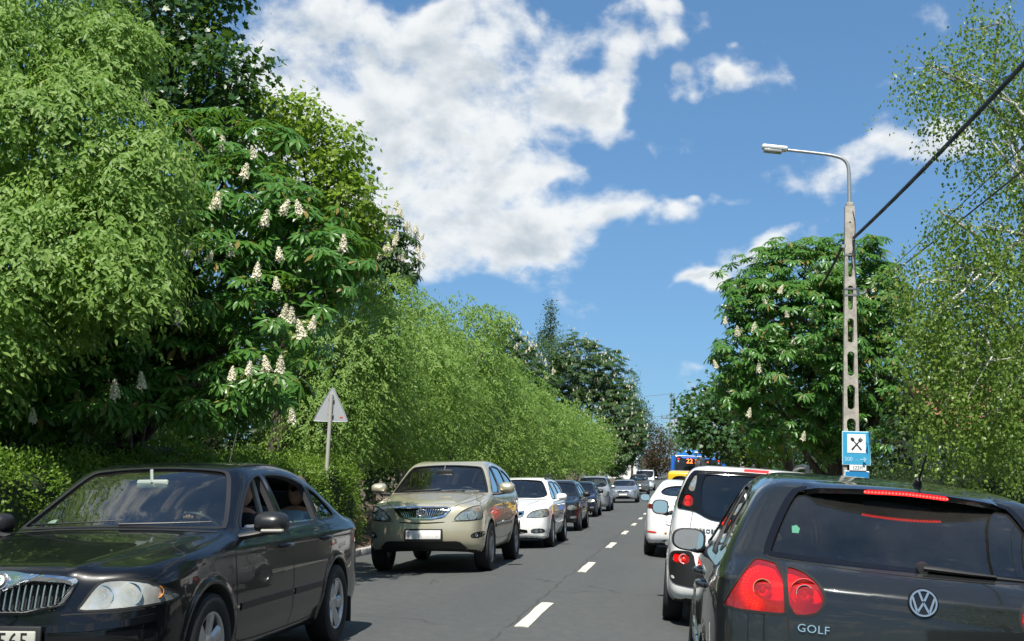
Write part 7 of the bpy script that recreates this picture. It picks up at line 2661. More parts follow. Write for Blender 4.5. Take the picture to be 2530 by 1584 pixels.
SPIKES_L = [(-7.76, 14.59, 6.47), (-7.45, 14.54, 6.35), (-5.63, 14.11, 5.46), (-5.70, 13.95, 5.14), (-6.35, 13.89, 5.03), (-6.70, 13.75, 4.77), (-5.95, 13.72, 4.70), (-5.99, 13.70, 4.67), (-5.04, 13.67, 4.61), (-4.79, 13.66, 4.59), (-5.23, 13.56, 4.42), (-6.10, 13.30, 3.94), (-5.81, 13.27, 3.89), (-5.53, 13.31, 3.97), (-4.89, 13.29, 3.93), (-4.11, 13.36, 4.05), (-4.81, 13.04, 3.51), (-5.11, 13.13, 3.66), (-6.02, 13.01, 3.07), (-6.72, 13.00, 3.03), (-4.71, 13.06, 3.17), (-4.60, 13.03, 3.11), (-4.32, 12.96, 3.01), (-4.40, 12.90, 2.91), (-4.71, 12.63, 2.49), (-4.55, 12.62, 2.47), (-5.11, 12.56, 2.36), (-4.93, 12.60, 2.44), (-6.16, 12.49, 2.24), (-6.44, 12.41, 2.11), (-7.32, 12.22, 1.81), (-7.94, 12.88, 2.82), (-7.35, 12.99, 3.00), (-7.67, 12.99, 3.00), (-7.11, 12.97, 2.98), (-6.11, 14.16, 5.57), (-7.15, 12.78, 2.67), (-7.00, 12.80, 2.70), (-7.49, 12.98, 3.37), (-4.22, 12.21, 1.88)]
SPIKES_R = [(2.40, 26.00, 5.60), (2.40, 26.00, 5.17), (2.22, 26.00, 5.70), (1.65, 25.90, 4.79), (3.19, 26.20, 5.45), (3.40, 26.40, 5.97), (3.12, 26.80, 6.32), (2.95, 26.20, 5.11), (3.21, 26.00, 4.32), (3.63, 26.40, 5.12), (4.04, 26.60, 4.65), (4.41, 26.70, 3.84), (2.71, 25.80, 2.42), (1.75, 25.60, 3.87), (1.54, 25.80, 2.90), (5.95, 27.00, 5.53), (4.45, 27.00, 5.94), (4.24, 27.00, 5.79), (2.18, 25.90, 4.10), (1.02, 26.00, 4.98), (1.30, 25.90, 4.71), (0.84, 26.00, 3.99), (3.77, 26.40, 5.00), (2.52, 26.00, 4.55), (1.91, 26.00, 5.45)]


def build_trees():
    # left side, near to far
    make_tree('hackberry_tree', "light green hackberry with drooping leaves filling the top left corner", "tree", LOBES['hack1'], (-9.4, 14.2, -.05), (-9.0, 13.6, 3.0), 'hack', .094, 112, L_HACK, BARK, .10, 21, parts=300, depth=.55, twigs=2, lump=.34)
    chestnut('chestnut_tree', "horse chestnut in white blossom leaning over the black sedan", LOBES['chest1'], (-8.0, 15.6, -.02), (-7.4, 15.2, 2.4), .205, 13.5, L_CHEST, 22, parts=300, spike_list=SPIKES_L, r0=.16)
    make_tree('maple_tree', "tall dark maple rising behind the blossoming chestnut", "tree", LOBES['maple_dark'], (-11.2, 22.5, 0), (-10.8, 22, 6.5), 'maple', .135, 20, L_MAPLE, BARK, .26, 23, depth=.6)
    make_tree('lime_tree', "bright yellow-green tree behind the chestnut against the cloud", "tree", LOBES['lime'], (-8.8, 23.5, 0), (-8.4, 23.2, 4.6), 'maple', .105, 34, L_LIME, BARK, .2, 24, depth=.55)
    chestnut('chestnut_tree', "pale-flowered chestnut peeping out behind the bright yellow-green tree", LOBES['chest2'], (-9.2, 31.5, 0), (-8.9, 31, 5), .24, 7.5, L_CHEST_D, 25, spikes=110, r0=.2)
    ROW = [(-7.5, 24.3, 6.2, 1.0), (-6.8, 28.4, 6.3, 1.0), (-6.75, 33.4, 7.0, 1.1), (-6.6, 40.0, 6.3, 1.0), (-6.7, 48.0, 6.4, 1.05), (-6.5, 56.0, 6.2, 1.0), (-6.6, 65.0, 6.4, 1.05), (-6.4, 75.0, 6.4, 1.1), (-6.4, 86.0, 6.6, 1.1)]
    words = ["first street tree of the green row, next to the triangular sign's back", "second street tree of the green row, above the gold SUV's bonnet side", "third and tallest street tree of the green row, with an arching top shoot",
             "fourth street tree of the green row, above the white estate car", "fifth street tree of the green row, its crown below the brown-flowered chestnut", "sixth street tree of the green row, above the black hatchback",
             "seventh street tree of the green row, above the navy hatchback", "eighth street tree of the green row, above the silver SUV", "ninth and last street tree of the green row, by the silver-blue saloon"]
    for k, (x, y, h, s) in enumerate(ROW):
        rng = np.random.default_rng(60 + k)
        r = 1.5 * s
        lob = [(x, y, h - 1.5, r * 1.0, 1.25), (x + .55, y - .8, h - 2.5, r * .95, 1.2), (x - .6, y + .9, h - 2.3, r * 1.05, 1.3), (x + .5, y + 1.2, h - 2.9, r * .9, 1.1), (x + .35, y - 1.3, h - 3.7, r * .8, .9), (x - .2, y + .3, h - 3.8, r * 1.2, 1.0)]
        if k == 0:
            lob += [(x + 1.1, y + .2, h - .9, .8, .6), (x + 1.2, y - .6, h - 1.9, .9, .8), (x + 1.0, y - .3, h - 3.0, .9, .9)]
        if k == 2:
            lob += [(x + .9, y + .5, h - .75, .55, .45), (x + 1.5, y + .2, h - 1.0, .45, .5)]
        near = y < 35
        sz = .088 if y < 30 else (.105 if y < 45 else .15)
        den = 62 if y < 22 else (46 if y < 30 else (34 if y < 45 else (15 if y < 60 else 11)))
        make_tree('street_tree', words[k], "tree", lob, (x, y, 0.0), (x + .05, y, 2.0), 'hack' if y < 60 else 'clump', sz, den, L_HACK, BARK_GREY, .10, 60 + k, depth=.55, group="row of green street trees along the left kerb", twigs=2)
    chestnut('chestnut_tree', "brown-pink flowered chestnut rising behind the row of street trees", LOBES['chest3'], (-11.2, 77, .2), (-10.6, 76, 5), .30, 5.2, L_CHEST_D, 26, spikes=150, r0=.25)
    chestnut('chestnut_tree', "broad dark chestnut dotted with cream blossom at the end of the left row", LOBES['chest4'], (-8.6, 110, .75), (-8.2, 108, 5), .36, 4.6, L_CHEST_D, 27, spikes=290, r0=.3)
    make_tree('willow_tree', "soft pale green tree at the foot of the poplar", "tree", LOBES['willow_far'], (-11.8, 106, .7), (-11.5, 106, 6), 'clump', .20, 9, L_FAR, BARK, .2, 28)
    make_tree('poplar_tree', "slim dark poplar spire standing out above the left trees", "tree", LOBES['poplar'], (-13.2, 121, 1.0), (-13.2, 120.5, 12.0), 'clump', .22, 13, L_POP, BARK, .2, 29, depth=.9, lump=.4)
    make_tree('poplar_tree', "small narrow tree at the right edge of the dark chestnut", "tree", LOBES['narrow'], (-5.4, 142, 1.5), (-5.4, 142, 5), 'clump', .24, 7, L_FAR, BARK, .15, 30)
    make_tree('spruce_tree', "little spruce tip beside the end of the left row", "tree", LOBES['spruce'], (-4.4, 149, 1.7), (-4.4, 149, 6), 'clump', .24, 8, L_DARK, BARK, .15, 31)
    make_tree('beech_tree', "dark copper beech closing the end of the street", "tree", LOBES['beech'], (-3.0, 163, 2.0), (-3.0, 163, 4), 'clump', .32, 6, L_BEECH, BARK, .25, 32)
    DT = make_tree('distant_trees', "pale green far trees on the horizon behind the bus", "tree", LOBES['far1'], (3, 200, 2.5), (3, 200, 5), 'clump', .5, 2.2, L_FAR, BARK, .25, 33)
    DT["kind"] = "stuff"
    # right side
    make_tree('maple_tree', "dark green maple standing left of the big right chestnut", "tree", LOBES['maple_r'], (4.4, 41, .2), (3.6, 40.5, 2.6), 'maple', .15, 16, L_MAPLE_R, BARK, .2, 34, depth=.55)
    make_tree('lime_bush', "small yellow-green sapling beneath the right chestnut", "bush", LOBES['bush_r'], (2.9, 31.5, .05), (2.7, 31.2, 1.4), 'maple', .09, 22, L_LIME, BARK, .05, 35, depth=.7)
    chestnut('chestnut_tree', "round horse chestnut with white candles behind the lamp post", LOBES['chest_r'], (3.9, 29.0, .0), (3.7, 28.6, 2.6), .215, 11.5, L_CHEST, 36, spike_list=SPIKES_R, r0=.24)
    make_tree('birch_tree', "weeping birch with hanging twigs along the right edge", "tree", LOBES['birch'], (4.85, 16.6, 0), (4.9, 16.2, 5.2), 'birch', .052, 84, L_BIRCH, BARK_BIRCH, .12, 37, depth=.75, shell=2.0, lump=.35, twigs=4, cull=lambda P: (P[:, 2] < 4.9) | (np.random.default_rng(9).uniform(0, 1, len(P)) > .45))
    # the street goes on behind the camera: trees that the cars' paint and glass mirror
    for k, (x, y, h, r, lab) in enumerate(((-9.2, 3.0, 8.5, 2.6, "street tree on the left beside the camera car"), (-9.0, -5.0, 9.0, 3.0, "street tree on the left behind the camera car"), (6.6, -3.5, 8.5, 3.0, "street tree on the right behind the camera car"), (7.2, 5.0, 7.5, 2.6, "street tree on the right beside the camera car"), (-9.5, -13.0, 9.0, 3.2, "farther street tree on the left behind the camera car"))):
        lob = [(x, y, h - r * .7, r * .9, r * .75), (x + r * .4, y - r * .3, h * .55, r * .8, r * .7), (x - r * .4, y + r * .4, h * .5, r * .9, r * .7)]
        make_tree('street_tree', lab, "tree", lob, (x, y, 0), (x, y, h * .4), 'clump', .16, 9, L_HACK, BARK, .16, 110 + k, depth=.6, twigs=1, group="street trees behind the camera")
    # darker trees further back that close the gaps
    BACK = [(-13, 17, 7.5, 3.6), (-15, 26, 9, 4.2), (-13.5, 36, 8.5, 3.8), (-13, 48, 8.5, 3.6), (-13, 62, 9, 3.8), (-14, 80, 9, 4), (-12.5, 10.5, 6.0, 2.8)]
    names = ["shady tree in the garden behind the hackberry", "shady tree in the garden behind the tall dark maple", "shady tree behind the second street tree", "shady tree behind the fourth street tree", "shady tree behind the sixth street tree", "shady tree behind the eighth street tree", "shady tree at the far left edge, under the hackberry"]
    for k, (x, y, h, r) in enumerate(BACK):
        lob = [(x, y, h - r * .7, r, r * .75), (x + r * .5, y - r * .3, h * .45, r * .8, r * .7), (x - r * .4, y + r * .4, h * .42, r * .9, r * .7), (x + r * .7, y + r * .2, h * .25, r * .7, r * .45), (x + r * .8, y - r * .7, h * .18, r * .6, r * .35)]
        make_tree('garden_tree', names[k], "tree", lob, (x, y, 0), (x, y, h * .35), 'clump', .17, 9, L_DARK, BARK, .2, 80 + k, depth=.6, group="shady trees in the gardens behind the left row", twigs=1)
    for k, (x, y, h, r, lab) in enumerate(((8.6, 23, 5.6, 3.2, "shady tree behind the birch and the right hedge"), (8.5, 36, 6.5, 3.2, "shady tree behind the right chestnut"), (7.0, 52, 7.0, 3.2, "shady tree behind the right maple"), (7.5, 75, 8, 3.6, "shady tree beyond the right maple, beside the bus"))):
        lob = [(x, y, h - r * .7, r, r * .7), (x - r * .6, y - r * .3, h * .45, r * .8, r * .6), (x + r * .4, y + r * .4, h * .42, r * .9, r * .7), (x - r * .6, y, h * .2, r * .7, r * .4)]
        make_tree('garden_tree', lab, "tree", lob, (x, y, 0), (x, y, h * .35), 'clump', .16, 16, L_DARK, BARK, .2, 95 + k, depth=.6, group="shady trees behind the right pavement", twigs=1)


L_MAPLE_R = leaf_mat("maple_leaf_fresh", (.026, .072, .022), (.050, .115, .032), .28, .40)


def hedge(name, label, boxes, mat, size, dens, seed, core=(.010, .013, .007)):
    """clipped hedge: a bumpy woody core under a skin of small leaves. boxes: (x0,x1,y0,y1,z0,z1)"""
    rng = np.random.default_rng(seed)
    ox, oy = boxes[0][0], boxes[0][2]
    root = empty(name, (ox, oy, 0)); tag(root, label, "hedge")
    off = np.array([ox, oy, 0.0])
    PP, DD = [], []
    mb = MB()
    for (x0, x1, y0, y1, z0, z1) in boxes:
        mb.rbox(((x0 + x1) / 2 - ox, (y0 + y1) / 2 - oy, (z0 + z1) / 2 - .06), (x1 - x0 - .22, y1 - y0 - .22, z1 - z0 - .16), .18)
        for (face, area) in ((0, (y1 - y0) * (z1 - z0)), (1, (y1 - y0) * (z1 - z0)), (2, (x1 - x0) * (y1 - y0)), (3, (x1 - x0) * (z1 - z0)), (4, (x1 - x0) * (z1 - z0))):
            n = int(area * dens)
            u = rng.uniform(0, 1, (n, 2))
            p = np.zeros((n, 3)); d = np.zeros((n, 3))
            if face < 2:
                p[:, 1] = y0 + u[:, 0] * (y1 - y0); p[:, 2] = z0 + u[:, 1] * (z1 - z0); p[:, 0] = (x0, x1)[face]; d[:, 0] = (-1, 1)[face]
            elif face == 2:
                p[:, 0] = x0 + u[:, 0] * (x1 - x0); p[:, 1] = y0 + u[:, 1] * (y1 - y0); p[:, 2] = z1; d[:, 2] = 1
            else:
                p[:, 0] = x0 + u[:, 0] * (x1 - x0); p[:, 2] = z0 + u[:, 1] * (z1 - z0); p[:, 1] = (y0, y1)[face - 3]; d[:, 1] = (-1, 1)[face - 3]
            # round the top edges and make the surface lumpy
            c = np.array([(x0 + x1) / 2, (y0 + y1) / 2, z1 - .35])
            e = np.maximum(p[:, 2] - (z1 - .35), 0) / .35
            ex = np.clip((np.abs(p[:, 0] - c[0]) - ((x1 - x0) / 2 - .35)) / .35, 0, 1)
            p[:, 2] -= (e * ex) ** 2 * .16
            p[:, 0] -= np.sign(p[:, 0] - c[0]) * (e * ex) ** 2 * .14
            lump = .07 * np.sin(p[:, 1] * 3.1 + p[:, 2] * 4) + .06 * np.sin(p[:, 0] * 5 + p[:, 1] * 6.3 + 1) + .05 * np.sin(p[:, 1] * 11 + p[:, 2] * 9)
            p += d * (lump - np.abs(rng.normal(size=n)) * .07)[:, None]
            PP.append(p); DD.append(d)
    P = np.concatenate(PP); D = np.concatenate(DD)
    n = len(P)
    m = 4
    pos = (P[:, None] + rng.normal(size=(n, m, 3)) * size * 1.1).reshape(-1, 3)
    A = np.repeat(D, m, 0) * .7 + rng.normal(size=(n * m, 3)) * .7 + np.array([0, 0, .35])
    N = np.repeat(D, m, 0) * .5 + np.array([0, 0, .7]) + rng.normal(size=(n * m, 3)) * .6
    me = leaves_mesh('foliage', pos - off, A, N, size * rng.uniform(.7, 1.35, n * m), LEAF_KITE)
    f = link('foliage', me, root, mat); f["kind"] = "stuff"
    mb.build('woody_core', principled("hedge_core", core, 1.0), root)
    return root


def build_hedges():
    hedge('privet_hedge', "clipped green hedge behind the black sedan along the left verge", [(-8.0, -6.45, 6.5, 17.6, -.1, 1.40), (-7.9, -6.25, 16.8, 22.6, -.1, 1.56)], L_HEDGE, .044, 330, 41, (.022, .036, .012))
    hedge('vine_hedge', "broad-leaved vine mass over the hedge behind the black sedan's roof", [(-8.6, -7.4, 12.8, 17.5, .8, 1.80)], L_LIME_D, .085, 60, 42)
    hedge('yew_hedge', "dark clipped hedge on the right beyond the dark hatchback's roof", [(4.7, 6.2, 13.0, 24.0, -.1, 1.75), (4.7, 5.6, -12.0, 12.9, -.1, 1.75), (3.95, 5.0, 18.5, 25.0, -.1, 1.78)], L_HEDGE_D, .035, 190, 43)


L_LIME_D = leaf_mat("vine_leaf", (.055, .12, .014), (.10, .175, .022), .36)


# ------------------------------------------------------------------ street furniture
STEEL = principled("galvanised_steel", (.36, .37, .37), .45, .7)
POLE_CONC = concrete("pole_concrete", (.33, .305, .26), 6.0, .3)


def holed_prism(outline, holes, y0, y1):
    """plate in the xz plane with openings, extruded between y0 and y1"""
    C, F = tri_fill(np.asarray(outline, float), .5, holes)
    n = len(C)
    A = np.stack([C[:, 0], np.full(n, y0), C[:, 1]], 1)
    B = A.copy(); B[:, 1] = y1
    cnt = {(a, b): 1 for f in F for a, b in zip(f, f[1:] + f[:1])}
    rim = [(a, b) for a, b in cnt if (b, a) not in cnt]
    return np.concatenate([A, B]), [f for f in F] + [tuple(i + n for i in f[::-1]) for f in F] + [(b, a, a + n, b + n) for a, b in rim]


def lamp_post(label, X, Y, base_z, detail=True, h=6.75, group=None):
    root = empty('lamp_post', (X, Y, base_z))
    tag(root, label, 'lamp post', group)
    # tapering concrete pole with oval openings
    wb, wt = .17, .085
    out = [(-wb, 0), (wb, 0), (wt, h), (-wt, h)]
    holes = []
    if detail:
        z = 1.0
        while z < h - 1.15:
            hw = (wb + (wt - wb) * (z + .2) / h) - .058
            ln = .46 if z > .5 else .4
            q = []
            for k in range(12):
                a = math.pi * 2 * k / 12
                q.append((hw * math.cos(a), z + ln / 2 + math.sin(a) * hw + math.copysign(ln / 2 - hw, math.sin(a))))
            holes.append(q)
            z += ln + .165
        holes.append([(.018 * math.cos(a), h - .32 + .018 * math.sin(a)) for a in np.linspace(0, 2 * math.pi, 8, endpoint=False)])
    V, F = holed_prism(out, holes, -.075, .075)
    MB().add(V, F).build('pole', POLE_CONC, root)
    # steel bracket arm sweeping towards the road, luminaire at its end
    arm = [(0, 0, h - .25), (0, 0, h + .55), (-.01, 0, h + .80), (-.08, 0, h + .93), (-.24, 0, h + 1.0), (-.52, 0, h + 1.05), (-1.18, 0, h + 1.13)]
    arm = chaikin(arm, 2, False)
    MB().tube(arm, list(np.linspace(.038, .028, len(arm))), 10).build('bracket_arm', STEEL, root, 60)
    MB().rbox((0, 0, h + .03), (.13, .15, .10), .02).build('arm_socket', POLE_CONC, root, 40)
    # luminaire: flat housing, grey front hood, clear bowl underneath
    rot = np.array(Matrix.Rotation(R(6.5), 3, 'Y'))
    c = np.array([-1.40, 0, h + 1.17])
    lu = MB().rbox(c, (.50, .21, .09), .04, rot).build('luminaire', principled("lamp_housing", (.62, .63, .62), .4), root, 40)
    MB().rbox(c + rot @ np.array([-.03, 0, -.065]), (.36, .18, .07), .03, rot).build('lamp_bowl', principled("lamp_bowl_plastic", (.30, .31, .30), .25), lu, 40)
    if detail:
        mb = MB()
        for z, w in ((h - .95, .13), (h - 1.6, .14), (h - 1.72, .15)):
            hw = wb + (wt - wb) * z / h + .006
            mb.box((0, 0, z), (hw * 2, .165, .035))
        mb.build('clamp_band', principled("band_steel", (.20, .20, .19), .5, .6), root)
        mb = MB()
        mb.box((.19, -.05, h - 1.68), (.20, .03, .03)).box((.13, -.09, h - 1.66), (.05, .05, .16)).box((.27, -.05, h - 1.66), (.025, .025, .12)).box((-.12, -.05, h - .78), (.07, .05, .06))
        mb.build('wire_bracket', STEEL, root)
        pts = [(.05, -.085, h - .1), (.10, -.10, h - .35), (.07, -.09, h - .75), (.02, -.09, h - 1.0), (.05, -.09, h - 1.2)]
        MB().tube(chaikin(pts, 2, False), .007, 5).build('loose_cable', TRIM, root)
    return root


def sag(a, b, s, n=24):
    a, b = np.array(a, float), np.array(b, float)
    t = np.linspace(0, 1, n)[:, None]
    p = a + (b - a) * t
    p[:, 2] -= 4 * s * (t[:, 0] * (1 - t[:, 0]))
    return p


def cable(name, label, p, r, twist=0, mat=None):
    if not twist:
        o = MB().tube(p, r, 6).build(name, mat or TRIM, None, 60)
    else:
        L = np.concatenate([[0], np.cumsum(np.linalg.norm(np.diff(p, axis=0), axis=1))])
        t = np.arange(0, L[-1], .045)
        q = np.stack([np.interp(t, L, p[:, k]) for k in range(3)], 1)
        mb = MB()
        for ph in (0, 2.09, 4.19):
            a = t * twist + ph
            o3 = np.stack([np.cos(a) * r * .8, np.zeros_like(a), np.sin(a) * r * .8], 1)
            mb.tube(q + o3, r * .85, 5)
        o = mb.build(name, mat or TRIM, None, 60)
    tag(o, label, 'cable')
    return o


def build_street():
    X, Y = 3.18, 22.0
    gz = float(road_z(KR, Y)) + .115
    lamp_post("concrete lamp post with oval openings carrying the blue restaurant sign", X, Y, gz)
    lamp_post("second lamp post, its lamp head showing at the left of the right chestnut", 3.15, 42.0, float(road_z(KR, 42)) + .1, False)
    lamp_post("third lamp post, its lamp head lower left of the right chestnut", 3.35, 62.0, float(road_z(KR, 62)) + .1, False, 6.9)
    for y in (84.0, 106.0):
        lamp_post("far lamp post beyond the blue bus, nearer one" if y < 90 else "farthest lamp post beyond the blue bus", 3.3, y, float(road_z(KR, y)) + .1, False)
    # overhead cables from pole to pole
    cable('bundled_cable', "thick twisted black cable running from the lamp post over the road side", np.concatenate([sag((3.24, 21.9, gz + 6.12), (4.15, -14, 6.6), .55, 40)]), .021, 30)
    cable('bundled_cable', "twisted black cable going on from the lamp post into the chestnut", sag((3.12, 22.1, gz + 6.12), (3.15, 42, 6.2), .45, 24), .020, 30)
    cable('overhead_wire', "lower black wire fixed to the side bracket of the lamp post", sag((3.44, 21.95, gz + 5.06), (4.1, -14, 5.2), .35, 40), .011)
    cable('overhead_wire', "thin upper black wire fixed to the side bracket of the lamp post", sag((3.46, 21.95, gz + 5.12), (4.3, -14, 6.1), .30, 40), .006)
    # restaurant sign: blue board, white field, crossed spoon and fork, distance and arrow
    blue = principled("sign_blue", (.045, .30, .50), .35)
    pale = principled("sign_pale_blue", (.42, .62, .72), .35)
    white = principled("sign_white", (.72, .76, .76), .4)
    brown = principled("sign_dark_brown", (.035, .022, .02), .5)
    sg = empty('restaurant_sign', (3.265, 21.90, 2.145)); tag(sg, "blue restaurant sign with crossed spoon and fork on the lamp post", "sign")
    w, h = .515, .62
    MB().rbox((0, 0, 0), (w, .012, h), .005).build('board', pale, sg)
    MB().rbox((0, -.007, 0), (w - .03, .006, h - .03), .002).build('blue_field', blue, sg)
    MB().rbox((0, -.012, .085), (.33, .006, .345), .002).build('white_field', white, sg)
    y = -.0165
    def flat(polys, nm, mat, parent=sg):
        mb = MB()
        for q in polys:
            mb.prism(q, y - .002, y + .001, 'y')
        return mb.build(nm, mat, parent)
    def bar(a, b, w0, w1):
        a, b = np.array(a), np.array(b); d = (b - a) / np.linalg.norm(b - a); n = np.array([-d[1], d[0]])
        return [tuple(a + n * w0), tuple(a - n * w0), tuple(b - n * w1), tuple(b + n * w1)]
    c = np.array([0, .075])
    # spoon: handle and bowl
    bowl = [tuple(c + np.array([-.072, .085]) + np.array([.030 * math.cos(t) * .8 - .040 * math.sin(t) * .62, .030 * math.cos(t) * .62 + .040 * math.sin(t) * .8])) for t in np.linspace(0, 2 * math.pi, 16, endpoint=False)]
    flat([bar(c + (-.055, .06), c + (.085, -.105), .008, .015), bowl], 'spoon', brown)
    fk = [bar(c + (.05, .055), c + (-.085, -.105), .008, .015)]
    d = np.array([.075, .09]); d = d / np.linalg.norm(d); nn = np.array([-d[1], d[0]])
    p0 = c + np.array([.05, .055])
    fk.append(bar(p0 - nn * .030 + d * .012, p0 + nn * .030 + d * .012, .012, .012))
    for k in (-1, -.34, .34, 1):
        fk.append(bar(p0 + nn * .027 * k + d * .012, p0 + nn * .027 * k + d * .066, .0048, .004))
    y -= .003
    flat(fk, 'fork', brown)
    y += .003
    t = link('distance_text', text_mesh('200', .105, .001, 1.0, .95), sg, pale); t.location = (-.145, -.013, -.205); t.rotation_euler = (R(90), 0, 0)
    t = link('distance_unit', text_mesh('m', .07, .001), sg, principled("sign_mid_blue", (.22, .46, .60), .35)); t.location = (.005, -.013, -.218); t.rotation_euler = (R(90), 0, 0)
    y = -.012
    flat([bar((.06, -.205), (.17, -.205), .006, .006), bar((.125, -.165), (.175, -.205), .008, .006), bar((.125, -.245), (.175, -.205), .008, .006)], 'arrow', pale)
    sz = empty('name_plate_sign', (3.285, 21.88, 1.785)); tag(sz, "small white plate lettered in black below the restaurant sign", "sign")
    MB().rbox((0, 0, 0), (.30, .010, .10), .01).build('board', white, sz)
    t = link('lettering', text_mesh('SZÉPI', .082, .001, 1.12, .85), sz, brown); t.location = (0, -.0065, -.004); t.rotation_euler = (R(90), 0, 0)
    s2 = empty('blue_sign', (3.27, 21.90, 1.43)); tag(s2, "lower blue sign on the lamp post, half hidden by the hatchback roof", "sign")
    MB().rbox((0, 0, 0), (.44, .012, .60), .005).build('board', white, s2)
    MB().rbox((0, -.007, 0), (.415, .006, .575), .002).build('blue_field', principled("sign_deep_blue", (.02, .19, .42), .35), s2)
    MB().rbox((0, -.012, -.02), (.28, .006, .36), .002).build('white_field', white, s2)
    for z in (2.36, 1.95, 1.62, 1.25):
        MB().box((3.22, 21.94, z), (.34, .03, .03)).build('sign_strap', STEEL, sg if z > 1.8 else s2).matrix_parent_inverse = Matrix.Translation(-(Vector((3.265, 21.90, 2.145)) if z > 1.8 else Vector((3.27, 21.90, 1.43))))
    # triangular road sign seen from the back
    tr = empty('triangle_sign', (-6.36, 20.5, -.05)); tag(tr, "grey back of a triangular road sign on a round post", "sign")
    tz = 2.97
    P = [(-.335, tz - .60), (-.31, tz - .625), (.31, tz - .625), (.335, tz - .60), (.03, tz - .01), (0, tz + .0), (-.03, tz - .01)]
    mb = MB().prism(P, -.006, .006, 'y'); mb.build('panel', principled("sign_back_grey", (.36, .38, .40), .5, .2), tr)
    ringp = chaikin([(a, b) for a, b in P], 1)
    MB().tube([(a, -.004, b) for a, b in list(ringp) + [ringp[0]]], .009, 6, cap=False).build('folded_rim', principled("sign_rim_grey", (.30, .32, .33), .5, .3), tr, 60)
    MB().tube([(-.02, -.045, 0), (0, -.045, tz - .12)], .036, 14).build('post', principled("post_grey", (.36, .35, .32), .6), tr, 60)
    mb = MB(); mb.box((0, -.03, tz - .22), (.11, .04, .025)).box((0, -.03, tz - .50), (.11, .04, .025)); mb.build('clamp', STEEL, tr)
    MB().box((.20, -.008, tz - .54), (.06, .004, .022)).build('red_sticker', principled("sticker_red", (.6, .05, .03), .5), tr)
    # lattice mast at the end of the street
    ms = empty('lattice_mast', (-.95, 190.0, float(road_z(-1, 190)))); tag(ms, "slender lattice power mast at the end of the street", "mast")
    H = 13.6
    mb = MB()
    for sx in (-1, 1):
        for sy in (-1, 1):
            mb.tube([(sx * .75, sy * .75, 0), (sx * .22, sy * .22, H)], [.09, .06], 5)
    mb.build('leg_frame', principled("mast_grey", (.14, .15, .16), .6), ms)
    mb = MB()
    z = .4; k = 0
    while z < H - .5:
        w0 = .75 - .53 * z / H; z2 = z + w0 * 1.7; w1 = .75 - .53 * z2 / H
        for f in range(4):
            a = [(-1, -1), (1, -1), (1, 1), (-1, 1)]
            p, q = a[f], a[(f + 1) % 4]
            if k % 2: p, q = q, p
            mb.tube([(p[0] * w0, p[1] * w0, z), (q[0] * w1, q[1] * w1, z2)], .04, 4)
        z = z2; k += 1
    mb.build('lattice', principled("mast_grey", (.14, .15, .16), .6), ms)
    mb = MB().box((0, 0, 9.4), (3.6, .18, .18)).box((0, 0, 11.7), (1.1, .16, .16))
    for x in (-1.7, -.9, .9, 1.7):
        mb.tube([(x, 0, 9.5), (x, 0, 10.0)], [.09, .05], 6)
    mb.build('cross_arm', principled("mast_grey", (.14, .15, .16), .6), ms)
    for k, (za, lab) in enumerate(((9.95, "right hand wire of the lattice mast crossing the sky"), (13.5, "top wire of the lattice mast crossing the sky"))):
        cable('power_wire', lab, sag((-26, 188, za + 2.2), (-.95, 190, float(road_z(-1, 190)) + za), .8), .035, mat=principled("wire_grey", (.10, .11, .12), .6))
    # houses half hidden by the greenery
    def house(name, label, x0, x1, y0, y1, z0, eave, ridge, wall, roofc, wins, wmat, overhang=.4, along='x'):
        o = empty(name, (x0, y0, z0)); tag(o, label, 'house')
        W, D, H = x1 - x0, y1 - y0, eave - z0
        mb = MB()
        # wall facing the road with window openings
        hs = [[(a - x0, c2 - z0), (b - x0, c2 - z0), (b - x0, d2 - z0), (a - x0, d2 - z0)] for a, b, c2, d2 in wins]
        V, F = holed_prism([(0, 0), (W, 0), (W, H), (0, H)], hs, 0, .3)
        mb.add(V, F)
        mb.box((.15, D / 2 + .15, H / 2), (.3, D - .3, H)).box((W - .15, D / 2 + .15, H / 2), (.3, D - .3, H)).box((W / 2, D - .15 + .3, H / 2), (W, .3, H))
        mb.build('wall', wall, o)
        for q in hs:
            a, b, c2, d2 = q[0][0], q[1][0], q[0][1], q[2][1]
            wn = MB()
            for (cx, cz, sx, sz) in (((a + b) / 2, c2 + .03, b - a, .06), ((a + b) / 2, d2 - .03, b - a, .06), (a + .03, (c2 + d2) / 2, .06, d2 - c2 - .12), (b - .03, (c2 + d2) / 2, .06, d2 - c2 - .12), ((a + b) / 2, (c2 + d2) / 2, .05, d2 - c2 - .12)):
                wn.box((cx, .16, cz), (sx, .06, sz))
            f = wn.build('window', wmat, o)
            MB().box(((a + b) / 2, .19, (c2 + d2) / 2), (b - a - .02, .01, d2 - c2 - .02)).build('pane', principled("dark_pane", (.02, .024, .028), .06), f)
        rz = ridge - z0
        rm = MB()
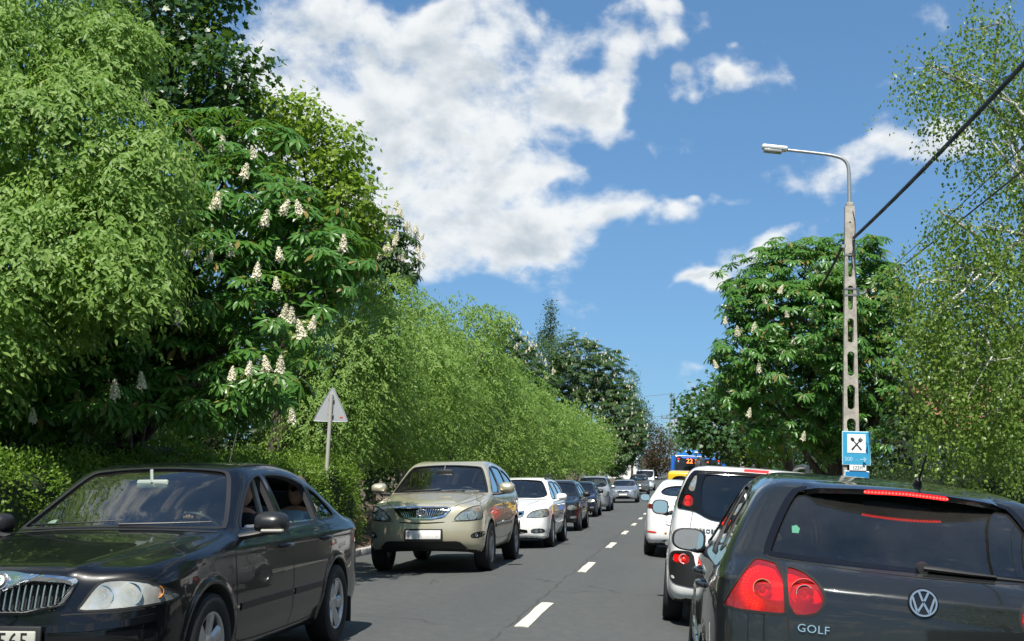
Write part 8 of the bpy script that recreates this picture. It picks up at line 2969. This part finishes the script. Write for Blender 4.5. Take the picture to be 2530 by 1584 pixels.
        if along == 'x':
            P = [(-overhang, H - .1), (D / 2, rz), (D + overhang, H - .1), (D + overhang, H + .05), (D / 2, rz + .18), (-overhang, H + .05)]
            rm.prism(P, -overhang, W + overhang, 'x')
        rf = rm.build('roof', roofc, o)
        # courses of tiles on the slope towards the road
        n = 9
        tm = roofc
        for k in range(n):
            t = (k + .5) / n
            yy = -overhang + (D / 2 + overhang) * t; zz = H + .05 + (rz + .13 - H) * t
            ang = math.atan2(rz + .13 - H, D / 2 + overhang)
            MB().box((W / 2, yy, zz + .03), (W + 2 * overhang, (D / 2 + overhang) / n / math.cos(ang) * 1.06, .03), np.array(Matrix.Rotation(ang + .05, 3, 'X'))).build('tile_course', tm, rf)
        return o
    render_white = concrete("white_render", (.66, .66, .63), 3.0, .08)
    tiles = concrete("red_tiles", (.24, .10, .065), 9.0, .4)
    house('white_house', "white house with red tiled roof glimpsed through the birch", 6.9, 16.0, 30.0, 38.0, -.1, 3.0, 4.3, render_white, tiles,
          [(7.55, 8.05, .3, 2.75), (8.55, 9.05, .3, 2.75), (10.0, 11.2, .9, 2.5), (12.5, 13.7, .9, 2.5)], principled("window_wood", (.06, .045, .035), .6))
    ochre = concrete("ochre_render", (.42, .27, .15), 3.0, .15)
    house('ochre_house', "ochre house wall glimpsed under the trees at the far left", -16.0, -12.9, 24.0, 31.0, -.1, 3.0, 5.6, ochre, tiles, [(-15.2, -14.4, .9, 2.2)], principled("window_white", (.6, .6, .58), .5))
    house('far_house', "small white and red house at the end of the street behind the chestnut", -10.2, -5.2, 152.0, 160.0, 1.8, 6.0, 7.4, render_white, tiles, [(-9.6, -8.6, 3, 4.6), (-7.9, -6.9, 3, 4.6), (-6.5, -5.6, 4.2, 5.5)], principled("window_white", (.6, .6, .58), .5))


# ------------------------------------------------------------------ build
build_ground()
build_trees()
build_hedges()
build_street()
build_black_sedan()
build_gold_suv()
build_white_estate()
build_grey_hatch()
build_white_mpv()
build_white_saloon()
build_far_cars()
build_bus()
build_people()
